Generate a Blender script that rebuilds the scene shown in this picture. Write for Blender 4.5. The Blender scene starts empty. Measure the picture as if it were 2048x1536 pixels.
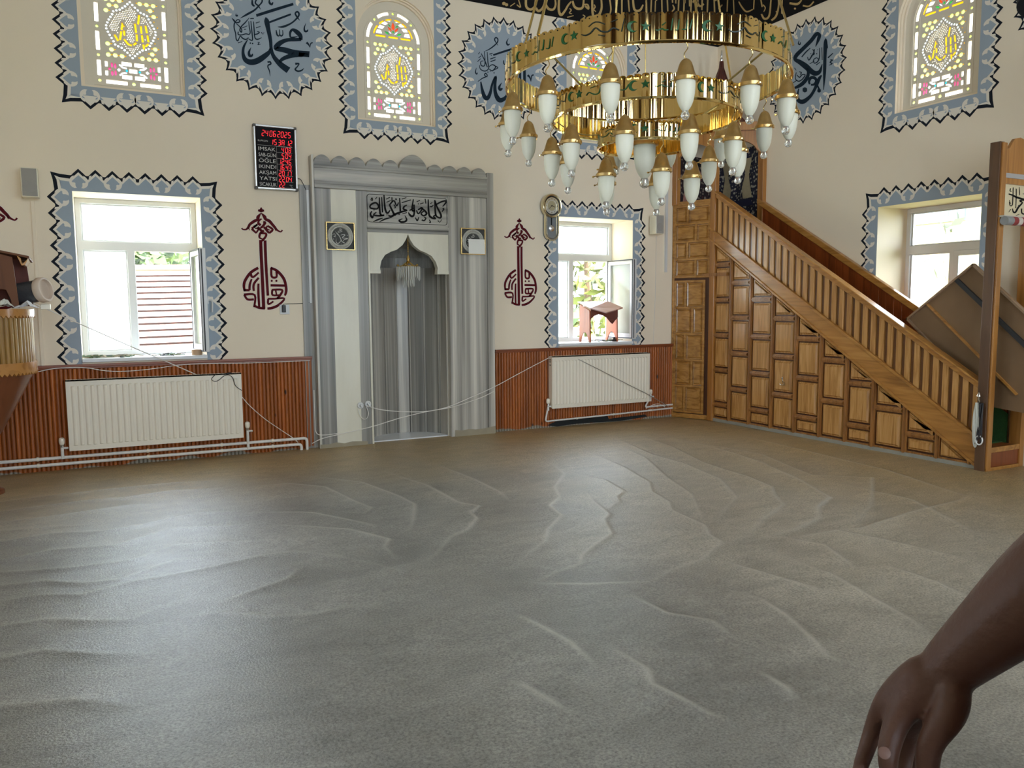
import bpy, bmesh, math, random
import numpy as np
from mathutils import Vector, Matrix
from mathutils.geometry import tessellate_polygon, delaunay_2d_cdt

SC = bpy.context.scene
COL = SC.collection
random.seed(7)
PI = math.pi

# ------------------------------------------------------------------ camera
CX, CY, FPX = 1024.0, 768.0, 1579.06
CAM = Vector((0.0, 0.0, 1.5))
RM = Matrix(((0.88965723, -0.05114954, 0.45375515),
             (-0.45657336, -0.08413514, 0.88569862),
             (-0.00712633, -0.99514069, -0.09820495)))   # columns: right, down, forward
cam_data = bpy.data.cameras.new('camera')
cam_data.sensor_width = 36.0
cam_data.lens = FPX / 2048.0 * 36.0
cam_data.clip_start = 0.05
cam_data.clip_end = 300
cam = bpy.data.objects.new('camera', cam_data)
COL.objects.link(cam)
_r, _d, _f = RM.col[0], RM.col[1], RM.col[2]
cam.matrix_world = Matrix(((_r[0], -_d[0], -_f[0], CAM[0]), (_r[1], -_d[1], -_f[1], CAM[1]),
                           (_r[2], -_d[2], -_f[2], CAM[2]), (0, 0, 0, 1)))
SC.camera = cam

# ------------------------------------------------------------------ world, sun, exposure
world = bpy.data.worlds.new('sky')
SC.world = world
world.use_nodes = True
_bg = world.node_tree.nodes['Background']
_bg.inputs[0].default_value = (0.77, 0.87, 1.0, 1)
_bg.inputs[1].default_value = 9.0
sun = bpy.data.lights.new('sun', 'SUN')
sun.energy = 17.0
sun.angle = 0.01
sun.color = (1.0, 0.93, 0.82)
sun_o = bpy.data.objects.new('sun', sun)
COL.objects.link(sun_o)
_sd = Vector((0.62, -0.55, 1.10)).normalized()          # direction towards the sun: beyond the right wall, high
sun_o.rotation_euler = _sd.to_track_quat('Z', 'Y').to_euler()
sun_o.location = (20, 0, 20)
SC.view_settings.view_transform = 'Standard'
SC.view_settings.look = 'None'
SC.view_settings.gamma = 1.0
SC.view_settings.exposure = 1.12
SC.view_settings.use_curve_mapping = False
try:
    cy = SC.cycles
    cy.use_denoising = True
    cy.max_bounces = 10
    cy.diffuse_bounces = 6
    cy.glossy_bounces = 4
    cy.transmission_bounces = 6
    cy.transparent_max_bounces = 12
    cy.caustics_reflective = False
    cy.caustics_refractive = False
    cy.sample_clamp_indirect = 8.0
except Exception:
    pass


def portal(loc, direction, w, h):
    """Daylight portal in a window opening: steers sky light in, emits nothing itself."""
    l = bpy.data.lights.new('daylight_portal', 'AREA')
    l.shape = 'RECTANGLE'
    l.size = w
    l.size_y = h
    l.cycles.is_portal = True
    o = bpy.data.objects.new('daylight_portal', l)
    COL.objects.link(o)
    o.location = loc
    o.rotation_euler = Vector(direction).to_track_quat('-Z', 'Z').to_euler()
    return o


D = 8.45      # qibla wall plane (Y)
XR = 7.45     # right wall plane (X)
XL = -1.42    # left wall plane
YB = -2.6     # rear wall plane
ZC = 6.6      # ceiling
TH = 0.62     # wall thickness
XM = 6.94     # side plane of the minbar

for (c, z0, z1) in ((0.34, 1.03, 2.585), (5.535, 1.03, 2.585)):
    portal((c, D + TH, (z0 + z1) / 2), (0, -1, 0), 1.1, z1 - z0)
LW = [(5.31, 0.98, 2.53), (2.75, 0.98, 2.53)]
for (c, z0, z1) in LW:
    if c > 5:
        portal((XR + TH, c, (z0 + z1) / 2), (-1, 0, 0), 1.14, z1 - z0)
    portal((XL - TH, c, (z0 + z1) / 2), (1, 0, 0), 1.14, z1 - z0)
BW = [(0.34, 0.9, 2.7), (3.02, 0.9, 2.7), (5.7, 0.9, 2.7)]      # unseen rear window bays, added to let in fill daylight
for (c, z0, z1) in BW:
    portal((c, YB - TH, (z0 + z1) / 2), (0, 1, 0), 1.4, z1 - z0)
    portal((c, YB - TH, 4.2), (0, 1, 0), 1.1, 1.6)


# ------------------------------------------------------------------ geometry helpers
def ray(x, y):
    return RM @ Vector((x - CX, y - CY, FPX))


def P(x, y, ax, v):
    """Point of the photograph carried onto the plane ax = v of the room."""
    i = 'XYZ'.index(ax)
    d = ray(x, y)
    return CAM + d * ((v - CAM[i]) / d[i])


def Pd(x, y, depth):
    d = ray(x, y)
    return CAM + d * (depth / FPX)


class Frame:
    def __init__(s, o, u, v, n):
        s.o, s.u, s.v, s.n = Vector(o), Vector(u), Vector(v), Vector(n)

    def __call__(s, u, v, n=0.0):
        return s.o + s.u * u + s.v * v + s.n * n


WQ = Frame((0, D, 0), (1, 0, 0), (0, 0, 1), (0, -1, 0))       # qibla wall, u = X
WR = Frame((XR, 0, 0), (0, -1, 0), (0, 0, 1), (-1, 0, 0))     # right wall, u = -Y
WL = Frame((XL, 0, 0), (0, 1, 0), (0, 0, 1), (1, 0, 0))
WF = Frame((0, YB, 0), (-1, 0, 0), (0, 0, 1), (0, 1, 0))
MS = Frame((XM, 0, 0), (0, -1, 0), (0, 0, 1), (-1, 0, 0))     # minbar side


def fill2d(loops):
    """Triangulate an outline with holes: (points, triangles)."""
    ls = [V2(l) for l in loops]
    pts = [p for l in ls for p in l]
    if len(ls) < 12:
        return pts, tessellate_polygon(ls)
    ed = []
    b = 0
    for l in ls:
        k = len(l)
        ed += [(b + i, b + (i + 1) % k) for i in range(k)]
        b += k
    v, e, f, ov, oe, of = delaunay_2d_cdt([Vector((p.x, p.y)) for p in pts], ed, [], 1, 1e-7, True)
    bbs = [(min(p.x for p in l), max(p.x for p in l), min(p.y for p in l), max(p.y for p in l)) for l in ls]

    def inside(l, x, y):
        r = False
        for k in range(len(l)):
            a, c = l[k - 1], l[k]
            if (a.y > y) != (c.y > y) and x < (c.x - a.x) * (y - a.y) / (c.y - a.y) + a.x:
                r = not r
        return r
    tri = []
    for t in f:
        x = sum(v[q].x for q in t) / len(t)
        y = sum(v[q].y for q in t) / len(t)
        if inside(ls[0], x, y) and not any(q[0] < x < q[1] and q[2] < y < q[3] and inside(l, x, y) for l, q in zip(ls[1:], bbs[1:])):
            tri.append(tuple(t))
    return [Vector((p.x, p.y, 0)) for p in v], tri


def V2(l):
    return [Vector((p[0], p[1], 0)) for p in l]


class MB:
    """Collects verts and faces; build() links them as ONE mesh object."""
    def __init__(s):
        s.v, s.f, s.m = [], [], []

    def add(s, verts, faces, mi=0):
        b = len(s.v)
        s.v += [Vector(p) for p in verts]
        for f in faces:
            s.f.append(tuple(b + i for i in f))
            s.m.append(mi)
        return s

    def box(s, a, b, mi=0):
        (x0, y0, z0), (x1, y1, z1) = a, b
        vs = [(x0, y0, z0), (x1, y0, z0), (x1, y1, z0), (x0, y1, z0), (x0, y0, z1), (x1, y0, z1), (x1, y1, z1), (x0, y1, z1)]
        return s.add(vs, [(3, 2, 1, 0), (4, 5, 6, 7), (0, 1, 5, 4), (1, 2, 6, 5), (2, 3, 7, 6), (3, 0, 4, 7)], mi)

    def fbox(s, F, u0, u1, v0, v1, n0, n1, mi=0):
        vs = [F(u, v, n) for n in (n0, n1) for (u, v) in ((u0, v0), (u1, v0), (u1, v1), (u0, v1))]
        return s.add(vs, [(3, 2, 1, 0), (4, 5, 6, 7), (0, 1, 5, 4), (1, 2, 6, 5), (2, 3, 7, 6), (3, 0, 4, 7)], mi)

    def flat(s, loops, F, n=0.0, mi=0):
        pts, tri = fill2d(loops)
        return s.add([F(p.x, p.y, n) for p in pts], [tuple(t) for t in tri], mi)

    def solid(s, loops, F, n0, n1, mi=0):
        """Prism of a 2D outline (further loops are holes) between offsets n0 and n1."""
        pts, tri = fill2d(loops)
        loops = [V2(l) for l in loops]
        N = len(pts)
        vs = [F(p.x, p.y, n0) for p in pts] + [F(p.x, p.y, n1) for p in pts]
        fs = [tuple(t) for t in tri] + [tuple(N + i for i in reversed(t)) for t in tri]
        if len(loops) < 12:
            b = 0
            for l in loops:
                k = len(l)
                for i in range(k):
                    j = (i + 1) % k
                    fs.append((b + i, b + j, N + b + j, N + b + i))
                b += k
            return s.add(vs, fs, mi)
        b = 2 * N
        for l in loops:
            k = len(l)
            vs += [F(p.x, p.y, n0) for p in l] + [F(p.x, p.y, n1) for p in l]
            for i in range(k):
                j = (i + 1) % k
                fs.append((b + i, b + j, b + k + j, b + k + i))
            b += 2 * k
        return s.add(vs, fs, mi)

    def raised(s, loop, F, n0, n1, inset, mi=0):
        """Raised-and-fielded panel: outline at n0, inset outline at n1."""
        c = Vector((sum(p[0] for p in loop) / len(loop), sum(p[1] for p in loop) / len(loop)))
        k = len(loop)
        inn = offset_loop(loop, inset)
        vs = [F(p[0], p[1], n0) for p in loop] + [F(p[0], p[1], n1) for p in inn]
        fs = [tuple(range(k, 2 * k))] + [(i, (i + 1) % k, k + (i + 1) % k, k + i) for i in range(k)]
        return s.add(vs, fs, mi)

    def tube(s, pts, r, seg=8, mi=0, caps=True):
        pts = [Vector(p) for p in pts]
        n = len(pts)
        rr = r if isinstance(r, (list, tuple)) else [r] * n
        rings = []
        up = Vector((0, 0, 1))
        t0 = (pts[1] - pts[0]).normalized()
        if abs(t0.dot(up)) > 0.95:
            up = Vector((1, 0, 0))
        a = t0.cross(up).normalized()
        for i in range(n):
            t = (pts[min(i + 1, n - 1)] - pts[max(i - 1, 0)]).normalized()
            a = (a - t * a.dot(t)).normalized()
            b = t.cross(a)
            rings.append([pts[i] + (a * math.cos(2 * PI * k / seg) + b * math.sin(2 * PI * k / seg)) * rr[i] for k in range(seg)])
        vs = [p for q in rings for p in q]
        fs = [(i * seg + k, i * seg + (k + 1) % seg, (i + 1) * seg + (k + 1) % seg, (i + 1) * seg + k)
              for i in range(n - 1) for k in range(seg)]
        if caps:
            fs += [tuple(reversed(range(seg))), tuple(range((n - 1) * seg, n * seg))]
        return s.add(vs, fs, mi)

    def lathe(s, prof, c=(0, 0, 0), seg=24, mi=0, axis=None):
        """prof: (radius, height) pairs turned about the vertical through c (or about axis)."""
        c = Vector(c)
        if axis is None:
            A, B, Cc = Vector((1, 0, 0)), Vector((0, 1, 0)), Vector((0, 0, 1))
        else:
            Cc = Vector(axis).normalized()
            A = Cc.orthogonal().normalized()
            B = Cc.cross(A)
        n = len(prof)
        vs = [c + (A * math.cos(2 * PI * k / seg) + B * math.sin(2 * PI * k / seg)) * max(r, 1e-5) + Cc * h for (r, h) in prof for k in range(seg)]
        fs = [(i * seg + k, i * seg + (k + 1) % seg, (i + 1) * seg + (k + 1) % seg, (i + 1) * seg + k)
              for i in range(n - 1) for k in range(seg)]
        if prof[0][0] > 1e-4:
            fs.append(tuple(reversed(range(seg))))
        if prof[-1][0] > 1e-4:
            fs.append(tuple(range((n - 1) * seg, n * seg)))
        return s.add(vs, fs, mi)

    def strip(s, prof, F, v0, v1, mi=0, closed=False):
        """Open profile of (u, n) pairs swept from v0 to v1."""
        k = len(prof)
        vs = [F(u, v0, n) for (u, n) in prof] + [F(u, v1, n) for (u, n) in prof]
        fs = [(i, i + 1, k + i + 1, k + i) for i in range(k - 1)]
        if closed:
            fs.append((k - 1, 0, k, 2 * k - 1))
        return s.add(vs, fs, mi)

    def ribbon(s, stroke, fn, sub=4, mi=0, wmul=1.0):
        """Brush stroke: (x, y, width) points, smoothed, carried to the surface by fn(x, y)."""
        pts = [Vector(p) for p in stroke]
        if len(pts) > 2 and sub > 1:
            q = []
            for i in range(len(pts) - 1):
                p0 = pts[max(i - 1, 0)]; p1 = pts[i]; p2 = pts[i + 1]; p3 = pts[min(i + 2, len(pts) - 1)]
                for k in range(sub):
                    t = k / sub
                    q.append(0.5 * ((2 * p1) + (p2 - p0) * t + (2 * p0 - 5 * p1 + 4 * p2 - p3) * t * t + (3 * p1 - p0 - 3 * p2 + p3) * t ** 3))
            q.append(pts[-1])
            pts = q
        L, Rr = [], []
        n = len(pts)
        for i in range(n):
            d = pts[min(i + 1, n - 1)] - pts[max(i - 1, 0)]
            d = Vector((d.x, d.y))
            if d.length < 1e-6:
                d = Vector((1, 0))
            d.normalize()
            w = max(pts[i].z, 1.0) * 0.5 * wmul
            L.append(fn(pts[i].x - d.y * w, pts[i].y + d.x * w))
            Rr.append(fn(pts[i].x + d.y * w, pts[i].y - d.x * w))
        return s.add(L + Rr, [(i, i + 1, n + i + 1, n + i) for i in range(n - 1)], mi)

    def build(s, name, mats, parent=None, smooth=False, bevel=0.0, angle=35, recalc=True):
        off = Vector(LOC.get(parent.name, (0, 0, 0))) if parent else Vector((0, 0, 0))
        me = bpy.data.meshes.new(name)
        me.from_pydata([p - off for p in s.v], [], s.f)
        mats = mats if isinstance(mats, (list, tuple)) else [mats]
        for m in mats:
            me.materials.append(m)
        if len(mats) > 1:
            me.polygons.foreach_set('material_index', s.m)
        if recalc:
            bm = bmesh.new(); bm.from_mesh(me)
            bmesh.ops.recalc_face_normals(bm, faces=bm.faces)
            bm.to_mesh(me); bm.free()
        if smooth:
            me.shade_smooth()
            me.set_sharp_from_angle(angle=math.radians(angle))
        me.update()
        o = bpy.data.objects.new(name, me)
        COL.objects.link(o)
        if parent:
            o.parent = parent
            LOC[o.name] = LOC.get(parent.name, (0, 0, 0))
        if bevel:
            b = o.modifiers.new('bevel', 'BEVEL')
            b.width = bevel; b.segments = 2; b.limit_method = 'ANGLE'
        return o


LOC = {}     # world position of each parent's own origin


def offset_loop(loop, d):
    """Inward parallel offset of a convex-ish outline."""
    if len(loop) == 3:
        a, b, c = (Vector(p[:2]) for p in loop)
        la, lb, lc = (b - c).length, (c - a).length, (a - b).length
        per = la + lb + lc
        ctr = (a * la + b * lb + c * lc) / per
        r = abs((b - a).x * (c - a).y - (b - a).y * (c - a).x) / per
        k = max(1 - d / r, 0.25)
        return [tuple(ctr + (p - ctr) * k) for p in (a, b, c)]
    n = len(loop)
    area = sum(loop[i][0] * loop[(i + 1) % n][1] - loop[(i + 1) % n][0] * loop[i][1] for i in range(n))
    sg = 1 if area > 0 else -1
    out = []
    for i in range(n):
        p, a, b = Vector(loop[i][:2]), Vector(loop[i - 1][:2]), Vector(loop[(i + 1) % n][:2])
        d1 = (p - a).normalized(); d2 = (b - p).normalized()
        n1 = Vector((-d1.y, d1.x)) * sg; n2 = Vector((-d2.y, d2.x)) * sg
        m = n1 + n2
        k = m.length_squared
        out.append(tuple(p + (m * (2 * d / k) if k > 1e-6 else n1 * d)))
    return out


def thing(name, label, cat, loc=(0, 0, 0), group=None, kind=None):
    o = bpy.data.objects.new(name, None)
    o.empty_display_size = 0.1
    COL.objects.link(o)
    o.location = loc
    LOC[o.name] = tuple(loc)
    if kind:
        o['kind'] = kind
    if label:
        o['label'] = label
    if cat:
        o['category'] = cat
    if group:
        o['group'] = group
    return o


def tag(o, label, cat, group=None, kind=None):
    if label:
        o['label'] = label
    if cat:
        o['category'] = cat
    if group:
        o['group'] = group
    if kind:
        o['kind'] = kind
    return o


def struct(o):
    o['kind'] = 'structure'
    return o


def arc(cx, cy, r, a0, a1, n, ry=None):
    ry = r if ry is None else ry
    return [(cx + r * math.cos(math.radians(a0 + (a1 - a0) * i / n)), cy + ry * math.sin(math.radians(a0 + (a1 - a0) * i / n))) for i in range(n + 1)]


def circ(cx, cy, r, n=12, ry=None):
    return arc(cx, cy, r, 0, 360, n, ry)[:-1]


def rect(u0, u1, v0, v1):
    return [(u0, v0), (u1, v0), (u1, v1), (u0, v1)]


def sag(a, b, drop, n=12):
    a, b = Vector(a), Vector(b)
    return [a.lerp(b, i / n) - Vector((0, 0, drop * 4 * (i / n) * (1 - i / n))) for i in range(n + 1)]


def text_loops(body, size=1.0):
    """Latin lettering with the built-in font as a flat mesh: (verts2d, faces, width)."""
    cu = bpy.data.curves.new('lettering', 'FONT')
    cu.body = body
    cu.size = size
    cu.resolution_u = 3
    o = bpy.data.objects.new('lettering', cu)
    me = o.to_mesh()
    vs = [(v.co.x, v.co.y) for v in me.vertices]
    fs = [tuple(p.vertices) for p in me.polygons]
    o.to_mesh_clear()
    bpy.data.objects.remove(o)
    bpy.data.curves.remove(cu)
    x0 = min(v[0] for v in vs); x1 = max(v[0] for v in vs)
    return [(v[0] - x0, v[1]) for v in vs], fs, x1 - x0


# ------------------------------------------------------------------ materials
def nmat(name):
    m = bpy.data.materials.new(name)
    m.use_nodes = True
    nt = m.node_tree
    b = nt.nodes['Principled BSDF']
    return m, nt, b


def mat(name, col, rough=0.5, metal=0.0, var=0.0, scale=8.0, bump=0.0, bscale=60.0, coat=0.0, spec=None, trans=0.0):
    m, nt, b = nmat(name)
    b.inputs['Base Color'].default_value = (*col, 1)
    b.inputs['Roughness'].default_value = rough
    b.inputs['Metallic'].default_value = metal
    b.inputs['Coat Weight'].default_value = coat
    b.inputs['Coat Roughness'].default_value = 0.15
    if spec is not None:
        b.inputs['Specular IOR Level'].default_value = spec
    if trans:
        b.inputs['Transmission Weight'].default_value = trans
    tc = nt.nodes.new('ShaderNodeTexCoord')
    if var:
        nz = nt.nodes.new('ShaderNodeTexNoise')
        nz.inputs['Scale'].default_value = scale
        nz.inputs['Detail'].default_value = 4
        nt.links.new(tc.outputs['Object'], nz.inputs['Vector'])
        mx = nt.nodes.new('ShaderNodeMix'); mx.data_type = 'RGBA'
        mx.inputs[6].default_value = tuple(max(c * (1 - var), 0) for c in col) + (1,)
        mx.inputs[7].default_value = tuple(min(c * (1 + var), 1) for c in col) + (1,)
        nt.links.new(nz.outputs['Fac'], mx.inputs[0])
        nt.links.new(mx.outputs[2], b.inputs['Base Color'])
    if bump:
        nb = nt.nodes.new('ShaderNodeTexNoise')
        nb.inputs['Scale'].default_value = bscale
        nb.inputs['Detail'].default_value = 3
        nt.links.new(tc.outputs['Object'], nb.inputs['Vector'])
        bp = nt.nodes.new('ShaderNodeBump')
        bp.inputs['Strength'].default_value = bump
        bp.inputs['Distance'].default_value = 0.01
        nt.links.new(nb.outputs['Fac'], bp.inputs['Height'])
        nt.links.new(bp.outputs['Normal'], b.inputs['Normal'])
    return m


def ramp(nt, stops):
    r = nt.nodes.new('ShaderNodeValToRGB')
    e = r.color_ramp.elements
    while len(e) < len(stops):
        e.new(0.5)
    for k, (p, c) in enumerate(stops):
        e[k].position = p
        e[k].color = (*c, 1)
    return r


def wood(name, c1, c2, c3=None, axis=2, sc=14.0, rough=0.32, coat=0.25, strip=None, knots=False, mud=False):
    """Grained varnished wood; grain runs along axis. strip=(axis, pitch): each strip its own tone."""
    m, nt, b = nmat(name)
    N, L = nt.nodes.new, nt.links.new
    tc = N('ShaderNodeTexCoord')
    mp = N('ShaderNodeMapping')
    s = [sc, sc, sc]
    s[axis] = sc * 0.07
    mp.inputs['Scale'].default_value = s
    L(tc.outputs['Object'], mp.inputs['Vector'])
    nz = N('ShaderNodeTexNoise'); nz.inputs['Scale'].default_value = 1.6; nz.inputs['Detail'].default_value = 6
    nz.inputs['Distortion'].default_value = 1.2
    vec = mp.outputs['Vector']
    if strip:
        sx = N('ShaderNodeSeparateXYZ'); L(tc.outputs['Object'], sx.inputs[0])
        d = N('ShaderNodeMath'); d.operation = 'DIVIDE'; d.inputs[1].default_value = strip[1]
        L(sx.outputs[strip[0]], d.inputs[0])
        fl = N('ShaderNodeMath'); fl.operation = 'FLOOR'; L(d.outputs[0], fl.inputs[0])
        wn = N('ShaderNodeTexWhiteNoise'); wn.noise_dimensions = '1D'; L(fl.outputs[0], wn.inputs['W'])
        va = N('ShaderNodeVectorMath'); va.operation = 'MULTIPLY_ADD'
        L(wn.outputs['Color'], va.inputs[0]); va.inputs[1].default_value = (20, 20, 20); L(vec, va.inputs[2])
        vec = va.outputs[0]
    L(vec, nz.inputs['Vector'])
    r = ramp(nt, [(0.3, c1), (0.52, c2), (0.72, c3 or c2)])
    L(nz.outputs['Fac'], r.inputs[0])
    col = r.outputs[0]
    if strip:
        hv = N('ShaderNodeHueSaturation')
        mr = N('ShaderNodeMapRange'); mr.inputs[3].default_value = 0.72; mr.inputs[4].default_value = 1.2
        L(wn.outputs['Value'], mr.inputs[0]); L(mr.outputs[0], hv.inputs['Value']); L(col, hv.inputs['Color'])
        col = hv.outputs[0]
    if knots:
        vo = N('ShaderNodeTexVoronoi'); vo.inputs['Scale'].default_value = 3.2
        m2 = N('ShaderNodeMapping'); m2.inputs['Scale'].default_value = (2.2, 1, 0.8); L(tc.outputs['Object'], m2.inputs[0]); L(m2.outputs[0], vo.inputs['Vector'])
        lt = N('ShaderNodeMapRange'); lt.inputs[1].default_value = 0.05; lt.inputs[2].default_value = 0.09; lt.inputs[3].default_value = 1; lt.inputs[4].default_value = 0
        L(vo.outputs['Distance'], lt.inputs[0])
        mk = N('ShaderNodeMix'); mk.data_type = 'RGBA'; mk.inputs[7].default_value = (0.03, 0.008, 0.004, 1)
        L(lt.outputs[0], mk.inputs[0]); L(col, mk.inputs[6]); col = mk.outputs[2]
    if mud:      # cement splashed along the foot of the boards
        sz = N('ShaderNodeSeparateXYZ'); L(tc.outputs['Object'], sz.inputs[0])
        n2 = N('ShaderNodeTexNoise'); n2.inputs['Scale'].default_value = 3.0; n2.inputs['Detail'].default_value = 5; L(tc.outputs['Object'], n2.inputs['Vector'])
        a = N('ShaderNodeMath'); a.operation = 'MULTIPLY_ADD'; a.inputs[1].default_value = -0.16; L(n2.outputs['Fac'], a.inputs[0]); L(sz.outputs[2], a.inputs[2])
        lt2 = N('ShaderNodeMath'); lt2.operation = 'LESS_THAN'; lt2.inputs[1].default_value = -0.066; L(a.outputs[0], lt2.inputs[0])
        mm = N('ShaderNodeMix'); mm.data_type = 'RGBA'; mm.inputs[7].default_value = (0.26, 0.23, 0.18, 1)
        L(lt2.outputs[0], mm.inputs[0]); L(col, mm.inputs[6]); col = mm.outputs[2]
    L(col, b.inputs['Base Color'])
    b.inputs['Roughness'].default_value = rough
    b.inputs['Coat Weight'].default_value = coat
    b.inputs['Coat Roughness'].default_value = 0.12
    bp = N('ShaderNodeBump'); bp.inputs['Strength'].default_value = 0.12; bp.inputs['Distance'].default_value = 0.004
    L(nz.outputs['Fac'], bp.inputs['Height']); L(bp.outputs[0], b.inputs['Normal'])
    return m


def marble(name, lo, mid, hi, scale, rough=0.3):
    m, nt, b = nmat(name)
    N, L = nt.nodes.new, nt.links.new
    tc = N('ShaderNodeTexCoord'); mp = N('ShaderNodeMapping'); mp.inputs['Scale'].default_value = scale
    L(tc.outputs['Object'], mp.inputs['Vector'])
    nz = N('ShaderNodeTexNoise'); nz.inputs['Scale'].default_value = 1.0; nz.inputs['Detail'].default_value = 7
    nz.inputs['Roughness'].default_value = 0.62; nz.inputs['Distortion'].default_value = 0.25
    L(mp.outputs[0], nz.inputs['Vector'])
    r = ramp(nt, [(0.32, lo), (0.5, mid), (0.66, hi)])
    L(nz.outputs['Fac'], r.inputs[0]); L(r.outputs[0], b.inputs['Base Color'])
    b.inputs['Roughness'].default_value = rough
    return m


def glass(name, col=(1, 1, 1), frost=0.0):
    """Window pane: clear part lets the view through, frosted part scatters daylight."""
    m, nt, b = nmat(name)
    nt.nodes.remove(b)
    N, L = nt.nodes.new, nt.links.new
    out = [n for n in nt.nodes if n.type == 'OUTPUT_MATERIAL'][0]
    tr = N('ShaderNodeBsdfTransparent'); tr.inputs[0].default_value = (*col, 1)
    gl = N('ShaderNodeBsdfGlossy'); gl.inputs['Roughness'].default_value = 0.03
    fr = N('ShaderNodeFresnel'); fr.inputs[0].default_value = 1.45
    mx = N('ShaderNodeMixShader'); L(fr.outputs[0], mx.inputs[0]); L(tr.outputs[0], mx.inputs[1]); L(gl.outputs[0], mx.inputs[2])
    res = mx.outputs[0]
    if frost:
        tl = N('ShaderNodeBsdfTranslucent'); tl.inputs[0].default_value = (*col, 1)
        m2 = N('ShaderNodeMixShader'); m2.inputs[0].default_value = frost
        L(res, m2.inputs[1]); L(tl.outputs[0], m2.inputs[2]); res = m2.outputs[0]
    L(res, out.inputs['Surface'])
    return m


def gem(name, col):
    """Coloured cast glass lit from outside."""
    m, nt, b = nmat(name)
    nt.nodes.remove(b)
    N, L = nt.nodes.new, nt.links.new
    out = [n for n in nt.nodes if n.type == 'OUTPUT_MATERIAL'][0]
    tl = N('ShaderNodeBsdfTranslucent'); tl.inputs[0].default_value = (*col, 1)
    tr = N('ShaderNodeBsdfTransparent'); tr.inputs[0].default_value = (*col, 1)
    mx = N('ShaderNodeMixShader'); mx.inputs[0].default_value = 0.04
    L(tl.outputs[0], mx.inputs[1]); L(tr.outputs[0], mx.inputs[2]); L(mx.outputs[0], out.inputs['Surface'])
    return m


def emit(name, col, s):
    m, nt, b = nmat(name)
    b.inputs['Base Color'].default_value = (0.02, 0.0, 0.0, 1)
    b.inputs['Emission Color'].default_value = (*col, 1)
    b.inputs['Emission Strength'].default_value = s
    return m


M_WALL = mat('wall_plaster', (0.86, 0.745, 0.575), 0.75, var=0.03, scale=1.5, bump=0.06, bscale=120)
M_REARDARK = wood('dark_rear_boards', (0.05, 0.022, 0.01), (0.09, 0.04, 0.017), axis=2, sc=5, rough=0.5, coat=0.1)  # unseen rear wall, made dark for dark reflections in the brass
M_CEIL = mat('ceiling_plaster', (0.8, 0.78, 0.72), 0.8)
M_NAVY = mat('navy_paint', (0.010, 0.013, 0.020), 0.8, spec=0.2)
M_BLUE = mat('blue_grey_paint', (0.325, 0.385, 0.445), 0.7, var=0.05, scale=3)
M_CREAM = mat('cream_paint', (0.80, 0.74, 0.63), 0.6)
M_INK = mat('ink_blue_paint', (0.010, 0.022, 0.036), 0.8, spec=0.2)
M_CRIMSON = mat('crimson_paint', (0.10, 0.005, 0.009), 0.8, spec=0.2)
M_BLACK = mat('black_paint', (0.008, 0.007, 0.007), 0.8, spec=0.2)
M_GOLDP = mat('gold_paint', (0.50, 0.34, 0.13), 0.45, var=0.2, scale=6)
M_PVC = mat('white_plastic', (0.66, 0.655, 0.64), 0.3)
M_SEAL = mat('black_rubber', (0.02, 0.02, 0.022), 0.6)
M_SILL = mat('pale_sill_stone', (0.75, 0.76, 0.77), 0.3, var=0.06, scale=10)
M_STEEL = mat('steel', (0.7, 0.7, 0.7), 0.25, metal=1.0)
M_WAIN = wood('wainscot_pine', (0.24, 0.060, 0.010), (0.36, 0.095, 0.015), (0.44, 0.13, 0.02), axis=2, sc=9, strip=(0, 0.0372), knots=True, mud=True, rough=0.42, coat=0.05)
M_RAIL = wood('dado_rail_pine', (0.13, 0.03, 0.01), (0.24, 0.06, 0.018), axis=0, sc=16)
M_GLASS = glass('clear_pane', (0.97, 0.99, 0.98))
M_FROST = glass('frosted_pane', (0.93, 0.97, 0.96), frost=0.55)
# ================================================================== room shell
def arch_loop(c, half, z0, spring, n=18):
    return [(c - half, z0), (c + half, z0)] + arc(c, spring, half, 0, 180, n)


UPC = [(0.355, 3.54), (2.948, 3.497), (5.54, 3.497)]     # upper windows of the qibla wall: centre X, sill
UPH, UPS = 0.443, 4.38
URC = [(-5.28, 3.47)]                                     # upper window of the right wall (u = -Y)


def wall(name, F, u0, u1, holes, z0=-0.1, z1=ZC + 0.1, m=None):
    mb = MB()
    mb.solid([rect(u0, u1, z0, z1)] + holes, F, 0.0, -TH)
    return struct(mb.build(name, m or M_WALL))


wall('wall_back', WQ, XL - TH, XR + TH,
     [rect(-0.215, 0.89, 1.03, 2.585), rect(4.98, 6.09, 1.03, 2.585), rect(2.53, 3.49, -0.02, 2.42)] +
     [arch_loop(c, UPH, z, UPS) for (c, z) in UPC])
wall('wall_right', WR, -D, -YB,
     [rect(-c - 0.568, -c + 0.568, z0, z1) for (c, z0, z1) in LW[:1]] +
     [arch_loop(c, UPH, z, UPS) for (c, z) in URC])
wall('wall_left', WL, YB, D,
     [rect(c - 0.568, c + 0.568, z0, z1) for (c, z0, z1) in LW])
wall('wall_front', WF, -XR - TH, -XL + TH, [rect(-c - .7, -c + .7, z0, z1) for (c, z0, z1) in BW] + [arch_loop(-c, .55, 3.4, 4.45) for (c, z0, z1) in BW], m=M_REARDARK)
mb = MB(); mb.box((XL - TH, YB - TH, ZC), (XR + TH, D + TH, ZC + 0.15))
struct(mb.build('ceiling', M_CEIL))

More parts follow.
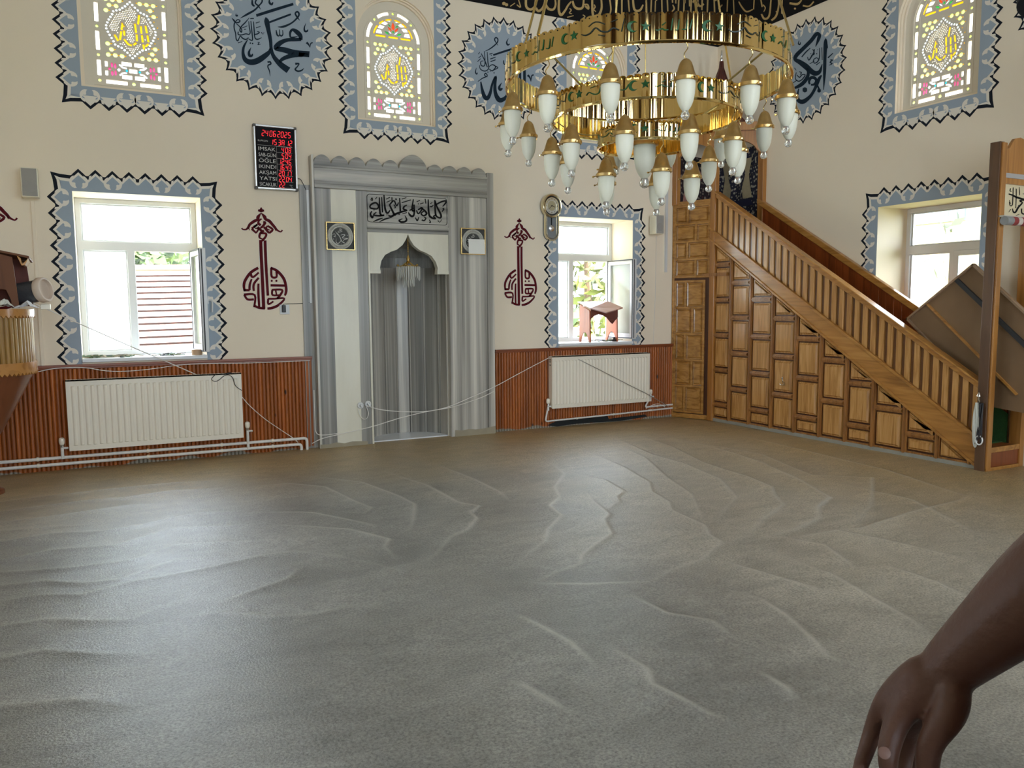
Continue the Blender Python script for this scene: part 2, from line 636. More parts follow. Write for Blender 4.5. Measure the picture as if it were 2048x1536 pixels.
# ------------------------------------------------------------------ floor: trowelled screed with real ridges
RL = """0,370 130,350 330,325 520,310 690,285 950,270|0,415 180,390 340,365 520,340 690,330|0,450 200,430 380,415
0,490 200,455 400,445 560,420 690,390 800,370 1020,365|0,560 200,520 330,510 460,500 680,435 1000,420 1070,420
0,610 100,605 300,590 530,560 700,500 900,490 1150,480 1300,520|0,665 170,645 340,655 480,640 700,560 1000,540
0,725 150,700 330,700 520,650 700,620 850,590 1050,545 1180,530 1350,550 1500,580 1700,630
0,830 180,800 350,805 520,800 640,740|0,960 170,925 400,935 620,930|850,740 1000,690 1150,640 1220,580
700,790 880,770 1100,790 1270,780 1400,750 1600,760|0,330 200,305 420,280 700,250 1000,235|0,1150 300,1120 600,1150
1000,270 1150,255 1300,270 1420,330 1490,355 1460,375 1350,370|1000,370 1250,375 1440,410 1505,425 1490,445
1100,420 1400,440 1560,480 1540,510 1590,560|1250,225 1450,250 1600,310 1660,340 1655,400 1640,440 1560,475
1540,205 1700,260 1830,330 1915,345 1880,370 1905,395 1870,440 1800,470 1760,520 1700,580 1660,575
1750,180 1900,240 2000,290 2045,330"""
RR = """150,165 210,215 170,270 190,310 150,345 200,385 140,440 130,485 60,540 0,590
230,270 300,290 330,330 390,380 370,400 400,460 340,500 280,545 275,580 180,610 80,655 60,690
240,210 370,240 450,290 420,310 430,330 360,370
280,115 450,190 550,250 560,290 630,330 640,360 770,420 790,460 840,490 760,560 650,600 560,650 460,680
420,100 530,150 620,230 720,300 760,380 780,415|400,70 560,140 700,180 830,235 900,310 860,350 830,395 780,410
490,60 640,110 760,170 950,230 1040,270 1045,300 1085,340 1000,400 950,460 850,490
570,60 800,110 1000,170 1150,240 1270,310 1220,350 1230,390 1150,430 1050,460 930,490 850,490
720,90 1000,140 1200,220 1440,230 1440,300 1430,350 1380,400 1370,430|1200,440 1400,430 1600,370 1800,320 1850,290
1100,470 1300,440 1500,480 1700,530 1850,560|470,700 620,780 800,810 900,880|1050,460 1250,500 1380,600
0,770 100,820 230,890 330,980 310,1000|870,680 1000,720 1100,790 1220,900 1260,950 1400,990
1100,550 1280,620 1400,690 1600,800 1680,870|1480,580 1700,650 1850,720|0,1030 150,1120 240,1170
380,900 540,1000 560,1060 800,1180 900,1210|970,1000 1100,1080 1140,1130|900,60 1200,130 1500,200 1800,300 2040,330
1300,250 1600,320 1900,480|60,655 300,662 560,650|830,560 1100,640 1300,700"""


def floor_lines():
    out = []
    for txt, ox in ((RL, 0), (RR, 1024)):
        for s in txt.replace('\n', '|').split('|'):
            pts = []
            for p in s.split():
                x, y = map(float, p.split(','))
                if ox == 0 and x == 0 and not pts:      # ridges run on past the left of the view
                    x2, y2 = map(float, s.split()[1].split(','))
                    e = P(-230, 840 + (y + (y - y2) / x2 * 460) / 2, 'Z', 0.0)
                    pts.append((e.x, e.y))
                q = P(ox + x / 2, 840 + y / 2, 'Z', 0.0)
                pts.append((q.x, q.y))
            out.append(pts)
    return out


x0, x1, y0, y1 = XL, XR, -1.0, D
NX, NY = 720, 780
gx, gy = np.meshgrid(np.linspace(x0, x1, NX), np.linspace(y0, y1, NY))
hgt = np.zeros_like(gx)
ridge_tint = np.zeros_like(gx)      # pale cement tint along the trowel ridges
tone = np.zeros_like(gx)      # bands beside them: lit and shaded ridge sides put into the colour
for li, pts in enumerate(floor_lines()):
    best = np.full(gx.shape, 9.0); side = np.zeros_like(gx); endf = np.zeros_like(gx)
    seglen = [math.dist(pts[i], pts[i + 1]) for i in range(len(pts) - 1)]
    tot = sum(seglen); run = 0
    for i in range(len(pts) - 1):
        ax, ay = pts[i]; bx, by = pts[i + 1]
        dx, dy = bx - ax, by - ay
        L2 = dx * dx + dy * dy + 1e-9
        t = np.clip(((gx - ax) * dx + (gy - ay) * dy) / L2, 0, 1)
        d = np.hypot(gx - ax - t * dx, gy - ay - t * dy)
        sd = np.sign(dx * (gy - ay) - dy * (gx - ax))
        u = (run + t * seglen[i]) / tot
        k = d < best
        best = np.where(k, d, best); side = np.where(k, sd, side); endf = np.where(k, u, endf)
        run += seglen[i]
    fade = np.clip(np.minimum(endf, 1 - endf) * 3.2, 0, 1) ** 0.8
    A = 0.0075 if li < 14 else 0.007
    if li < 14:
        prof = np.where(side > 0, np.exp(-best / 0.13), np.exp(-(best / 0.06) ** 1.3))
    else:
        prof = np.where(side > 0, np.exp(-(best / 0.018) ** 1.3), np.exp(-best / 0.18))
    ridge_tint = np.maximum(ridge_tint, fade * np.exp(-(best / 0.017) ** 2) * (0.45 if li < 14 else 1.0))
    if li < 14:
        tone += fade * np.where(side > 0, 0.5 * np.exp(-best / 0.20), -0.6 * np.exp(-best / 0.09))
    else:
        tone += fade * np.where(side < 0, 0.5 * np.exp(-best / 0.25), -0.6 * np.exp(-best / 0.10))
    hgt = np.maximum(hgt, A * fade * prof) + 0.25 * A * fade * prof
rng = np.random.default_rng(3)
for k in range(26):        # broad unevenness of the hand-floated surface
    a = rng.uniform(0, 2 * PI); w = rng.uniform(1.2, 7.0); ph = rng.uniform(0, 6.28)
    hgt += 0.0028 / w * np.sin(w * (gx * math.cos(a) + gy * math.sin(a)) + ph + 0.8 * np.sin(0.9 * gx + ph))
hgt -= hgt.mean() * 0.6
edge = np.clip(np.minimum.reduce([gx - x0, x1 - gx, y1 - gy]) / 0.35, 0, 1)
hgt *= edge
vs = np.stack([gx, gy, hgt], -1).reshape(-1, 3)
idx = np.arange(NX * NY).reshape(NY, NX)
fs = np.stack([idx[:-1, :-1], idx[:-1, 1:], idx[1:, 1:], idx[1:, :-1]], -1).reshape(-1, 4)
me = bpy.data.meshes.new('floor')
b0 = len(vs)
ex = np.array([(XL, YB, 0), (XR, YB, 0), (XR, y0, 0), (XL, y0, 0)])
allv = np.concatenate([vs, ex]); allf = np.concatenate([fs, np.array([[b0, b0 + 1, b0 + 2, b0 + 3]])])
me.vertices.add(len(allv)); me.vertices.foreach_set('co', allv.astype(np.float32).ravel())
me.loops.add(allf.size); me.loops.foreach_set('vertex_index', allf.astype(np.int32).ravel())
me.polygons.add(len(allf)); me.polygons.foreach_set('loop_start', np.arange(0, allf.size, 4, dtype=np.int32))
me.update(calc_edges=True); me.validate()
me.shade_smooth()
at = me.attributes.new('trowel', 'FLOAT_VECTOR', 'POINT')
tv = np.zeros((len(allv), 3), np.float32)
tv[:b0, 0] = ridge_tint.ravel(); tv[:b0, 1] = np.clip(tone, -1, 1).ravel()
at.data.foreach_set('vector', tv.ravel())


def floor_material():
    m, nt, b = nmat('cement_screed')
    N, L = nt.nodes.new, nt.links.new
    tc = N('ShaderNodeTexCoord')
    n1 = N('ShaderNodeTexNoise'); n1.inputs['Scale'].default_value = 1.1; n1.inputs['Detail'].default_value = 5; L(tc.outputs['Object'], n1.inputs[0])
    r1 = ramp(nt, [(0.35, (0.165, 0.159, 0.142)), (0.65, (0.250, 0.240, 0.212))]); L(n1.outputs['Fac'], r1.inputs[0])
    # sandy tan dust left along the qibla wall and the minbar
    sx = N('ShaderNodeSeparateXYZ'); L(tc.outputs['Object'], sx.inputs[0])
    ad = N('ShaderNodeMath'); ad.operation = 'MULTIPLY_ADD'; ad.inputs[1].default_value = 1.6; L(n1.outputs['Fac'], ad.inputs[0])
    xa = N('ShaderNodeMath'); xa.operation = 'ADD'; xa.inputs[1].default_value = 1.3; L(sx.outputs[0], xa.inputs[0])
    xm = N('ShaderNodeMath'); xm.operation = 'MAXIMUM'; L(xa.outputs[0], xm.inputs[0]); L(sx.outputs[1], xm.inputs[1]); L(xm.outputs[0], ad.inputs[2])
    mr = N('ShaderNodeMapRange'); mr.interpolation_type = 'SMOOTHSTEP'; mr.inputs[1].default_value = 6.4; mr.inputs[2].default_value = 9.3; L(ad.outputs[0], mr.inputs[0])
    mx = N('ShaderNodeMix'); mx.data_type = 'RGBA'; mx.inputs[7].default_value = (0.36, 0.255, 0.115, 1)
    L(mr.outputs[0], mx.inputs[0])
    # right half made paler: window glare and wall reflection put into the colour
    dx = N('ShaderNodeMath'); dx.operation = 'MULTIPLY_ADD'; dx.inputs[1].default_value = 2.4; L(n1.outputs['Fac'], dx.inputs[0]); L(sx.outputs[0], dx.inputs[2])
    dm = N('ShaderNodeMapRange'); dm.interpolation_type = 'SMOOTHSTEP'; dm.inputs[1].default_value = 2.9; dm.inputs[2].default_value = 5.6; L(dx.outputs[0], dm.inputs[0])
    dc = N('ShaderNodeMix'); dc.data_type = 'RGBA'; dc.inputs[7].default_value = (0.36, 0.325, 0.26, 1); L(dm.outputs[0], dc.inputs[0]); L(r1.outputs[0], dc.inputs[6])
    L(dc.outputs[2], mx.inputs[6])
    # grit
    n2 = N('ShaderNodeTexNoise'); n2.inputs['Scale'].default_value = 95; n2.inputs['Detail'].default_value = 3; n2.inputs['Roughness'].default_value = 0.7; L(tc.outputs['Object'], n2.inputs[0])
    r2 = ramp(nt, [(0.3, (0.42, 0.42, 0.42)), (0.5, (1, 1, 1)), (0.70, (1.5, 1.5, 1.5))]); L(n2.outputs['Fac'], r2.inputs[0])
    mu = N('ShaderNodeMix'); mu.data_type = 'RGBA'; mu.blend_type = 'MULTIPLY'; mu.inputs[0].default_value = 1.0
    L(mx.outputs[2], mu.inputs[6]); L(r2.outputs[0], mu.inputs[7])
    n3 = N('ShaderNodeTexNoise'); n3.inputs['Scale'].default_value = 3.4; n3.inputs['Detail'].default_value = 8; n3.inputs['Roughness'].default_value = 0.62; n3.inputs['Distortion'].default_value = 1.5
    m3 = N('ShaderNodeMapping'); m3.inputs['Scale'].default_value = (0.8, 1.7, 1); m3.inputs['Rotation'].default_value = (0, 0, 0.5); L(tc.outputs['Object'], m3.inputs[0]); L(m3.outputs[0], n3.inputs[0])
    r3 = ramp(nt, [(0.32, (0.83, 0.83, 0.83)), (0.68, (1.17, 1.17, 1.17))]); L(n3.outputs['Fac'], r3.inputs[0])
    u3 = N('ShaderNodeMix'); u3.data_type = 'RGBA'; u3.blend_type = 'MULTIPLY'; u3.inputs[0].default_value = 1.0; L(mu.outputs[2], u3.inputs[6]); L(r3.outputs[0], u3.inputs[7])
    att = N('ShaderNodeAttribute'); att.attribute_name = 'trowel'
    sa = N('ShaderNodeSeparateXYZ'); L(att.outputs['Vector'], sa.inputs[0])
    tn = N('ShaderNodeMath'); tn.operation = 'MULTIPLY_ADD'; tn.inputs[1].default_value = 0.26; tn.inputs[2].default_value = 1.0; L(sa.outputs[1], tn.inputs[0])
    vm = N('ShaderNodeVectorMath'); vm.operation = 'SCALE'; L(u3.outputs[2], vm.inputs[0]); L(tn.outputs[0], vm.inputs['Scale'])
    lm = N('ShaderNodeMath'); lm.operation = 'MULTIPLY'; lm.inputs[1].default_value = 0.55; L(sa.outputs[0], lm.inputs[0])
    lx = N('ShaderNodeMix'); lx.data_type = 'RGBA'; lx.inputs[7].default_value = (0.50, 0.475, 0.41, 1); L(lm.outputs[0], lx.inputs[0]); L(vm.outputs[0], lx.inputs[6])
    L(lx.outputs[2], b.inputs['Base Color'])
    rr = N('ShaderNodeMapRange'); rr.inputs[3].default_value = 0.33; rr.inputs[4].default_value = 0.52; L(n1.outputs['Fac'], rr.inputs[0]); L(rr.outputs[0], b.inputs['Roughness'])
    b.inputs['Specular IOR Level'].default_value = 1.0
    bp = N('ShaderNodeBump'); bp.inputs['Strength'].default_value = 0.6; bp.inputs['Distance'].default_value = 0.004
    L(n2.outputs['Fac'], bp.inputs['Height']); L(bp.outputs[0], b.inputs['Normal'])
    return m


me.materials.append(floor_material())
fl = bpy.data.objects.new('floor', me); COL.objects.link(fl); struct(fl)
mb = MB(); mb.box((XL - TH, YB - TH, -0.35), (XR + TH, D + TH, -0.04))
struct(mb.build('floor_slab', M_SILL))

# ------------------------------------------------------------------ wainscot and dado rail on the qibla wall
def wainscot(name, u0, u1, z1):
    mb = MB()
    prof = []
    n = int(round((u1 - u0) / 0.0372))
    p = (u1 - u0) / n
    for i in range(n):
        a = u0 + i * p
        prof += [(a, 0.012), (a + 0.0025, 0.021)] + [(a + p * t, 0.021 + 0.009 * math.sin(PI * t)) for t in (0.2, 0.35, 0.5, 0.65, 0.8)] + [(a + p - 0.0025, 0.021)]
    prof.append((u1, 0.012))
    mb.strip(prof, WQ, 0.0, z1)
    return struct(mb.build(name, M_WAIN, smooth=True, recalc=False))


wainscot('trim_1', XL, 1.93, 0.968)
wainscot('trim_2', 4.10, 6.74, 0.968)
for nm, u0, u1 in (('trim_3', XL, 1.93), ('trim_4', 4.10, 6.74)):
    mb = MB(); mb.fbox(WQ, u0, u1, 0.962, 0.985, 0.0, 0.045); mb.fbox(WQ, u0, u1, 0.945, 0.962, 0.0, 0.036)
    struct(mb.build(nm, M_RAIL, bevel=0.003))
# dark flat patch low on the wall under the right radiator
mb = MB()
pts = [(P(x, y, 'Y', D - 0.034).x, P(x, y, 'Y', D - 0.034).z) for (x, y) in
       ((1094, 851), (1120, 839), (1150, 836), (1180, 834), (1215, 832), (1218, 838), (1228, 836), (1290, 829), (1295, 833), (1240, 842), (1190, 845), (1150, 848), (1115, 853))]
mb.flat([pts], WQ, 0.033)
struct(mb.build('trim_5', mat('dark_patch', (0.012, 0.014, 0.014), 0.9)))
# ================================================================== painted decoration
def tooth_path(L, n, lead, pk, vl):
    """Zigzag along one side of length L: (s, t) points; n peaks, plain lead at both ends."""
    p = (L - 2 * lead) / n
    pts = []
    for i in range(n):
        c = lead + p * (i + 0.5)
        pts += [(c - p * 0.5, vl), (c - p * 0.42, vl + 0.002), (c - p * 0.26, vl + (pk - vl) * 0.42), (c, pk), (c + p * 0.26, vl + (pk - vl) * 0.42), (c + p * 0.42, vl + 0.002)]
    pts.append((L - lead, vl))
    return pts, p


LEAF = [(.040, .142), (.056, .134), (.070, .120), (.079, .100), (.081, .078), (.075, .056), (.060, .038), (.040, .028), (.018, .030), (.026, .040), (.030, .054), (.029, .074), (.040, .080), (.052, .078), (.060, .088), (.061, .100), (.054, .114), (.044, .124)]
HALO = [(-.004, .150), (.030, .128), (.046, .118), (.052, .128), (.034, .138), (.012, .160)]


def border(name, F, x0, x1, z0, z1, sides, side_n, cap_n, label, m=0.166, top_open=0.0):
    """Painted stencil border round an opening (U-shaped, open at one end)."""
    pk, vl = 0.205, 0.142
    H = z1 - z0
    segs = []
    if sides == 'up':        # left side up, across the top, right side down
        corner = [((x0, z0), (0, 1), (-1, 0), H + m, side_n), ((x0 - m, z1), (1, 0), (0, 1), (x1 - x0) + 2 * m, cap_n), ((x1, z1 + m), (0, -1), (1, 0), H + m, side_n)]
    else:                    # left side down, across the bottom, right side up
        corner = [((x0, z1), (0, -1), (-1, 0), H + m, side_n), ((x0 - m, z0), (1, 0), (0, -1), (x1 - x0) + 2 * m, cap_n), ((x1, z0 - m), (0, 1), (1, 0), H + m, side_n)]
    outline = []
    leaves = MB()
    for k, (o, s, t, L, n) in enumerate(corner):
        lead0 = 0.0 if k == 0 else 0.155
        lead1 = 0.0 if k == 2 else 0.155
        Ls = L - lead0 - lead1
        pts, p = tooth_path(Ls, n, 0.0, pk, vl)
        if k > 0:
            outline.append((o, s, t, 0.0, m)) if k == 1 else outline.append((o, s, t, 0.0, m))
            outline.append((o, s, t, 0.07, m - 0.016))
        for (a, b) in pts:
            outline.append((o, s, t, a + lead0, b))
        if k < 2:
            outline.append((o, s, t, L - 0.07, m - 0.016))
        for i in range(n):
            c = lead0 + p * (i + 0.5)
            j = i if k == 0 else (n - 1 - i)
            if k == 0:
                j = n - 1 - i
            elif k == 2:
                j = i
            else:
                j = min(i, n - 1 - i)
            for sg in (-1, 1):
                f = p / 0.147
                mp = lambda q: (o[0] + s[0] * (c + sg * q[0] * f) + t[0] * q[1], o[1] + s[1] * (c + sg * q[0] * f) + t[1] * q[1])
                if j % 2 == 0:
                    leaves.flat([[mp(q) for q in LEAF]], F, 0.0032)
                else:
                    leaves.flat([[mp(q) for q in ((.034, .150), (.042, .132), (.040, .114), (.048, .108), (.060, .116), (.056, .144))]], F, 0.0032)

    def loop(d):
        L = []
        for (o, s, t, a, b) in outline:
            q = b - d * 1.35
            if abs(b - m) < 1e-6 and a == 0.0:      # corner point: pull in along both sides
                a = d * 1.35
            L.append((o[0] + s[0] * a + t[0] * q, o[1] + s[1] * a + t[1] * q))
        return L
    inner = [(x1, z0), (x1, z1), (x0, z1), (x0, z0)] if sides == 'up' else [(x1, z1), (x1, z0), (x0, z0), (x0, z1)]
    root = thing(name, label, None, F((x0 + x1) / 2, z0), kind='structure')
    mb = MB(); mb.flat([loop(0.0) + inner], F, 0.0010); mb.build('outline', M_NAVY, root, recalc=False)
    mb = MB(); mb.flat([loop(0.0235) + inner], F, 0.0016); mb.build('white_line', M_CREAM, root, recalc=False)
    mb = MB(); mb.flat([loop(0.043) + inner], F, 0.0024); mb.build('ground', M_BLUE, root, recalc=False)
    leaves.build('leaf_motif', M_CREAM, root, recalc=False)
    return root


border('trim_6', WQ, -0.215, 0.89, 0.985, 2.585, 'up', 11, 8, 'blue tulip border round the left lower window')
border('trim_7', WQ, 4.98, 6.09, 0.985, 2.585, 'up', 11, 8, 'blue tulip border round the lower window beside the minbar')
border('trim_8', WR, -5.878, -4.742, 0.985, 2.53, 'up', 11, 8, 'blue tulip border round the right wall lower window')
for nm, (c, z), F, lb in (('trim_9', UPC[0], WQ, 'left'), ('trim_10', UPC[1], WQ, 'middle'), ('trim_11', UPC[2], WQ, 'third'), ('trim_12', (-5.28, 3.47), WR, 'right wall')):
    border(nm, F, c - UPH, c + UPH, z, 4.915, 'down', 11, 6, 'blue tulip border under the %s arched window' % lb)


def px(F_ax, ox, oy, s, dn=0.0):
    ax, v = F_ax
    return lambda x, y: P(ox + x / s, oy + y / s, ax, v)


def strokes(mb, txt, fn, sub=4, wmul=1.0, mi=0):
    for line in txt.replace('\n', ';').split(';'):
        pts = [tuple(map(float, p.split(','))) for p in line.split()]
        if not pts:
            continue
        if len(pts) == 1:
            x, y, w = pts[0]
            pts = [(x - w * .5, y, w * .55), (x, y, w), (x + w * .5, y, w * .55)]
        mb.ribbon(pts, fn, sub, mi, wmul)


def medallion(F, cu, cv, R, label, writing, n=28):
    root = thing('calligraphy_medallion', label, 'wall medallion', F(cu, cv), 'round blue calligraphy medallions painted on the walls')
    def zig(d):
        L = []
        for i in range(n):
            a0 = 2 * PI * i / n + PI / 2
            for (da, r) in ((0, R), (0.14, R - 0.030), (0.36, R - 0.058), (0.5, R - 0.060), (0.64, R - 0.058), (0.86, R - 0.030)):
                a = a0 + da * 2 * PI / n
                rr = r - d * 1.35
                L.append((cu + rr * math.cos(a), cv + rr * math.sin(a)))
        return L
    mb = MB(); mb.flat([zig(0)], F, 0.0010); mb.build('outline', M_NAVY, root, recalc=False)
    mb = MB(); mb.flat([zig(0.022)], F, 0.0016); mb.build('white_line', M_CREAM, root, recalc=False)
    mb = MB(); mb.flat([zig(0.040)], F, 0.0024); mb.build('ground', M_BLUE, root, recalc=False)
    mb = MB()
    for i in range(n):
        a0 = 2 * PI * i / n + PI / 2
        for sg in (-1, 1):
            def mp(q):
                r = R - 0.205 + q[1]
                a = a0 + sg * q[0] * 0.9 / (R - 0.11)
                return (cu + r * math.cos(a), cv + r * math.sin(a))
            if i % 2 == 1:
                mb.flat([[mp(q) for q in LEAF]], F, 0.0032)
    mb.build('leaf_motif', M_CREAM, root, recalc=False)
    mb = MB(); writing(mb); mb.build('calligraphy', M_INK, root, recalc=False)
    return root


W1 = """850,320,6 868,390,85 900,550,72 940,750,60 952,900,55 985,1020,62 1050,1120,78 1150,1220,98 1275,1310,112
930,890,14 920,960,60 850,1030,88 700,1130,104 570,1158,98 470,1110,78 430,1000,54 440,880,42 490,780,24 520,735,8
1310,700,26 1306,610,40 1350,552,46 1430,595,76 1495,665,74 1505,745,56
1510,735,58 1400,738,60 1250,745,64 1120,800,84 1050,875,96 1062,905,80 1200,930,94 1400,985,100 1665,1010,104
1640,1022,60 1400,1020,88 1250,1060,74 1150,1110,60 1115,1160,44;1310,700,34 1370,695,26 1445,680,14
675,290,48 1020,180,52 1365,75,44;920,415,34 1120,340,36 1320,265,32
1075,500,8 1180,497,38 1330,430,28 1440,330,30 1472,262,30 1440,218,30 1402,250,28 1430,310,28 1485,380,8
1045,560,16 1060,640,28 1090,670,20 1110,640,18 1108,550,14;1110,640,16 1140,670,24 1170,640,20 1165,560,12
1600,430,4 1570,520,24 1580,580,32 1620,580,32 1637,550,14;580,880,4 540,970,40 550,1035,48 595,1035,38 606,1000,16
920,-30,10 922,50,38 965,82,36 985,40,18;1610,790,38 1650,830,26 1675,888,4;1675,888,4 1690,810,20 1728,795,18
885,1160,30 930,1150,28 945,1190,28 900,1212,25 892,1250,22 920,1320,18 935,1420,5;1400,1190,42 1470,1185,22 1440,1240,22 1400,1290,28 1450,1325,28 1520,1310,26 1562,1270,5
375,340,5 500,270,36 640,190,32 720,110,26 780,40,26 785,-20,26;720,110,25 660,60,25 680,-10,25 720,-40,20;600,0,26 605,80,36 645,118,24;720,120,25 762,180,4
300,250,5 300,290,25 325,295,22 322,272,10;220,335,6 260,380,28 290,420,20 350,415,22 372,385,20 330,365,18 290,400,18 265,450,22 265,530,20 290,620,20 300,720,20 330,760,22 360,700,16 380,670,16 420,710,22 480,735,22 530,700,16
545,330,8 470,420,20 400,490,20 370,560,22 400,600,20 400,540,18 340,470,16 300,440,12;340,590,18 340,640,20 400,650,20 480,630,18 540,640,18 562,600,18 545,500,18 535,395,12
575,390,14 590,550,20 605,740,20 560,740,18 530,720,12;625,400,14 635,550,20 650,700,20 700,732,22 775,700,10;650,640,18 700,630,20 732,600,18 690,588,12
665,430,15 742,405,12;670,520,15 755,490,12;415,520,14 510,480,10;335,800,16 415,770,12;560,350,12 590,345,18 632,345,14;565,803,26;607,810,26;700,790,12 732,790,14 705,830,16 755,822,10;770,600,18 800,640,5 820,600,10;450,550,16 484,545,12"""
W2 = """510,602,20 700,540,24 880,488,20;345,958,14 360,1050,30 390,1150,46 430,1182,46 470,1110,36 500,980,24 545,888,26 533,1000,36 540,1110,42 580,1192,56 625,1202,52 690,1150,36 745,1000,30 765,850,30 765,690,24
760,1060,26 800,1130,44 850,1090,38 868,950,30 866,700,26;925,640,24 928,850,32 930,1075,30;835,928,44 808,952,18 842,1002,6
970,870,26 1000,902,18 1015,958,4;1015,958,4 1025,880,14 1052,868,14;625,970,4 590,1030,28 605,1065,32 634,1045,16
405,550,6 480,510,14 560,440,14 572,390,14 545,368,14 530,402,14 575,475,4;715,378,3 690,430,16 705,466,20 732,452,10
350,580,8 400,680,12 432,765,12;390,550,8 400,650,10 395,742,12 350,740,12 345,690,10 382,680,8;430,560,8 440,700,12 450,780,12 400,816,12 340,790,10 328,735,6
450,760,8 500,730,12 542,760,12 500,812,14 458,790,10;500,730,8 572,770,12 520,800,8;315,640,8 352,610,8;300,690,8 342,650,8;310,590,8 332,562,6
470,655,12 542,630,10;475,690,12 542,665,10;460,590,12 502,578,10;485,605,12;440,830,15;522,840,15;470,820,12;285,772,4 274,830,14 290,856,14 302,836,6
305,955,6 370,910,12 430,882,12 410,845,12 394,870,12 432,897,6;650,672,12 655,720,14 690,732,8"""
W3 = """455,470,6 490,380,34 503,322,40 465,308,42 400,390,42 300,490,42 210,580,44 195,632,40 250,665,52 330,722,64 400,785,58 455,812,55 510,785,38 540,690,5
330,735,30 362,795,32 345,870,42 290,940,42 230,980,36 175,1002,20;585,362,6 583,420,42 575,600,36 570,800,34 558,1025,6;585,400,20 600,440,16 612,492,5
382,950,20 372,915,26 395,868,34 440,868,34 465,905,30 440,950,26 395,958,20;532,835,14 500,880,36 470,955,36 430,1040,32 380,1112,36 300,1172,50 240,1160,44 224,1095,28 240,1005,10
500,1032,44;318,1022,58;480,965,14 502,1020,24;505,485,8 505,600,12 480,662,12 440,680,12 428,640,10 470,612,10 502,645,8;535,478,8 540,640,8
440,500,10 432,545,14 400,600,14 368,642,12 352,600,8;418,500,8 440,562,10 398,582,8;380,690,8 442,652,8;462,705,10 512,668,8;470,560,14;482,508,10;395,560,12;278,602,12 330,540,14 388,488,8
215,830,8 250,862,12 280,830,12 322,830,12 290,882,12 240,912,12 198,880,10 208,798,8;185,740,8 208,772,6;168,932,10 216,900,8;245,790,8 275,802,12 255,828,8
245,388,4 234,430,12 255,442,14 260,412,6;613,612,14 678,553,10;640,640,8 672,640,12 640,670,12 668,686,12 628,708,6"""
medallion(WQ, 1.652, 4.212, 0.605, 'largest navy script on blue disc between the two leftmost arched windows', lambda mb: strokes(mb, W1, px(('Y', D - 0.0042), 440, 0, 9.309), 4, 1.08))
medallion(WQ, 4.254, 4.222, 0.592, 'blue disc with navy script half hidden behind the brass chandelier', lambda mb: strokes(mb, W2, px(('Y', D - 0.0042), 910, 20, 6.679), 4, 1.15))
medallion(WR, -6.95, 4.215, 0.6, 'blue disc with navy script on the right wall above the minbar', lambda mb: strokes(mb, W3, px(('X', XR - 0.0042), 1560, 20, 6.4), 4, 1.15))
medallion(WR, -3.95, 4.2, 0.6, 'blue disc cut off at the top right corner beside the dark cap', lambda mb: strokes(mb, W3, lambda x, y: Vector((XR - 0.0042, 6.95 - 3.0 - (x - 320) / 640 * 0.8, 4.2 - (y - 750) / 1360 * 1.2))))

# red bottle-shaped script motifs
RED = """335,92,4 335,128,42 335,158,22;296,130,24 335,140,30 372,132,24;335,165,6 296,215,40 290,248,34 240,275,36 190,312,32 170,350,30 140,377,20 100,375,16 86,358,18;172,350,20 187,388,5
335,165,6 378,215,40 392,245,34 440,270,36 480,315,32 510,350,30 540,385,22 585,407,16 607,383,18;510,350,20 522,398,5;340,240,20 306,268,20 300,300,30 330,322,28;360,285,30 388,292,28 345,345,28 322,352,18
240,345,30 285,318,18;215,368,28 272,424,20;215,366,25 287,312,22;268,424,20 300,370,20 255,362,12;290,345,28 342,398,28;370,345,28 436,424,26;436,424,26 482,378,26 415,330,22;415,330,18 402,365,18 452,388,8
370,390,28 322,430,28 314,480,24 350,498,12;328,425,20 395,430,26 392,470,26 352,515,28 334,524,16;328,512,38 335,700,38 350,1000,38 368,1392,38;385,518,34 395,800,34 421,1224,30
297,868,32 200,930,34 130,1030,34 114,1100,32 124,1165,26;112,1155,28 188,1155,28;185,1155,28 190,1080,28 214,1010,20;198,940,30 228,988,26 304,928,22;304,995,26 250,1060,28 236,1110,28 242,1165,26;300,1070,24 300,1200,28 310,1375,26
113,1212,28 252,1216,26 246,1372,24;118,1212,26 160,1272,26 242,1272,26;240,1345,24 300,1378,28 384,1388,26;455,868,28 540,908,32 620,1000,34 650,1090,32 655,1170,32 638,1224,24;465,868,26 470,980,26 530,986,26 530,915,24
470,1035,26;530,1035,26;455,1092,28 640,1095,28;470,1150,24 602,1150,24 580,1215,28 536,1264,22;478,1150,24 482,1216,24 582,1216,18;520,1150,20 532,1216,18
420,1264,24 500,1264,22 632,1260,22 560,1342,30 480,1380,32 414,1390,28;425,1265,26 427,1332,24 492,1298,20"""


def red_motif(dx, dz, label):
    f0 = px(('Y', D - 0.0042), 470, 400, 6.4)
    mb = MB()
    halo = lambda x, y: f0(x, y) + Vector((dx, 0.002, dz))
    strokes(mb, RED, halo, 4, 1.42, mi=1)
    strokes(mb, RED, lambda x, y: f0(x, y) + Vector((dx, 0, dz)), 4, 1.1)
    o = mb.build('script_ornament', [M_CRIMSON, mat('pale_edge_paint', (0.82, 0.76, 0.70), 0.6)], recalc=False)
    return tag(o, label, 'wall ornament', 'red bottle-shaped script ornaments')


red_motif(0, 0, 'dark red script ornament between the left window and the mihrab')
red_motif(2.972, 0.02, 'dark red script ornament between mihrab and window with bookstand')
red_motif(-2.335, 0.02, 'dark red ornament cut off at the left edge beside the speaker')

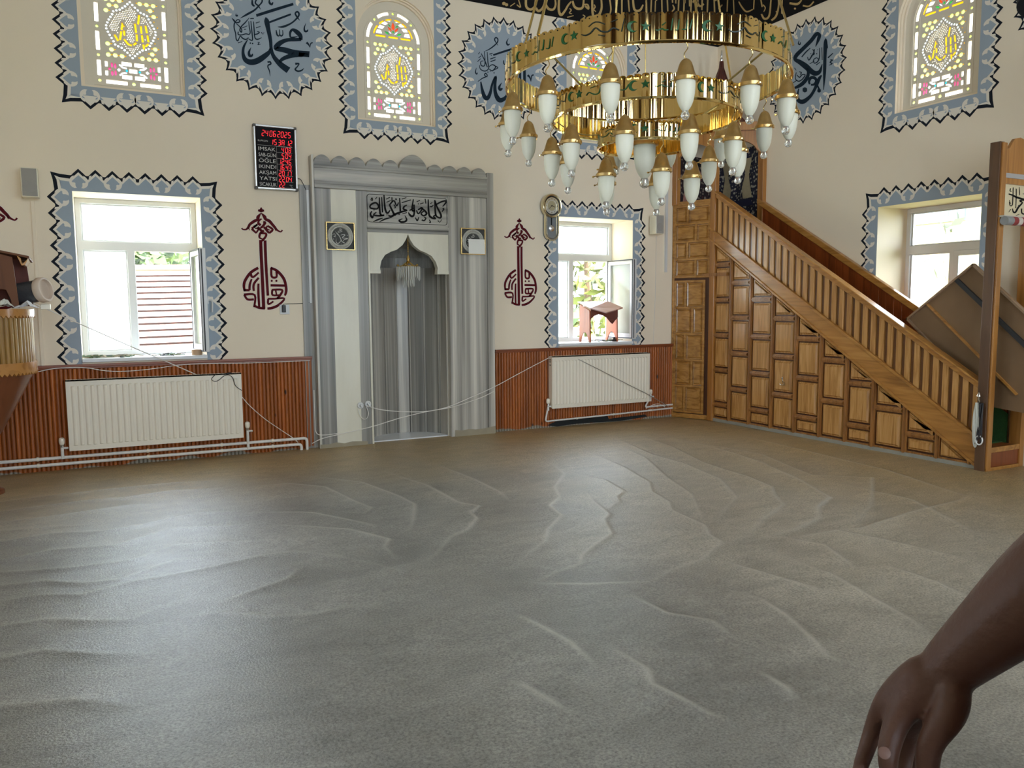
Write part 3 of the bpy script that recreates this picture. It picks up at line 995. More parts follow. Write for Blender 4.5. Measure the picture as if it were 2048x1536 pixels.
# black frieze with gold script round the top of the walls
BAND = """335,-60,30 335,80,30 390,122,32 440,90,28 450,40,24 460,-40,20;460,100,28 490,142,32 540,110,28 570,40,24 575,-40,20;588,60,26 620,112,32 680,122,28 712,60,24 700,-40,18;760,-60,28 752,120,30 780,192,34 830,140,26 870,70,24 912,20,18
930,10,24 950,80,30 1000,112,32 1060,90,28 1072,-40,20;1090,75,24 1132,112,28 1122,60,20 1078,60,20;1180,-60,24 1185,160,30 1215,222,36 1272,180,32 1302,90,26 1290,-60,20;1205,58,12 1218,90,16 1200,120,16 1228,150,10;890,108,12 912,130,14 888,165,14 922,176,8;860,222,14 942,200,10;1060,190,12 1087,214,14 1028,252,6
50,45,44;84,60,40;130,82,12 192,38,10;215,60,12 262,92,16 238,0,12;1400,-40,18 1420,120,20 1398,195,14;1480,-40,20 1490,160,18;1560,-40,22 1560,190,20;1640,-40,20 1655,150,16;1700,-40,24 1720,120,30 1790,132,28 1832,60,18;1870,-40,20 1880,190,16;1940,-40,18 1930,190,16;1990,10,14 1985,150,14
2070,-40,18 2075,170,18;2140,-40,18 2150,190,16;2210,60,14 2230,110,20 2200,150,14;2290,-40,20 2280,180,16;2360,-60,22 2350,200,18;2450,-40,20 2440,190,18;2520,20,20 2560,80,26 2610,50,20;2660,-40,18 2650,210,16;2740,-40,20 2750,230,18"""
BANDR = """1480,-20,16 1500,90,18;1490,180,20 1530,242,28 1590,200,24 1612,0,18;1618,262,24 1680,200,26 1712,60,20 1700,-60,16;1760,-60,14 1750,175,16;1850,40,26 1950,52,30 2005,0,16;2020,72,20 2100,80,20 2160,20,18;700,-60,16 690,150,14;800,-60,16 790,140,14;860,60,14 930,110,24 990,60,14;1060,-60,16 1050,150,14;1130,-60,14 1140,180,14;1200,20,14 1240,90,20 1300,150,20 1380,120,14;1400,-60,16 1390,120,14;1510,60,14 1540,100,14 1520,150,10;1920,110,26;1680,150,14"""


def frieze(name, F, u0, u1, txt, fn, pts):
    root = thing(name, None, None, F((u0 + u1) / 2, 4.917), kind='structure')
    mb = MB(); mb.fbox(F, u0, u1, 4.917, 5.75, 0.0, 0.006); mb.build('ground', M_BLACK, root)
    mb = MB(); strokes(mb, txt, fn)
    for (a, z) in pts:      # the lettering goes on along and above
        strokes(mb, BAND, lambda x, y: F(a + x / 2048 * 2.1, z - y / 260 * 0.36, 0.0085), 3, 1.3)
    mb.build('gold_script', M_GOLDP, root, recalc=False)
    return root


frieze('trim_13', WQ, XL, XR, BAND, px(('Y', D - 0.0085), 1000, 0, 6.4), [(-1.3, 5.28), (1.05, 5.28), (-1.2, 5.66), (1.3, 5.66), (3.6, 5.66), (4.75, 5.62)])
frieze('trim_14', WR, -D, -YB, BANDR, px(('X', XR - 0.0085), 1290, 0, 6.4), [(-8.4, 5.66), (-5.9, 5.3), (-6.0, 5.66), (-3.4, 5.3), (-3.5, 5.66), (-0.9, 5.3), (-1.0, 5.66)])
# ================================================================== lower windows
FY = 0.47      # depth of the plastic frame behind the wall face


def pane_frame(mb, F, u0, u1, v0, v1, w, n0, n1):
    mb.solid([rect(u0, u1, v0, v1), rect(u0 + w, u1 - w, v0 + w, v1 - w)], F, n0, n1)


def lower_window(name, F, u0, u1, v0, v1, mull, tz, open_leaf, frost=M_FROST, open_u=0.0):
    """Two-light plastic window with a fixed top light; the right leaf stands open into the room if open_leaf."""
    root = thing(name, None, None, F((u0 + u1) / 2, v0), kind='structure')
    n0, n1 = -FY, -FY - 0.07
    fr = 0.05
    mb = MB(); mb.solid([rect(u0, u1, v0, v1), rect(u0 + fr, u1 - fr, tz + 0.045, v1 - fr), rect(u0 + fr, mull - 0.035, v0 + fr, tz - 0.045), rect(mull + 0.035, u1 - fr, v0 + fr, tz - 0.045)], F, n0, n1)
    mb.build('frame', M_PVC, root, bevel=0.006)
    mb = MB()
    for (a, b, c, d) in ((u0 + fr, u1 - fr, tz + 0.045, v1 - fr), (u0 + fr, mull - 0.035, v0 + fr, tz - 0.045)):
        mb.solid([rect(a - .002, b + .002, c - .002, d + .002), rect(a + 0.012, b - 0.012, c + 0.012, d - 0.012)], F, n0 - 0.028, n0 - 0.040)
    mb.build('gasket', M_PVC, root)
    mb = MB(); mb.fbox(F, u0 + fr, u1 - fr, tz + 0.045, v1 - fr, n0 - 0.030, n0 - 0.036); mb.build('pane', frost, root)
    mb = MB(); mb.fbox(F, u0 + fr, mull - 0.035, v0 + fr, tz - 0.045, n0 - 0.030, n0 - 0.036); mb.build('pane', frost, root)
    lw = u1 - fr - (mull + 0.035)
    if open_leaf:
        hu = u1 - fr + 0.0
        a = math.radians(open_leaf)
        U = F.u * (-math.cos(a)) + F.n * math.sin(a)
        Nn = F.u * (-math.sin(a)) - F.n * math.cos(a)
        G = Frame(F(hu, 0, n0 + 0.012), U, F.v, Nn)
        va, vb = v0 + fr - 0.012, tz - 0.033
        mb = MB(); mb.solid([rect(0, lw, va, vb), rect(0.065, lw - 0.065, va + 0.065, vb - 0.065)], G, -0.03, 0.03)
        c = mb.build('casement', M_PVC, root, bevel=0.005)
        mb = MB(); mb.fbox(G, 0.065, lw - 0.065, va + 0.065, vb - 0.065, -0.006, 0.006); mb.build('pane', frost, c)
        mb = MB(); mb.solid([rect(0.004, lw - 0.004, va + 0.004, vb - 0.004), rect(0.016, lw - 0.016, va + 0.016, vb - 0.016)], G, 0.03, 0.036)
        mb.solid([rect(lw, lw + 0.0015, va + 0.01, vb - 0.01)], G, 0.004, 0.016)
        mb.build('seal', M_SEAL, c)
        mb = MB()
        h = (va + vb) / 2 + 0.0
        mb.fbox(G, lw - 0.045, lw - 0.02, h - 0.035, h + 0.035, -0.03, -0.042)
        mb.tube([G(lw - 0.033, h, -0.04), G(lw - 0.033, h, -0.075), G(lw - 0.033, h - 0.02, -0.08), G(lw - 0.033, h - 0.12, -0.075)], 0.008, 8)
        mb.build('handle', M_PVC, c, smooth=True)
    else:
        mb = MB(); mb.fbox(F, mull + 0.035, u1 - fr, v0 + fr, tz - 0.045, n0 - 0.030, n0 - 0.036); mb.build('pane', frost, root)
        mb = MB(); mb.solid([rect(mull + 0.02, u1 - fr + .01, v0 + fr - .01, tz - 0.035), rect(mull + 0.075, u1 - fr - .045, v0 + fr + .045, tz - 0.09)], F, n0 + 0.012, n0 - 0.02)
        mb.build('casement', M_PVC, root, bevel=0.005)
    mb = MB(); mb.fbox(F, u0 - 0.0, u1 + 0.0, v0 - 0.03, v0 + 0.004, -FY, 0.035); mb.build('sill', M_SILL, root, bevel=0.005)
    return root


lower_window('window_1', WQ, -0.215, 0.89, 1.03, 2.585, 0.26, 2.125, 94)
lower_window('window_2', WQ, 4.98, 6.09, 1.03, 2.585, 5.452, 2.125, 92)
lower_window('window_3', WR, -5.878, -4.742, 0.98, 2.53, -5.33, 2.08, 0, frost=M_GLASS)
for k, (F, c, z0, z1) in enumerate([(WL, 5.31, .98, 2.53), (WL, 2.75, .98, 2.53)]):
    lower_window('window_%d' % (8 + k), F, c - 0.568, c + 0.568, z0, z1, c, 2.08, 0, frost=M_GLASS)

# ================================================================== arched stained-glass windows
def stained_parts():
    holes = []       # (loop, colour index)
    WHT, GRN, YEL, RED_, LEAFG, PINK, CYAN, PALE = range(8)

    def bar(pts, w, c):
        L, Rr = [], []
        for i in range(len(pts)):
            a = Vector(pts[max(i - 1, 0)]); b = Vector(pts[min(i + 1, len(pts) - 1)])
            d = (b - a).normalized(); p = Vector(pts[i])
            L.append((p.x - d.y * w, p.y + d.x * w)); Rr.append((p.x + d.y * w, p.y - d.x * w))
        holes.append((L + Rr[::-1], c))
    spring, R = 0.885, 0.288
    for sx in (-1, 1):
        u = sx * R
        for (a, b) in ((0.135, 0.275), (0.365, 0.535), (0.62, 0.79)):
            bar([(u, a), (u, b)], 0.0165, WHT)
        for v in (0.09, 0.32, 0.578, 0.842):
            holes.append((circ(u, v, 0.014, 8), GRN))
        bar([(sx * 0.055, 0.085), (sx * 0.235, 0.085)], 0.0165, WHT)
        arcp = lambda a0, a1, r, n=5: [(sx * r * math.cos(math.radians(a0 + (a1 - a0) * i / n)), spring + r * math.sin(math.radians(a0 + (a1 - a0) * i / n))) for i in range(n + 1)]
        bar(arcp(2, 34, R), 0.0165, WHT); holes.append((circ(sx * R * math.cos(math.radians(44)), spring + R * math.sin(math.radians(44)), 0.015, 8), GRN))
        bar(arcp(53, 80, R), 0.0165, WHT)
        bar(arcp(14, 40, 0.226, 4), 0.009, YEL); bar(arcp(47, 63, 0.226, 3), 0.009, YEL); bar(arcp(68, 86, 0.226, 3), 0.009, YEL)
        bar([(sx * 0.085, 0.925), (sx * 0.200, 0.925)], 0.010, YEL)
        # white field of the lunette
        holes.append(([(sx * 0.125, 0.95), (sx * 0.195, 0.95), (sx * 0.180, 0.99), (sx * 0.135, 0.985)], WHT))
        holes.append(([(sx * 0.120, 1.0), (sx * 0.17, 1.005), (sx * 0.15, 1.04), (sx * 0.095, 1.03)], WHT))
        holes.append(([(sx * 0.09, 1.045), (sx * 0.135, 1.055), (sx * 0.095, 1.085), (sx * 0.055, 1.065)], WHT))
        holes.append(([(sx * 0.03, 1.085), (sx * 0.075, 1.09), (sx * 0.03, 1.1)], WHT))
        # tulip
        holes.append(([(sx * 0.022, 0.985), (sx * 0.05, 1.005), (sx * 0.062, 1.035), (sx * 0.034, 1.02), (sx * 0.018, 1.005)], RED_))
        holes.append(([(sx * 0.04, 0.945), (sx * 0.075, 0.955), (sx * 0.1, 0.98), (sx * 0.06, 0.975)], LEAFG))
        holes.append(([(sx * 0.028, 1.03), (sx * 0.05, 1.042), (sx * 0.062, 1.06), (sx * 0.035, 1.052)], LEAFG))
        holes.append(([(sx * 0.012, 0.955), (sx * 0.034, 0.965), (sx * 0.065, 1.0), (sx * 0.03, 0.98)], PALE))
    holes.append(([(0.0, 1.0), (0.018, 1.02), (0.016, 1.05), (0, 1.09), (-0.016, 1.05), (-0.018, 1.02)], RED_))
    holes.append((circ(0, 0.983, 0.012, 8), LEAFG))
    bar([(-0.055, 0.925), (0.055, 0.925)], 0.010, YEL)
    holes.append((circ(0, 0.085, 0.016, 8), GRN)); holes.append((circ(0, spring + R, 0.015, 8), GRN))
    # medallion outline
    q = [(0, .262), (.045, .215), (.095, .175), (.145, .160), (.165, .115), (.195, .065), (.222, 0)]
    full = q + [(x, -y) for (x, y) in q[-2::-1]] + [(-x, -y) for (x, y) in q[1:]] + [(-x, y) for (x, y) in q[-2:0:-1]]
    mc = 0.582
    L = 0; per = []
    for i in range(len(full)):
        a, b = full[i], full[(i + 1) % len(full)]
        per.append(math.dist(a, b))
    tot = sum(per); nd = 46
    for k in range(nd):
        t = tot * k / nd; i = 0
        while t > per[i]:
            t -= per[i]; i += 1
        a, b = full[i], full[(i + 1) % len(full)]
        f = t / per[i]
        holes.append((circ((a[0] + (b[0] - a[0]) * f) * .97, mc + (a[1] + (b[1] - a[1]) * f) * .97, 0.0110, 8), PALE))

    def inside(x, y, s=1.0):
        x, y = abs(x) / s, abs(y) / s
        for i in range(len(q) - 1):
            (xa, ya), (xb, yb) = q[i], q[i + 1]
            if xa <= x <= xb:
                return y < ya + (yb - ya) * (x - xa) / (xb - xa + 1e-9)
        return False
    # dotted field
    i = 0
    v = 0.333
    while v < 0.86:
        u = -0.205 + (0.0 if i % 2 == 0 else 0.029)
        while u < 0.225:
            if not inside(u, v - mc, 1.16):
                holes.append((circ(u, v, 0.021, 9), GRN if (i * 3 + int(u * 50)) % 3 else WHT))
            if not inside(u + 0.029, v - mc, 1.09) and abs(u + .029) < 0.235:
                holes.append((circ(u + 0.029, v + 0.002, 0.0075, 6), YEL))
            u += 0.058
        v += 0.050
        i += 1
    # golden word in the middle
    gold = [[(-.145, -.06), (-.115, -.115)], [(-.100, -.105), (-.085, -.02)], [(-.082, -.01), (-.070, .06), (-.058, .02)], [(-.062, -.01), (-.06, -.06)],
            [(-.065, -.09), (-.03, -.135), (0, -.14)], [(.012, -.135), (.04, -.11)], [(.045, -.095), (.045, -.03)], [(.042, -.02), (.035, .065)],
            [(.062, .06), (.075, .15)], [(.085, .05), (.088, -.02)], [(.09, -.03), (.095, -.10)], [(.098, -.115), (.105, -.165)], [(.125, .06), (.135, -.01)],
            [(.138, -.025), (.145, -.09)], [(.145, -.105), (.115, -.135)]]
    gpts = []
    for g in gold:
        bar([(a, mc + b) for (a, b) in g], 0.009, YEL)
        for j in range(len(g) - 1):
            for f in (0, .25, .5, .75, 1):
                gpts.append((g[j][0] + (g[j + 1][0] - g[j][0]) * f, g[j][1] + (g[j + 1][1] - g[j][1]) * f))
    v = -0.22; k = 0
    while v < 0.23:
        u = -0.18 + (0.009 if k % 2 else 0)
        while u < 0.18:
            if inside(u, v, 0.84) and min(math.dist((u, v), g) for g in gpts) > 0.024:
                holes.append((circ(u, mc + v, 0.0066, 6), WHT))
            u += 0.018
        v += 0.0165; k += 1
    # flower strip at the foot
    b0, b1 = 0.122, 0.285
    bm_ = (b0 + b1) / 2
    for sx in (-1, 1):
        holes.append((rect(min(sx * .215, sx * .238), max(sx * .215, sx * .238), b0 + .02, bm_ - .018), WHT)); holes.append((rect(min(sx * .215, sx * .238), max(sx * .215, sx * .238), bm_ + .018, b1 - .015), WHT))
        holes.append((circ(sx * .2, bm_, .013, 8), PINK))
        for dy in (-1, 1):
            holes.append((circ(sx * .18, bm_ + dy * .038, .011, 8, .024), PINK)); holes.append((circ(sx * .152, bm_ + dy * .032, .010, 8, .026), PINK))
            holes.append((rect(min(sx * .012, sx * .098), max(sx * .012, sx * .098), bm_ + dy * .06 - .018, bm_ + dy * .06 + .018), WHT))
            bar([(sx * .055, bm_ + dy * .02), (sx * .09, bm_ + dy * .026), (sx * .118, bm_ + dy * .05)], 0.008, PALE)
        holes.append((circ(sx * .122, bm_, .017, 4), PALE)); holes.append((circ(sx * .056, bm_, .012, 8), CYAN))
    holes.append((rect(-.034, .034, bm_ - .018, bm_ + .018), WHT))
    return holes


HOLES = stained_parts()
GEMS = [gem('white_glass', (0.62, 0.60, 0.58)), gem('green_glass', (0.25, 0.33, 0.10)), gem('yellow_glass', (0.34, 0.185, 0.004)), gem('red_glass', (0.26, 0.022, 0.006)),
        gem('leaf_green_glass', (0.012, 0.14, 0.025)), gem('pink_glass', (0.20, 0.025, 0.075)), gem('cyan_glass', (0.012, 0.16, 0.22)), gem('pale_blue_glass', (0.38, 0.46, 0.60))]
M_STUCCO = mat('carved_stucco', (0.76, 0.69, 0.56), 0.8, bump=0.1, bscale=90)
_st = {}


def stained(name, F, c, z0):
    root = thing(name, None, None, F(c, z0), kind='structure')
    G = Frame(F(c, z0), F.u, F.v, F.n)
    mb = MB()
    outer = [(-UPH - .01, -0.01), (UPH + .01, -0.01)] + arc(0, UPS - z0, UPH + .01, 0, 180, 20)
    mb.solid([outer] + [h for (h, _) in HOLES], G, -0.085, -0.105)
    # raised margin round the glass field
    mb.solid([[(-.335, .045), (.335, .045)] + arc(0, .885, .335, 0, 180, 18), [(-.318, .06), (.318, .06)] + arc(0, .885, .318, 0, 180, 18)], G, -0.085, -0.077)
    mb.solid([[(-.262, .105), (.262, .105)] + arc(0, .885, .262, 0, 180, 18), [(-.252, .115), (.252, .115)] + arc(0, .885, .252, 0, 180, 18)], G, -0.085, -0.080)
    mb.build('stucco_lattice', M_STUCCO, root)
    mb = MB()
    for (h, k) in HOLES:
        mb.flat([h], G, -0.090, mi=k)
    mb.build('glass', GEMS, root, recalc=False)
    # soft rounded reveal round the recess
    mb = MB()
    ol = [(UPH, -0.0), (UPH, UPS - z0)] + arc(0, UPS - z0, UPH, 0, 180, 20)[1:] + [(-UPH, 0.0)]
    for (d, n0, n1) in ((0.0, 0.0, -0.03), (0.012, -0.03, -0.06), (0.03, -0.06, -0.085)):
        inn = [(UPH - d, d), (UPH - d, UPS - z0)] + arc(0, UPS - z0, UPH - d, 0, 180, 20)[1:] + [(-UPH + d, d)]
        out = [(UPH + .002, -0.002), (UPH + .002, UPS - z0)] + arc(0, UPS - z0, UPH + .002, 0, 180, 20)[1:] + [(-UPH - .002, -0.002)]
        if d:
            mb.solid([out, inn], G, n0, n1)
    mb.build('reveal', M_WALL, root)
    return root


for k, (F, c, z) in enumerate([(WQ, *UPC[0]), (WQ, *UPC[1]), (WQ, *UPC[2]), (WR, -5.28, 3.47)]):
    stained('window_%d' % (4 + k), F, c, z)

for k, (c, z0, z1) in enumerate(BW):  # rear windows out of view, added for fill daylight
    root = thing('window_%d' % (11 + k), None, None, WF(-c, z0), kind='structure')
    mb = MB(); mb.solid([rect(-c - .7, -c + .7, z0, z1), rect(-c - .64, -c - .03, z0 + .06, z1 - .06), rect(-c + .03, -c + .64, z0 + .06, z1 - .06)], WF, -FY, -FY - 0.07)
    mb.build('frame', M_PVC, root, bevel=0.006)
    mb = MB(); mb.fbox(WF, -c - .66, -c + .66, z0 + .04, z1 - .04, -FY - .03, -FY - .036); mb.build('pane', M_GLASS, root)
# ================================================================== marble mihrab
MY = 8.35
NQ = Frame((0, MY, 0), (1, 0, 0), (0, 0, 1), (0, -1, 0))    # front plane of the mihrab slab
M_MV = marble('marble_vertical', (0.18, 0.165, 0.14), (0.42, 0.39, 0.335), (0.66, 0.62, 0.53), (11, 11, 0.16))
M_MVD = marble('marble_vertical_dark', (0.115, 0.108, 0.095), (0.25, 0.235, 0.205), (0.47, 0.43, 0.37), (12, 12, 0.12))
M_MH = marble('marble_horizontal', (0.15, 0.138, 0.118), (0.32, 0.30, 0.255), (0.50, 0.465, 0.395), (0.35, 3, 11))
M_MW = marble('marble_white', (0.62, 0.575, 0.455), (0.70, 0.655, 0.52), (0.74, 0.70, 0.57), (3, 3, 0.5))
M_MD = marble('marble_niche', (0.12, 0.12, 0.115), (0.24, 0.235, 0.22), (0.36, 0.35, 0.32), (9, 9, 0.2))

mih = thing('mihrab', 'grey veined marble prayer niche with scalloped top and pointed arch', 'mihrab', (3.02, MY, 0))
zt, zb = 3.0, 2.735        # frieze
mb = MB()
mb.fbox(NQ, 1.985, 2.16, 0, zb, -0.10, 0.0); mb.build('pilaster', M_MVD, mih, bevel=0.003); mb = MB(); mb.fbox(NQ, 2.43, 2.545, 0, zb, -0.10, 0.0)
mb.build('pilaster', M_MVD, mih, bevel=0.003)
mb = MB(); mb.fbox(NQ, 2.16, 2.43, 0, zb, -0.10, -0.002)
mb.build('white_panel', M_MW, mih)
mb = MB(); mb.fbox(NQ, 3.49, 3.965, 0, zb, -0.10, -0.001); mb.build('pilaster', M_MV, mih, bevel=0.003)
mb = MB(); mb.fbox(NQ, 3.965, 4.05, 0, zt + .02, -0.10, 0.012); mb.build('edge_moulding', M_MV, mih, bevel=0.004); mb = MB(); mb.fbox(NQ, 1.965, 1.99, 0, zt + .07, -0.10, 0.016)
mb.build('edge_moulding', M_MV, mih, bevel=0.004)
mb = MB(); mb.fbox(NQ, 1.855, 1.966, 0, 2.77, -0.10, -0.075); mb.build('side_strip', M_MVD, mih)
mb = MB()
mb.fbox(NQ, 1.99, 3.97, zb, zt - .03, -0.10, 0.012)
for (za, n) in ((zb, .022), (zb + .045, .018), (zt - .06, .02)):
    mb.fbox(NQ, 1.99, 3.97, za, za + .028, 0.0, n)
mb.build('frieze', M_MH, mih, bevel=0.004)
# cresting
mb = MB()
top = []
xs = [1.992 + i * 0.1855 for i in range(6)]
sc = lambda a, b, h, n=10: [(a + (b - a) * i / n, zt - .005 + h * math.sin(PI * i / n) ** 0.6) for i in range(n + 1)]
pr = [(1.992, zt - .03)]
for i in range(5):
    pr += sc(xs[i], xs[i + 1], 0.085)
pr += sc(xs[5], 3.25, 0.16, 16)
w = (3.966 - 3.25) / 4
for i in range(4):
    pr += sc(3.25 + i * w, 3.25 + (i + 1) * w, 0.072)
pr += [(3.966, zt - .03)]
cl = [pr[0]]
for q in pr[1:]:
    if math.dist(q, cl[-1]) > 1e-4:
        cl.append(q)
mb.solid([cl], NQ, -0.085, -0.005)
mb.build('cresting', M_MH, mih, bevel=0.003)
# head of the recess: inscription slab, cornice, arch plate
mb = MB(); mb.fbox(NQ, 2.545, 3.49, 2.38, zb, -0.10, -0.012); mb.build('inscription_field', M_MH, mih)
insc = MB()
f0 = px(('Y', MY + 0.008), 720, 370, 7.679)


def rrect(u0, u1, v0, v1, r, n=5):
    return arc(u1 - r, v1 - r, r, 0, 90, n) + arc(u0 + r, v1 - r, r, 90, 180, n) + arc(u0 + r, v0 + r, r, 180, 270, n) + arc(u1 - r, v0 + r, r, 270, 360, n)


insc.flat([rrect(2.552, 3.478, 2.408, 2.708, .03), rrect(2.558, 3.472, 2.414, 2.702, .026)], NQ, -0.009)
strokes(insc, """1155,240,10 1180,330,20 1240,450,24 1238,502,22 1190,492,20 1160,440,22 1148,230,14;1170,300,18 1250,258,20 1318,244,20 1312,280,20 1268,332,10
1048,220,14 1058,440,24 1100,502,24 1162,516,18 1130,482,18 1172,458,16;1258,412,10 1287,370,18 1268,358,12;1070,330,12 1100,332,16 1127,308,10;1080,287,10 1112,268,8
930,340,14 1000,400,22 1022,442,24 980,472,20 938,440,18 982,398,14;890,380,18 962,350,18 898,442,18 868,388,16;850,395,22 800,380,22 820,218,14;830,300,18 832,442,22 800,482,26 760,452,22 743,418,10;760,392,16 832,348,14
722,308,10 680,330,20 668,370,22 722,390,16 640,412,24 560,440,26 520,462,26 480,482,26 438,470,16;608,200,14 620,402,22;640,272,12 782,228,12;640,217,10 712,194,10
450,298,18 520,440,26 552,462,18;450,310,18 520,240,18 562,320,16 592,268,14;490,188,14 492,262,14;368,155,14 385,360,24 420,432,24 462,388,14;400,217,10 462,188,10;405,267,10 472,238,10
298,190,14 310,440,24 374,462,16;333,185,12 346,422,18;150,340,18 170,300,22 240,272,22 284,320,20 260,366,18 170,356,20 150,332,14;370,466,18 290,472,22 208,458,18 252,418,14;182,400,12 160,450,22 190,502,24 202,468,14
165,228,12 185,198,14 192,237,12 163,232,8;235,217,12 262,184,8;205,562,8 280,530,20 352,508,8;300,567,8 380,525,20 487,498,8;595,545,20 630,567,24 690,562,24 716,530,22 688,468,6;592,545,18 652,518,10
850,500,12 880,547,18 902,492,10;948,535,16 985,547,16 1012,510,16 985,498,12;1065,532,10 1082,572,14 1062,576,10;1195,545,12 1225,572,6 1252,532,10;415,460,16;440,462,14;605,450,16;588,450,14;215,385,14;895,290,16
650,442,10 722,424,10;870,257,10 922,234,10;920,292,10 977,274,10;1000,212,12 1012,287,12;520,300,12 545,345,14 520,350,8;545,205,12 560,222,12 540,226,8""", f0, 4, 1.25)
insc.build('inscription', M_BLACK, mih, recalc=False)
mb = MB()
mb.fbox(NQ, 2.545, 3.49, 2.345, 2.385, -0.10, 0.002); mb.fbox(NQ, 2.545, 3.49, 2.305, 2.335, -0.10, -0.006); mb.fbox(NQ, 2.545, 3.49, 2.335, 2.345, -0.10, -0.014)
mb.build('cornice', M_MH, mih, bevel=0.003)
Lq = [(2.690, 1.862), (2.684, 1.93), (2.70, 2.00), (2.745, 2.065), (2.81, 2.10), (2.88, 2.125), (2.945, 2.175), (2.985, 2.235), (3.012, 2.298)]
Rq = [(3.038, 2.235), (3.080, 2.175), (3.145, 2.125), (3.215, 2.10), (3.285, 2.065), (3.335, 2.00), (3.358, 1.93), (3.350, 1.862)]
mb = MB(); mb.solid([[(2.545, 1.862)] + Lq + Rq + [(3.49, 1.862), (3.49, 2.306), (2.545, 2.306)]], NQ, -0.10, -0.016)
mb.build('arch_plate', M_MW, mih)
mb = MB(); mb.fbox(NQ, 2.545, 2.69, 1.862, 1.90, -0.02, -0.010); mb.fbox(NQ, 3.35, 3.49, 1.862, 1.90, -0.02, -0.010)
mb.fbox(NQ, 2.545, 2.567, 0, 2.30, -0.10, 0.006); mb.build('inner_moulding', M_MW, mih, bevel=0.003)
# niche: half decagon of upright slabs and a faceted vault
nb = [(2.567, 8.44), (2.60, 8.60), (2.72, 8.78), (2.88, 8.86), (3.03, 8.885), (3.18, 8.86), (3.34, 8.78), (3.455, 8.60), (3.49, 8.44)]
mats_n = [M_MV, M_MVD, M_MV, M_MVD, M_MV, M_MVD, M_MVD, M_MV]
for i in range(8):
    mb = MB()
    (xa, ya), (xb, yb) = nb[i], nb[i + 1]
    mb.add([(xa, ya, 0), (xb, yb, 0), (xb, yb, 1.95), (xa, ya, 1.95)], [(0, 1, 2, 3)])
    d = Vector((xb - xa, yb - ya, 0)).normalized(); nn = Vector((d.y, -d.x, 0))
    a, b = Vector((xa, ya, 0)), Vector((xb, yb, 0))
    for t in (0.0, 1.0):       # pilaster strips at the joints
        c = a.lerp(b, t)
        mb.tube([c + nn * .004, c + nn * .004 + Vector((0, 0, 1.95))], 0.012, 6)
    mb.build('niche_slab', mats_n[i], mih, recalc=False)
mb = MB()
apex = Vector((3.03, 8.52, 2.40))
rows = []
for k in range(7):
    t = k / 6
    rows.append([Vector((x, y, 1.95)).lerp(Vector((3.03, 8.45, 1.95)), 1 - math.cos(t * PI / 2) if t < 1 else 1.0) + Vector((0, 0, 0.44 * math.sin(t * PI / 2))) for (x, y) in nb])
for k in range(6):
    for i in range(8):
        mb.add([rows[k][i], rows[k][i + 1], rows[k + 1][i + 1], rows[k + 1][i]], [(0, 1, 2, 3)])
mb.build('niche_vault', M_MD, mih, recalc=False)
mb = MB(); mb.fbox(NQ, 2.53, 3.5, 0.0, 0.012, -0.56, -0.09); mb.build('niche_floor', M_SILL, mih)
# skirting of dried cement along the foot
mb = MB()
pts = [(1.97, 0.0)]
for i in range(25):
    x = 1.97 + 2.08 * i / 24
    if 2.56 < x < 3.47:
        continue
    pts.append((x, 0.035 + 0.03 * random.random() + (0.03 if x > 3.5 else 0)))
lp = [p for p in pts if p[0] < 2.56]; rp = [p for p in pts if p[0] > 3.4]
M_MUD = mat('dried_cement', (0.33, 0.285, 0.2), 0.9, var=0.15, scale=12)
mb.flat([lp + [(lp[-1][0], 0)]], NQ, 0.017); mb.flat([[(rp[0][0], 0)] + rp + [(rp[-1][0], 0)]], NQ, 0.0135)
mb.build('cement_splash', M_MUD, mih, recalc=False)

# framed round-script plaques
M_GILT = mat('gilt_frame', (0.80, 0.58, 0.25), 0.25, metal=1.0)
M_PDARK = mat('dark_leafy_ground', (0.03, 0.028, 0.022), 0.5, var=0.6, scale=40)
M_SILV = mat('silvery_relief', (0.48, 0.47, 0.42), 0.4, metal=0.3, var=0.35, scale=70, bump=0.5, bscale=120)


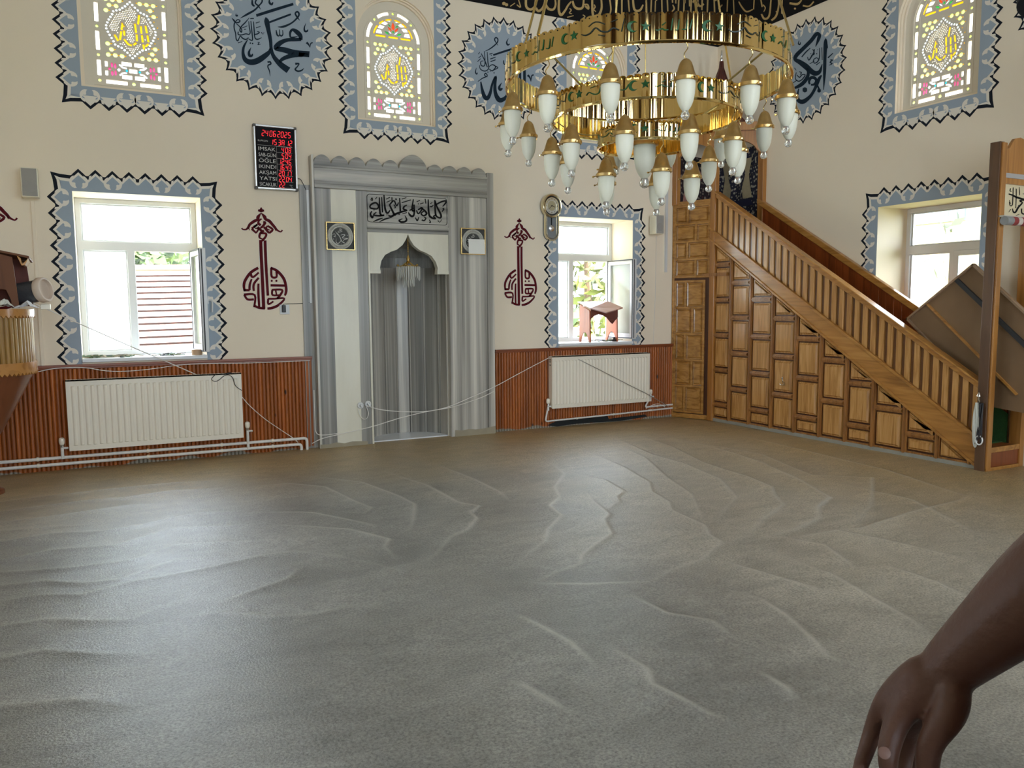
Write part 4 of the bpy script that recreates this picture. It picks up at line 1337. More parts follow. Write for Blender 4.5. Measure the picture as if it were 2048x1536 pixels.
def plaque(u0, u1, v0, v1, label):
    root = thing('framed_plaque', label, 'plaque', NQ((u0 + u1) / 2, (v0 + v1) / 2, 0), 'square gilt plaques on the mihrab')
    mb = MB(); mb.solid([rect(u0, u1, v0, v1), rect(u0 + .012, u1 - .012, v0 + .012, v1 - .012)], NQ, 0.0, 0.03); mb.build('frame', M_GILT, root, bevel=0.003)
    mb = MB(); mb.fbox(NQ, u0 + .01, u1 - .01, v0 + .01, v1 - .01, 0.0, 0.014); mb.build('ground', M_PDARK, root)
    cu, cv = (u0 + u1) / 2, (v0 + v1) / 2; r = (u1 - u0) * 0.44
    mb = MB()
    N = 48
    prof = [(r * .66, .014), (r * .70, .022), (r * .78, .019), (r * .85, .026), (r * .93, .019), (r, .022), (r * 1.02, .014)]
    vs = [NQ(cu + q * math.cos(2 * PI * k / N), cv + q * math.sin(2 * PI * k / N), h) for (q, h) in prof for k in range(N)]
    mb.add(vs, [(i * N + k, i * N + (k + 1) % N, (i + 1) * N + (k + 1) % N, (i + 1) * N + k) for i in range(len(prof) - 1) for k in range(N)])
    mb.build('scroll_ring', M_SILV, root, smooth=True)
    mb = MB()
    fn = lambda x, y: NQ(cu + (x - 780) / 1050 * (u1 - u0), cv - (y - 810) / 1050 * (v1 - v0), 0.017)
    strokes(mb, """600,640,10 700,740,24 780,880,26 830,1000,30 930,1060,36;800,960,16 740,1050,26 670,1080,28 620,1020,22 630,900,8;800,770,14 880,740,24 950,760,28 850,860,26 960,880,24 1060,890,24 920,930,22 880,990,14
    690,640,18 850,570,14;700,680,18 860,620,14;760,510,14 820,540,16 780,580,14 740,540,10;490,780,14 560,720,14 600,790,16 540,830,14 620,840,14;640,700,14 690,760,14;520,900,14 540,950,14;800,1080,14 800,1130,6;1020,760,14 1070,770,12""", fn)
    mb.build('script', M_SILV, root, recalc=False)
    return root


plaque(2.094, 2.401, 2.10, 2.392, 'square gilt framed plaque with silver ring on the white left marble panel')
plaque(3.629, 3.935, 2.09, 2.388, 'square gilt framed plaque partly covered by a white paper')
mb = MB()
vs = []; fs = []
for j in range(7):
    for i in range(7):
        u = 3.715 + 0.205 * i / 6; v = 2.098 + 0.165 * j / 6
        vs.append(NQ(u + .004 * (1 - j / 6), v, 0.033 + 0.007 * math.sin(i * 1.1 + j * .5) * (0.3 + j / 8)))
for j in range(6):
    for i in range(6):
        fs.append((j * 7 + i, j * 7 + i + 1, j * 7 + i + 8, j * 7 + i + 7))
mb.add(vs, fs)
o = mb.build('paper_sheet', mat('white_paper', (0.82, 0.81, 0.76), 0.7), smooth=True, recalc=False)
tag(o, 'blank white paper stuck over the lower half of a gilt plaque', 'paper')

# small crystal chandelier in the niche
lampc = Vector((3.02, 8.40, 0))
M_BRASS = mat('polished_brass', (0.78, 0.55, 0.20), 0.14, metal=1.0)
M_CRYS = mat('crystal', (0.80, 0.78, 0.70), 0.12, spec=0.8, trans=0.35)
cr = thing('crystal_chandelier', 'small gold chandelier with crystal prisms hanging in the marble niche', 'chandelier', (3.02, 8.40, 2.2))
mb = MB()
for k in range(9):
    mb.lathe([(0.001, 0), (.005, .004), (.005, .012), (.001, .016)], lampc + Vector((0, 0, 2.065 + k * .02)), 8)
mb.tube([lampc + Vector((0, 0, 2.06)), lampc + Vector((0, 0, 2.25)), lampc + Vector((0, 0.10, 2.27))], 0.002, 5)
mb.build('chain', M_BRASS, cr, smooth=True)
mb = MB(); mb.lathe([(.004, 2.07), (.012, 2.06), (.014, 2.045), (.022, 2.03), (.017, 2.005), (.028, 1.995), (.02, 1.98), (.005, 1.975)], lampc, 14); mb.build('stem', M_BRASS, cr, smooth=True)
for k in range(5):
    a = 2 * PI * k / 5 + 0.35
    dr = Vector((math.cos(a), math.sin(a), 0))
    mb = MB(); mb.tube([lampc + dr * r + Vector((0, 0, z)) for (r, z) in ((.015, 1.99), (.04, 1.975), (.07, 1.95), (.10, 1.948), (.118, 1.957))], 0.007, 8)
    mb.lathe([(.006, 0), (.016, .006), (.012, .016), (.004, .02)], lampc + dr * .115 + Vector((0, 0, 1.95)), 10)
    mb.build('arm', M_BRASS, cr, smooth=True)
mb = MB()
for (r, zt2, zb2, n) in ((.125, 1.945, 1.80, 30), (.062, 1.955, 1.73, 16)):
    for k in range(n):
        a = 2 * PI * k / n
        c = lampc + Vector((math.cos(a) * r, math.sin(a) * r, 0))
        dip = 0.018 * math.cos(5 * a)
        mb.lathe([(.0015, zb2 + dip), (.0075, zb2 + dip + .014), (.0075, zt2 - .006), (.0015, zt2)], c, 6)
mb.build('prism_fringe', M_CRYS, cr)
mb = MB()
for (r, z) in ((.125, 1.945), (.062, 1.955)):
    mb.tube([lampc + Vector((math.cos(2 * PI * k / 28) * r, math.sin(2 * PI * k / 28) * r, z)) for k in range(29)], .003, 5)
mb.build('ring', M_BRASS, cr, smooth=True)
# ================================================================== wooden minbar along the right wall
M_OAK = wood('walnut_varnish', (0.20, 0.078, 0.019), (0.34, 0.145, 0.036), (0.44, 0.20, 0.055), axis=2, sc=13, rough=0.28, coat=0.35)
M_PANEL = wood('panel_walnut', (0.36, 0.165, 0.042), (0.54, 0.275, 0.082), (0.64, 0.35, 0.125), axis=2, sc=15, rough=0.26, coat=0.4)
M_GROOVE = wood('groove_walnut', (0.11, 0.040, 0.010), (0.16, 0.062, 0.016), axis=2, sc=13, rough=0.3)
M_OAKD = wood('shaded_walnut', (0.045, 0.012, 0.003), (0.075, 0.02, 0.005), axis=2, sc=13, rough=0.35)
M_OAKH = wood('walnut_rail', (0.29, 0.12, 0.024), (0.46, 0.205, 0.044), (0.54, 0.265, 0.066), axis=1, sc=10, rough=0.28, coat=0.35)
M_OAKO = wood('orange_pine', (0.30, 0.12, 0.025), (0.42, 0.18, 0.04), (0.50, 0.23, 0.06), axis=2, sc=10, rough=0.3, coat=0.3)
M_OAKR = wood('reddish_boards', (0.20, 0.042, 0.009), (0.30, 0.068, 0.014), axis=2, sc=14, rough=0.35, strip=(1, 0.095))
M_POST = wood('shaded_post', (0.085, 0.04, 0.018), (0.13, 0.06, 0.026), axis=2, sc=10, rough=0.4)
M_GREEN = mat('green_carpet', (0.03, 0.10, 0.02), 0.95, var=0.3, scale=60, bump=0.6, bscale=200)
M_BROWNB = mat('brown_board', (0.215, 0.125, 0.058), 0.7, var=0.12, scale=5)
M_GREY = mat('grey_plinth', (0.30, 0.29, 0.25), 0.85, var=0.2, scale=14)

mn = thing('minbar', 'carved wooden minbar with panelled side, sloping handrail and steps beside the right wall', 'pulpit', (XM, 6.0, 0))
SL = 0.605
rt = lambda y: 2.903 + (y - 7.812) * SL          # rail top at Y
bt = lambda y: 2.406 + (y - 7.80) * SL           # balustrade foot
st = lambda y: 2.308 + (y - 7.905) * 0.64        # stringer underside
y_hi, y_lo = 7.87, 4.33
# carcass behind the mouldings (u = -Y)
mb = MB()
mb.solid([[(-y_hi, .03), (-y_lo, .03), (-y_lo, rt(y_lo) - .1), (-y_hi, rt(y_hi) - .1)]], MS, -0.045, -0.02)
mb.build('side_board', M_OAKD, mn)  # near-black wood: shade in the panel grooves put into the colour
mb = MB(); mb.fbox(MS, -y_hi, -y_lo, 0.0, 0.04, -0.03, 0.006); mb.build('plinth', M_GREY, mn)
# stiles
cols = [7.87, 7.555, 7.21, 6.85, 6.49, 6.13, 5.785, 5.45, 5.085, 4.735, 4.41]
for y in cols:
    mb = MB()
    for (w, n) in ((0.055, 0.0), (0.030, 0.013), (0.012, 0.019)):
        mb.fbox(MS, -y - w / 2, -y + w / 2, 0.035, max(st(y) - .005, .1), -0.022, n)
    mb.build('stile', M_OAK, mn, bevel=0.002)
for i in range(len(cols) - 1):
    ya, yb = cols[i], cols[i + 1]         # ya > yb
    zs = [z for z in ((.225, .67, 1.112, 1.557, 2.0) if i % 2 == 0 else (.447, .893, 1.335, 1.765))]
    lim = st(yb) - 0.045
    zs = [z for z in zs if z < lim - 0.0]
    cuts = [0.045] + zs
    u0, u1 = -ya + 0.028, -yb - 0.028
    for z in zs:
        rails = MB()
        for (h, n) in ((0.056, 0.0), (0.034, 0.015), (0.012, 0.022)):
            rails.fbox(MS, u0, u1, z - h / 2, z + h / 2, -0.022, n)
        rails.build('cross_rail', M_OAK, mn, bevel=0.002)
    rails = MB(); rails.fbox(MS, u0, u1, 0.035, 0.058, -0.022, 0.004); rails.build('foot_rail', M_OAK, mn, bevel=0.002)
    for k, z in enumerate(cuts):
        lo = z + (0.028 if k else 0.014)
        if k + 1 < len(cuts):
            loop = rect(u0, u1, lo, cuts[k + 1] - 0.028)
        else:
            ta, tb = st(ya - .028) - .012, st(yb + .028) - .012
            if tb - lo > 0.03:
                loop = [(u0, lo), (u1, lo), (u1, tb), (u0, ta)]
            else:
                ux = u0 + (u1 - u0) * (ta - lo) / max(ta - tb, 1e-3)
                loop = [(u0, lo), (min(ux, u1), lo), (u0, ta)]
        mbp = MB()
        kk = 0.55 if len(loop) == 3 else 1.0
        mbp.raised(offset_loop(loop, 0.013 * kk), MS, -0.021, -0.006, 0.006 * kk)
        mbp.raised(offset_loop(loop, 0.026 * kk), MS, -0.007, 0.010, 0.016 * kk)
        mbp.build('raised_panel', M_PANEL, mn, recalc=True)
# sloping stringer board with moulded edges
mb = MB()
S = lambda ya, yb, fa, fb, n0, n1: mb.solid([[(-ya, fa(ya)), (-yb, fa(yb)), (-yb, fb(yb)), (-ya, fb(ya))]], MS, n0, n1)
S(7.93, 4.33, lambda y: st(y), lambda y: bt(y), -0.022, 0.022)
S(7.93, 4.33, lambda y: st(y), lambda y: st(y) + .03, 0.0, 0.036)
S(7.93, 4.33, lambda y: bt(y) - .03, lambda y: bt(y), 0.0, 0.034)
mb.build('stringer', M_OAKH, mn, bevel=0.003)
# balustrade of upright tongue-and-groove boards
mb = MB()
y = 7.81; k = 0
while y > y_lo + .02:
    w = 0.062 if k % 2 == 0 else 0.038
    yn = max(y - w, y_lo)
    n = 0.006 if k % 2 == 0 else -0.006
    mb.solid([[(-y + .002, bt(y) - .01), (-yn - .002, bt(yn) - .01), (-yn - .002, rt(yn) - .05), (-y + .002, rt(y) - .05)]], MS, -0.02, n, mi=k % 2)
    y = yn; k += 1
mb.build('balustrade', [M_PANEL, M_GROOVE], mn, bevel=0.002)  # recessed boards darker: groove shade put into the colour
mb = MB()
S(7.84, 4.33, lambda y: rt(y) - .022, lambda y: rt(y), -0.055, 0.045)
S(7.84, 4.33, lambda y: rt(y) - .075, lambda y: rt(y) - .022, -0.04, 0.022)
mb.build('handrail', M_OAKH, mn, bevel=0.006)
# far side boards and rail against the wall
FW = Frame((7.40, 0, 0), (0, -1, 0), (0, 0, 1), (-1, 0, 0))
rf = lambda y: 2.822 + (y - 7.575) * 0.6
mb = MB()
y = 7.60
while y > 4.40:
    yn = max(y - 0.095, 4.36)
    mb.solid([[(-y + .0015, rf(y) - .95), (-yn - .0015, rf(yn) - .95), (-yn - .0015, rf(yn) - .03), (-y + .0015, rf(y) - .03)]], FW, -0.02, 0.0)
    y = yn
mb.build('far_boards', M_OAKR, mn, bevel=0.002)
mb = MB(); mb.solid([[(-7.6, rf(7.6) - .075), (-4.36, rf(4.36) - .075), (-4.36, rf(4.36)), (-7.6, rf(7.6))]], FW, -0.04, 0.02)
mb.build('far_rail', M_OAKH, mn, bevel=0.005)
mb = MB(); mb.solid([[(-5.6, rf(5.6) - .98), (-4.36, rf(4.36) - .90), (-4.36, rf(4.36) - .42), (-5.6, rf(5.6) - .45)]], FW, 0.0, 0.006); mb.build('carpet_upturn', M_GREEN, mn)
# steps with green carpet
for k in range(9):
    ya = 4.40 + k * 0.355
    z = 0.21 * (k + 1)
    mb = MB(); mb.box((6.985, ya, 0.0 if k == 0 else z - .23), (7.40, ya + 0.38, z - .008), 0); mb.box((6.985, ya - .004, z - .20), (7.40, ya + 0.38, z), 1)
    mb.build('step', [M_OAKR, M_GREEN], mn)
mb = MB(); mb.box((6.90, 7.6, 1.86), (7.42, 8.44, 1.90)); mb.build('platform', M_OAK, mn)
# entrance frame
mb = MB(); mb.box((6.885, 4.245, 0.0), (6.948, 4.335, 2.875)); mb.build('entrance_post', [M_POST], mn, bevel=0.004)  # side of the post: its shade put into the darker wood
mb = MB(); mb.box((6.900, 4.228, 0.012), (6.962, 4.2455, 2.865)); mb.build('entrance_post', M_OAKO, mn, bevel=0.003)  # front of the same post: light falling on it put into the colour
mb = MB(); mb.box((7.385, 4.228, 0.0), (7.445, 4.335, 2.875)); mb.build('entrance_post', M_OAKO, mn, bevel=0.004)
EF = Frame((0, 4.25, 0), (1, 0, 0), (0, 0, 1), (0, -1, 0))
cr_ = [(6.962, 2.60), (7.385, 2.60), (7.385, 2.80), (7.36, 2.815), (7.32, 2.83), (7.29, 2.875), (7.25, 2.915), (7.175, 2.93), (7.10, 2.915), (7.06, 2.875), (7.03, 2.83), (6.985, 2.815), (6.962, 2.80)]
mb = MB(); mb.solid([cr_], EF, -0.03, 0.0); mb.build('crest_board', M_OAKO, mn, bevel=0.003)
mb = MB(); mb.fbox(EF, 6.962, 7.385, 2.575, 2.615, -0.03, 0.008); mb.build('grey_band', mat('grey_band', (0.42, 0.40, 0.38), 0.6), mn)
mb = MB(); mb.fbox(EF, 6.962, 7.385, 2.525, 2.575, -0.04, 0.006); mb.build('lintel', M_OAKO, mn, bevel=0.003)
mb = MB(); mb.fbox(EF, 6.964, 7.385, 2.24, 2.525, -0.03, -0.012); mb.build('script_panel', mat('ivory_panel', (0.72, 0.62, 0.40), 0.5), mn)
mb = MB()
TX = """440,905,18 500,925,24 560,955,30 676,990,30 800,1010,26;510,805,12 506,950,16 497,1070,16 465,1085,14 450,1030,10;558,825,14 556,970,14 550,1125,10;604,800,8 608,860,12 610,925,10;470,820,16 462,860,14 485,865,12
500,1130,12 512,1180,22 545,1185,26 590,1110,28 650,1040,22 610,1012,22 680,1005,18 780,1060,16;640,1130,18 645,1200,22 700,1215,20 780,1190,14;440,1185,8 475,1140,10;530,1250,6 605,1215,10;545,1108,12;590,1080,12;665,905,14;450,1000,8 470,1060,10;700,800,12 705,960,14;760,810,12 770,980,12;830,900,14 900,960,18 880,1080,16;850,1150,16 930,1180,18"""
strokes(mb, TX, lambda x, y: P(1960 + x / 7.68, 270 + y / 7.68, 'Y', 4.2605))
mb.build('script', M_BLACK, mn, recalc=False)
mb = MB(); mb.box((6.962, 4.24, 0.03), (7.385, 4.40, 0.205)); mb.build('threshold', M_OAKR, mn, bevel=0.004)
mb = MB(); mb.box((6.962, 4.232, 0.165), (7.385, 4.25, 0.212)); mb.box((6.90, 4.232, 0.0), (7.44, 4.30, 0.03)); mb.build('threshold_trim', M_OAKH, mn, bevel=0.003)

# angled rear section with door below and panels above
A, B = Vector((6.74, 8.445, 0)), Vector((6.94, 7.93, 0))
du = (B - A); LB = du.length; du.normalize()
RF = Frame(A, du, (0, 0, 1), (du.y, -du.x, 0))
if RF.n.x > 0:
    RF = Frame(A, du, (0, 0, 1), (-du.y, du.x, 0))
mb = MB(); mb.fbox(RF, 0, LB, 0.0, 2.82, -0.05, -0.012); mb.build('rear_board', M_OAKD, mn)


def tiles(name, u0, u1, v0, v1, rows, mirror, fr=0.028, F=RF):
    mbf = MB()
    loops = [rect(u0, u1, v0, v1)]
    h = (v1 - v0 - fr) / rows
    for r in range(rows):
        a, b = v0 + fr + r * h, v0 + (r + 1) * h
        first = ((rows - 1 - r) % 2 == 0) != mirror
        s = 0.36 if first else 0.62
        m = u0 + fr + (u1 - u0 - 2 * fr) * s
        for (p, q) in ((u0 + fr, m - fr * .5), (m + fr * .5, u1 - fr)):
            loops.append(rect(p, q, a, b))
            mp = MB(); mp.raised(rect(p + .003, q - .003, a + .003, b - .003), F, -0.004, -0.010, 0.016); mp.raised(rect(p + .018, q - .018, a + .018, b - .018), F, -0.010, 0.010, 0.012)
            mp.build('raised_panel', M_OAKO2, mn)
    mbf.solid(loops, F, -0.012, 0.012)
    return mbf.build(name, M_OAKO2, mn, bevel=0.003)


M_OAKO2 = wood('honey_walnut', (0.26, 0.115, 0.025), (0.42, 0.20, 0.046), (0.52, 0.26, 0.07), axis=1, sc=11, rough=0.25, coat=0.4)
tiles('rear_panelling', 0.02, LB - .012, 1.85, 2.79, 4, False)
tiles('door', 0.03, LB - .075, 0.07, 1.82, 5, False)
mb = MB(); mb.fbox(RF, 0.0, 0.03, 0.0, 2.8, -0.012, 0.016); mb.fbox(RF, 0.0, LB, 0.0, 0.06, -0.012, 0.014); mb.fbox(RF, 0.0, LB, 2.785, 2.84, -0.05, 0.022); mb.build('rear_frame', M_OAKO2, mn, bevel=0.004)
# platform posts, arches, canopy and spire
zt2 = 3.66
p1, p2, p3 = Vector((6.94, 7.88, 0)), Vector((7.42, 7.56, 0)), Vector((6.745, 8.40, 0))
mb = MB()
for (p, z0) in ((p1, 0.0), (p2, 1.9), (p3, 2.8)):
    mb = MB(); mb.box((p.x - .032, p.y - .045, z0), (p.x + .032, p.y + .045, zt2)); mb.build('canopy_post', M_OAKO, mn, bevel=0.005)


def arch_board(a, b, zlo, name='arch_board'):
    d = b - a; L = d.length; d.normalize()
    F = Frame(a, d, (0, 0, 1), (d.y, -d.x, 0))
    pr = [(0, zt2), (L, zt2), (L, zlo)]
    for i in range(1, 16):
        t = i / 16
        s = abs(2 * t - 1)
        pr.append((L * (1 - t), zlo + (zt2 - zlo - .12) * (1 - s ** 2.2) * (1 if s < .75 else .8)))
    pr.append((0, zlo))
    m_ = MB(); m_.solid([pr], F, -0.015, 0.015); m_.build(name, M_OAKO, mn, bevel=0.003)


arch_board(p1, p2, 3.36); arch_board(p3, p1, 3.36)
cx_, cy_ = 7.10, 7.98
mb = MB()
base = [(6.70, 8.45), (6.90, 7.82), (7.44, 7.48), (7.44, 8.45)]
mb.solid([base], Frame((0, 0, 0), (1, 0, 0), (0, 1, 0), (0, 0, 1)), zt2, zt2 + 0.10); mb.build('cornice', M_OAKO, mn, bevel=0.006)
M_SPIRE = wood('maroon_spire', (0.05, 0.010, 0.006), (0.11, 0.022, 0.012), axis=2, sc=8, rough=0.4)
mb = MB()
N = 10
prf = [(0.34, zt2 + .10), (0.30, zt2 + .16), (0.245, zt2 + .22), (0.165, 4.10), (0.09, 4.30), (0.025, 4.48), (0.018, 4.56)]
mb.lathe(prf, (cx_, cy_, 0), N)
for k in range(N):
    a = 2 * PI * k / N
    mb.tube([Vector((cx_ + r * math.cos(a), cy_ + r * math.sin(a), z)) for (r, z) in prf], 0.008, 5)
mb.build('spire', M_SPIRE, mn)
mb = MB(); mb.lathe([(.012, 4.55), (.02, 4.58), (.008, 4.61), (.014, 4.63), (.003, 4.70)], (cx_, cy_, 0), 10); mb.build('finial', M_STEEL, mn, smooth=True)
# coat hook on the panelling
M_CHROME = mat('worn_chrome', (0.62, 0.58, 0.50), 0.25, metal=1.0)


def coat_hook(y, z, label):
    root = thing('coat_hook', label, 'hook', MS(-y, z, 0.0), 'metal coat hooks on the minbar')
    c = MS(-y, z, 0.0)
    ex = Vector((-1, 0, 0))
    m_ = MB(); m_.lathe([(.004, 0), (.016, 0), (.016, .004), (.006, .006)], c + ex * 0.004, 14, axis=ex); m_.build('plate', M_CHROME, root, smooth=True)
    m_ = MB()
    m_.tube([c + ex * .006, c + ex * .03, c + ex * .045 + Vector((0, 0, .02)), c + ex * .048 + Vector((0, 0, .045))], .005, 8)
    m_.lathe([(.004, .04), (.011, .046), (.012, .056), (.003, .07)], c + ex * .048, 10)
    for s in (-1, 1):
        m_.tube([c + ex * .012 + Vector((0, 0, -.01)), c + ex * .03 + Vector((0, s * .014, -.03)), c + ex * .045 + Vector((0, s * .03, -.028)), c + ex * .05 + Vector((0, s * .034, -.012))], .0045, 8)
    m_.build('prong', M_CHROME, root, smooth=True)
    return root


coat_hook(6.63, 0.60, 'small empty metal coat hook on a square panel of the minbar side')
hc = Vector((6.885, 4.29, 0.62))
root = thing('coat_hook', 'metal hook on the dark minbar post holding looped cords', 'hook', hc, 'metal coat hooks on the minbar')
ex = Vector((-1, 0, 0))
mb = MB(); mb.tube([hc, hc + ex * .03, hc + ex * .05 + Vector((0, 0, .03)), hc + ex * .05 + Vector((0, 0, .055))], .0055, 8)
mb.lathe([(.005, .05), (.018, .055), (.016, .068), (.004, .09)], hc + ex * .05, 12); mb.build('prong', M_CHROME, root, smooth=True)
M_CORDB = mat('black_cord', (0.03, 0.028, 0.03), 0.5); M_CORDW = mat('pale_cord', (0.62, 0.62, 0.54), 0.6)


def hanging(name, label, cat, loops, m):
    m_ = MB()
    for (dy, w, ln, r) in loops:
        c = hc + ex * .035 + Vector((0, dy, -.005))
        pts = []
        for i in range(21):
            t = i / 20 * 2 * PI
            pts.append(c + Vector((0.012 * math.sin(t * 1.5 + dy * 90), w * math.sin(t) * (0.5 + 0.5 * (1 - math.cos(t)) / 2), -ln * (1 - math.cos(t)) / 2)))
        m_.tube(pts, r, 6)
    return tag(m_.build(name, m, smooth=True), label, cat, 'looped cords on the hook')


hanging('cord_loop', 'black looped straps hanging on the hook of the dark minbar post', 'cord', [(-.012, .022, .30, .007), (-.02, .018, .26, .006), (-.004, .016, .33, .006), (-.024, .02, .36, .005)], M_CORDB)
hanging('cord_loop', 'pale greenish cord bundle hanging behind the black straps on the post', 'cord', [(.018, .016, .36, .007), (.026, .016, .40, .007), (.012, .014, .33, .006), (.03, .018, .38, .005)], M_CORDW)
mb = MB()
c = hc + ex * .04 + Vector((0, -.016, -.335))
mb.tube([c + Vector((0, .03 * math.sin(t), -.04 * math.cos(t))) for t in [2 * PI * i / 20 for i in range(21)]], 0.006, 8)
tag(mb.build('ring', mat('white_ring', (0.85, 0.85, 0.83), 0.35), smooth=True), 'white ring dangling at the bottom of the black straps', 'ring')
# red patterned carpet roll across the entrance
cr2 = thing('carpet_roll', 'rolled grey and red patterned carpet lying across the minbar entrance', 'carpet', (7.16, 4.225, 2.20))
mb = MB()
prof = arc(0, 0, 0.038, 0, 360, 20)
for (xa, xb, mi) in ((6.895, 6.985, 0), (6.985, 7.05, 1), (7.05, 7.11, 2), (7.11, 7.20, 1), (7.20, 7.26, 2), (7.26, 7.36, 1), (7.36, 7.44, 0)):
    n_ = len(prof) - 1
    vs = [Vector((x, 4.185 + p[0], 2.20 + p[1])) for x in (xa, xb) for p in prof[:-1]]
    mb.add(vs, [(i, (i + 1) % n_, n_ + (i + 1) % n_, n_ + i) for i in range(n_)] + ([tuple(range(n_))] if xa < 6.9 else []) + ([tuple(range(n_, 2 * n_))] if xb > 7.43 else []), mi)
mb.build('roll', [mat('grey_pile', (0.30, 0.30, 0.29), 0.95, bump=0.5, bscale=200), mat('red_pile', (0.30, 0.05, 0.045), 0.95, var=0.3, scale=50, bump=.5, bscale=200), mat('cream_pile', (0.6, 0.52, 0.45), 0.95, var=0.35, scale=60)], cr2, smooth=True)
mb = MB(); mb.box((6.90, 4.190, 2.234), (7.44, 4.245, 2.248)); mb.build('backing_edge', mat('carpet_backing', (0.6, 0.55, 0.45), 0.9), cr2)

# big board lodged in the stairway
BFr = Frame((7.12, 0, 0), (0, -1, 0), (0, 0, 1), (-1, 0, 0))
bd = thing('wooden_board', 'large brown backing board with dark battens lodged slantwise in the minbar stairway', 'board', (7.12, 4.6, 1.2))
Lc, Tc = Vector((-5.235, 1.345)), Vector((-4.574, 1.858))
dn = Vector((0.745, -0.667)); ax_ = (Tc - Lc).normalized()
R2 = Tc + dn * 1.30; L2 = Lc + dn * 1.18
poly = [tuple(Lc), tuple(Tc), tuple(R2), (-3.62, 0.50), tuple(L2)]
mb = MB(); mb.solid([poly], BFr, -0.010, 0.0); mb.build('panel', M_BROWNB, bd)
mb = MB()
w = 0.018
mb.solid([[tuple(Lc), tuple(Tc), tuple(Tc + dn * w), tuple(Lc + dn * w)]], BFr, -0.02, 0.03)
mb.solid([[tuple(Tc - ax_ * w), tuple(Tc), tuple(R2), tuple(R2 - ax_ * w)]], BFr, -0.02, 0.03)
mb.solid([[tuple(Lc), tuple(Lc + ax_ * w), tuple(L2 + ax_ * w), tuple(L2)]], BFr, -0.02, 0.03)
mb.build('edge_frame', wood('board_edge', (0.22, 0.13, 0.07), (0.33, 0.21, 0.12), axis=1, rough=.5), bd)
bl = (Tc - Lc).length
for (t, wd, m_) in ((0.30, 0.018, M_OAKH), (0.72, 0.04, mat('dark_batten', (0.025, 0.024, 0.024), 0.6))):
    o2 = Lc + ax_ * (bl * t)
    mb = MB(); mb.solid([[tuple(o2), tuple(o2 + ax_ * wd), tuple(o2 + ax_ * wd + dn * 1.22), tuple(o2 + dn * 1.22)]], BFr, 0.0, 0.022); mb.build('batten', m_, bd)

# woven rugs hung on the platform walls
def rug_mat(name, dark, light, acc):
    m, nt, b = nmat(name)
    N_, L_ = nt.nodes.new, nt.links.new
    tc = N_('ShaderNodeTexCoord')
    vo = N_('ShaderNodeTexVoronoi'); vo.inputs['Scale'].default_value = 26; vo.feature = 'SMOOTH_F1'; L_(tc.outputs['Object'], vo.inputs['Vector'])
    r = ramp(nt, [(0.28, light), (0.36, dark), (0.62, dark), (0.7, acc)]); L_(vo.outputs['Distance'], r.inputs[0]); L_(r.outputs[0], b.inputs['Base Color'])
    b.inputs['Roughness'].default_value = 0.9
    return m


M_RUGF = rug_mat('navy_rug_pattern', (0.018, 0.018, 0.035), (0.36, 0.33, 0.26), (0.10, 0.08, 0.06))
M_RUGC = mat('rug_cream', (0.34, 0.28, 0.17), 0.9, var=0.2, scale=40)
M_RUGN = mat('rug_navy', (0.01, 0.012, 0.04), 0.9)
RGF = Frame((XR - 0.006, 0, 0), (0, -1, 0), (0, 0, 1), (-1, 0, 0))
rg = thing('wall_rug', 'navy and cream woven rug hung on the right wall inside the minbar platform', 'rug', RGF(-8.0, 2.8, 0))
mb = MB()
ru0, ru1, rv0, rv1 = -8.40, -7.62, 2.0, 3.50
NXr, NYr = 24, 14
vs = [RGF(ru0 + (ru1 - ru0) * i / NXr, rv0 + (rv1 - rv0) * j / NYr, 0.02 + 0.008 * math.sin(i * .9) * (0.4 + j / NYr)) for j in range(NYr + 1) for i in range(NXr + 1)]
mb.add(vs, [(j * (NXr + 1) + i, j * (NXr + 1) + i + 1, (j + 1) * (NXr + 1) + i + 1, (j + 1) * (NXr + 1) + i) for j in range(NYr) for i in range(NXr)])
mb.build('pile', M_RUGF, rg, smooth=True, recalc=False)
mb = MB(); cu = -8.0
for q in ([(-.28, .86), (-.12, .86), (-.10, 1.0), (-.16, 1.18), (-.10, 1.36), (-.27, 1.36), (-.22, 1.15)], [(.12, .86), (.28, .86), (.22, 1.15), (.27, 1.36), (.10, 1.36), (.16, 1.18), (.10, 1.0)],
          [(-.24, .06), (-.10, .06), (-.13, .36), (-.24, .56), (-.28, .30)], [(.10, .06), (.24, .06), (.28, .30), (.24, .56), (.13, .36)], [(-.09, .05), (.09, .05), (.10, .40), (0, .52), (-.10, .40)]):
    mb.flat([[(cu + a, rv0 + b_) for (a, b_) in q]], RGF, 0.036)
mb.build('cream_motif', M_RUGC, rg, recalc=False)
mb = MB()
for q in ([(-.03, .60), (-.10, .68), (-.20, .66), (-.25, .58), (-.16, .48), (-.08, .54)], [(.03, .60), (.10, .68), (.20, .66), (.25, .58), (.16, .48), (.08, .54)], [(-.3, .76), (.3, .76), (.27, .83), (.0, .85), (-.27, .83)]):
    mb.flat([[(cu + a, rv0 + b_) for (a, b_) in q]], RGF, 0.0375)
mb.build('navy_motif', M_RUGN, rg, recalc=False)
M_RUG2 = rug_mat('maroon_rug_pattern', (0.025, 0.012, 0.014), (0.22, 0.17, 0.13), (0.09, 0.02, 0.02))
rg2 = thing('wall_rug', 'black and maroon woven rug hung on the back wall behind the platform post', 'rug', WQ(7.1, 2.8, 0))
mb = MB()
vs = [WQ(6.80 + 0.62 * i / 20, 2.0 + 1.45 * j / 12, 0.02 + 0.008 * math.sin(i * .8 + 1)) for j in range(13) for i in range(21)]
mb.add(vs, [(j * 21 + i, j * 21 + i + 1, (j + 1) * 21 + i + 1, (j + 1) * 21 + i) for j in range(12) for i in range(20)])
mb.build('pile', M_RUG2, rg2, smooth=True, recalc=False)
mb = MB()
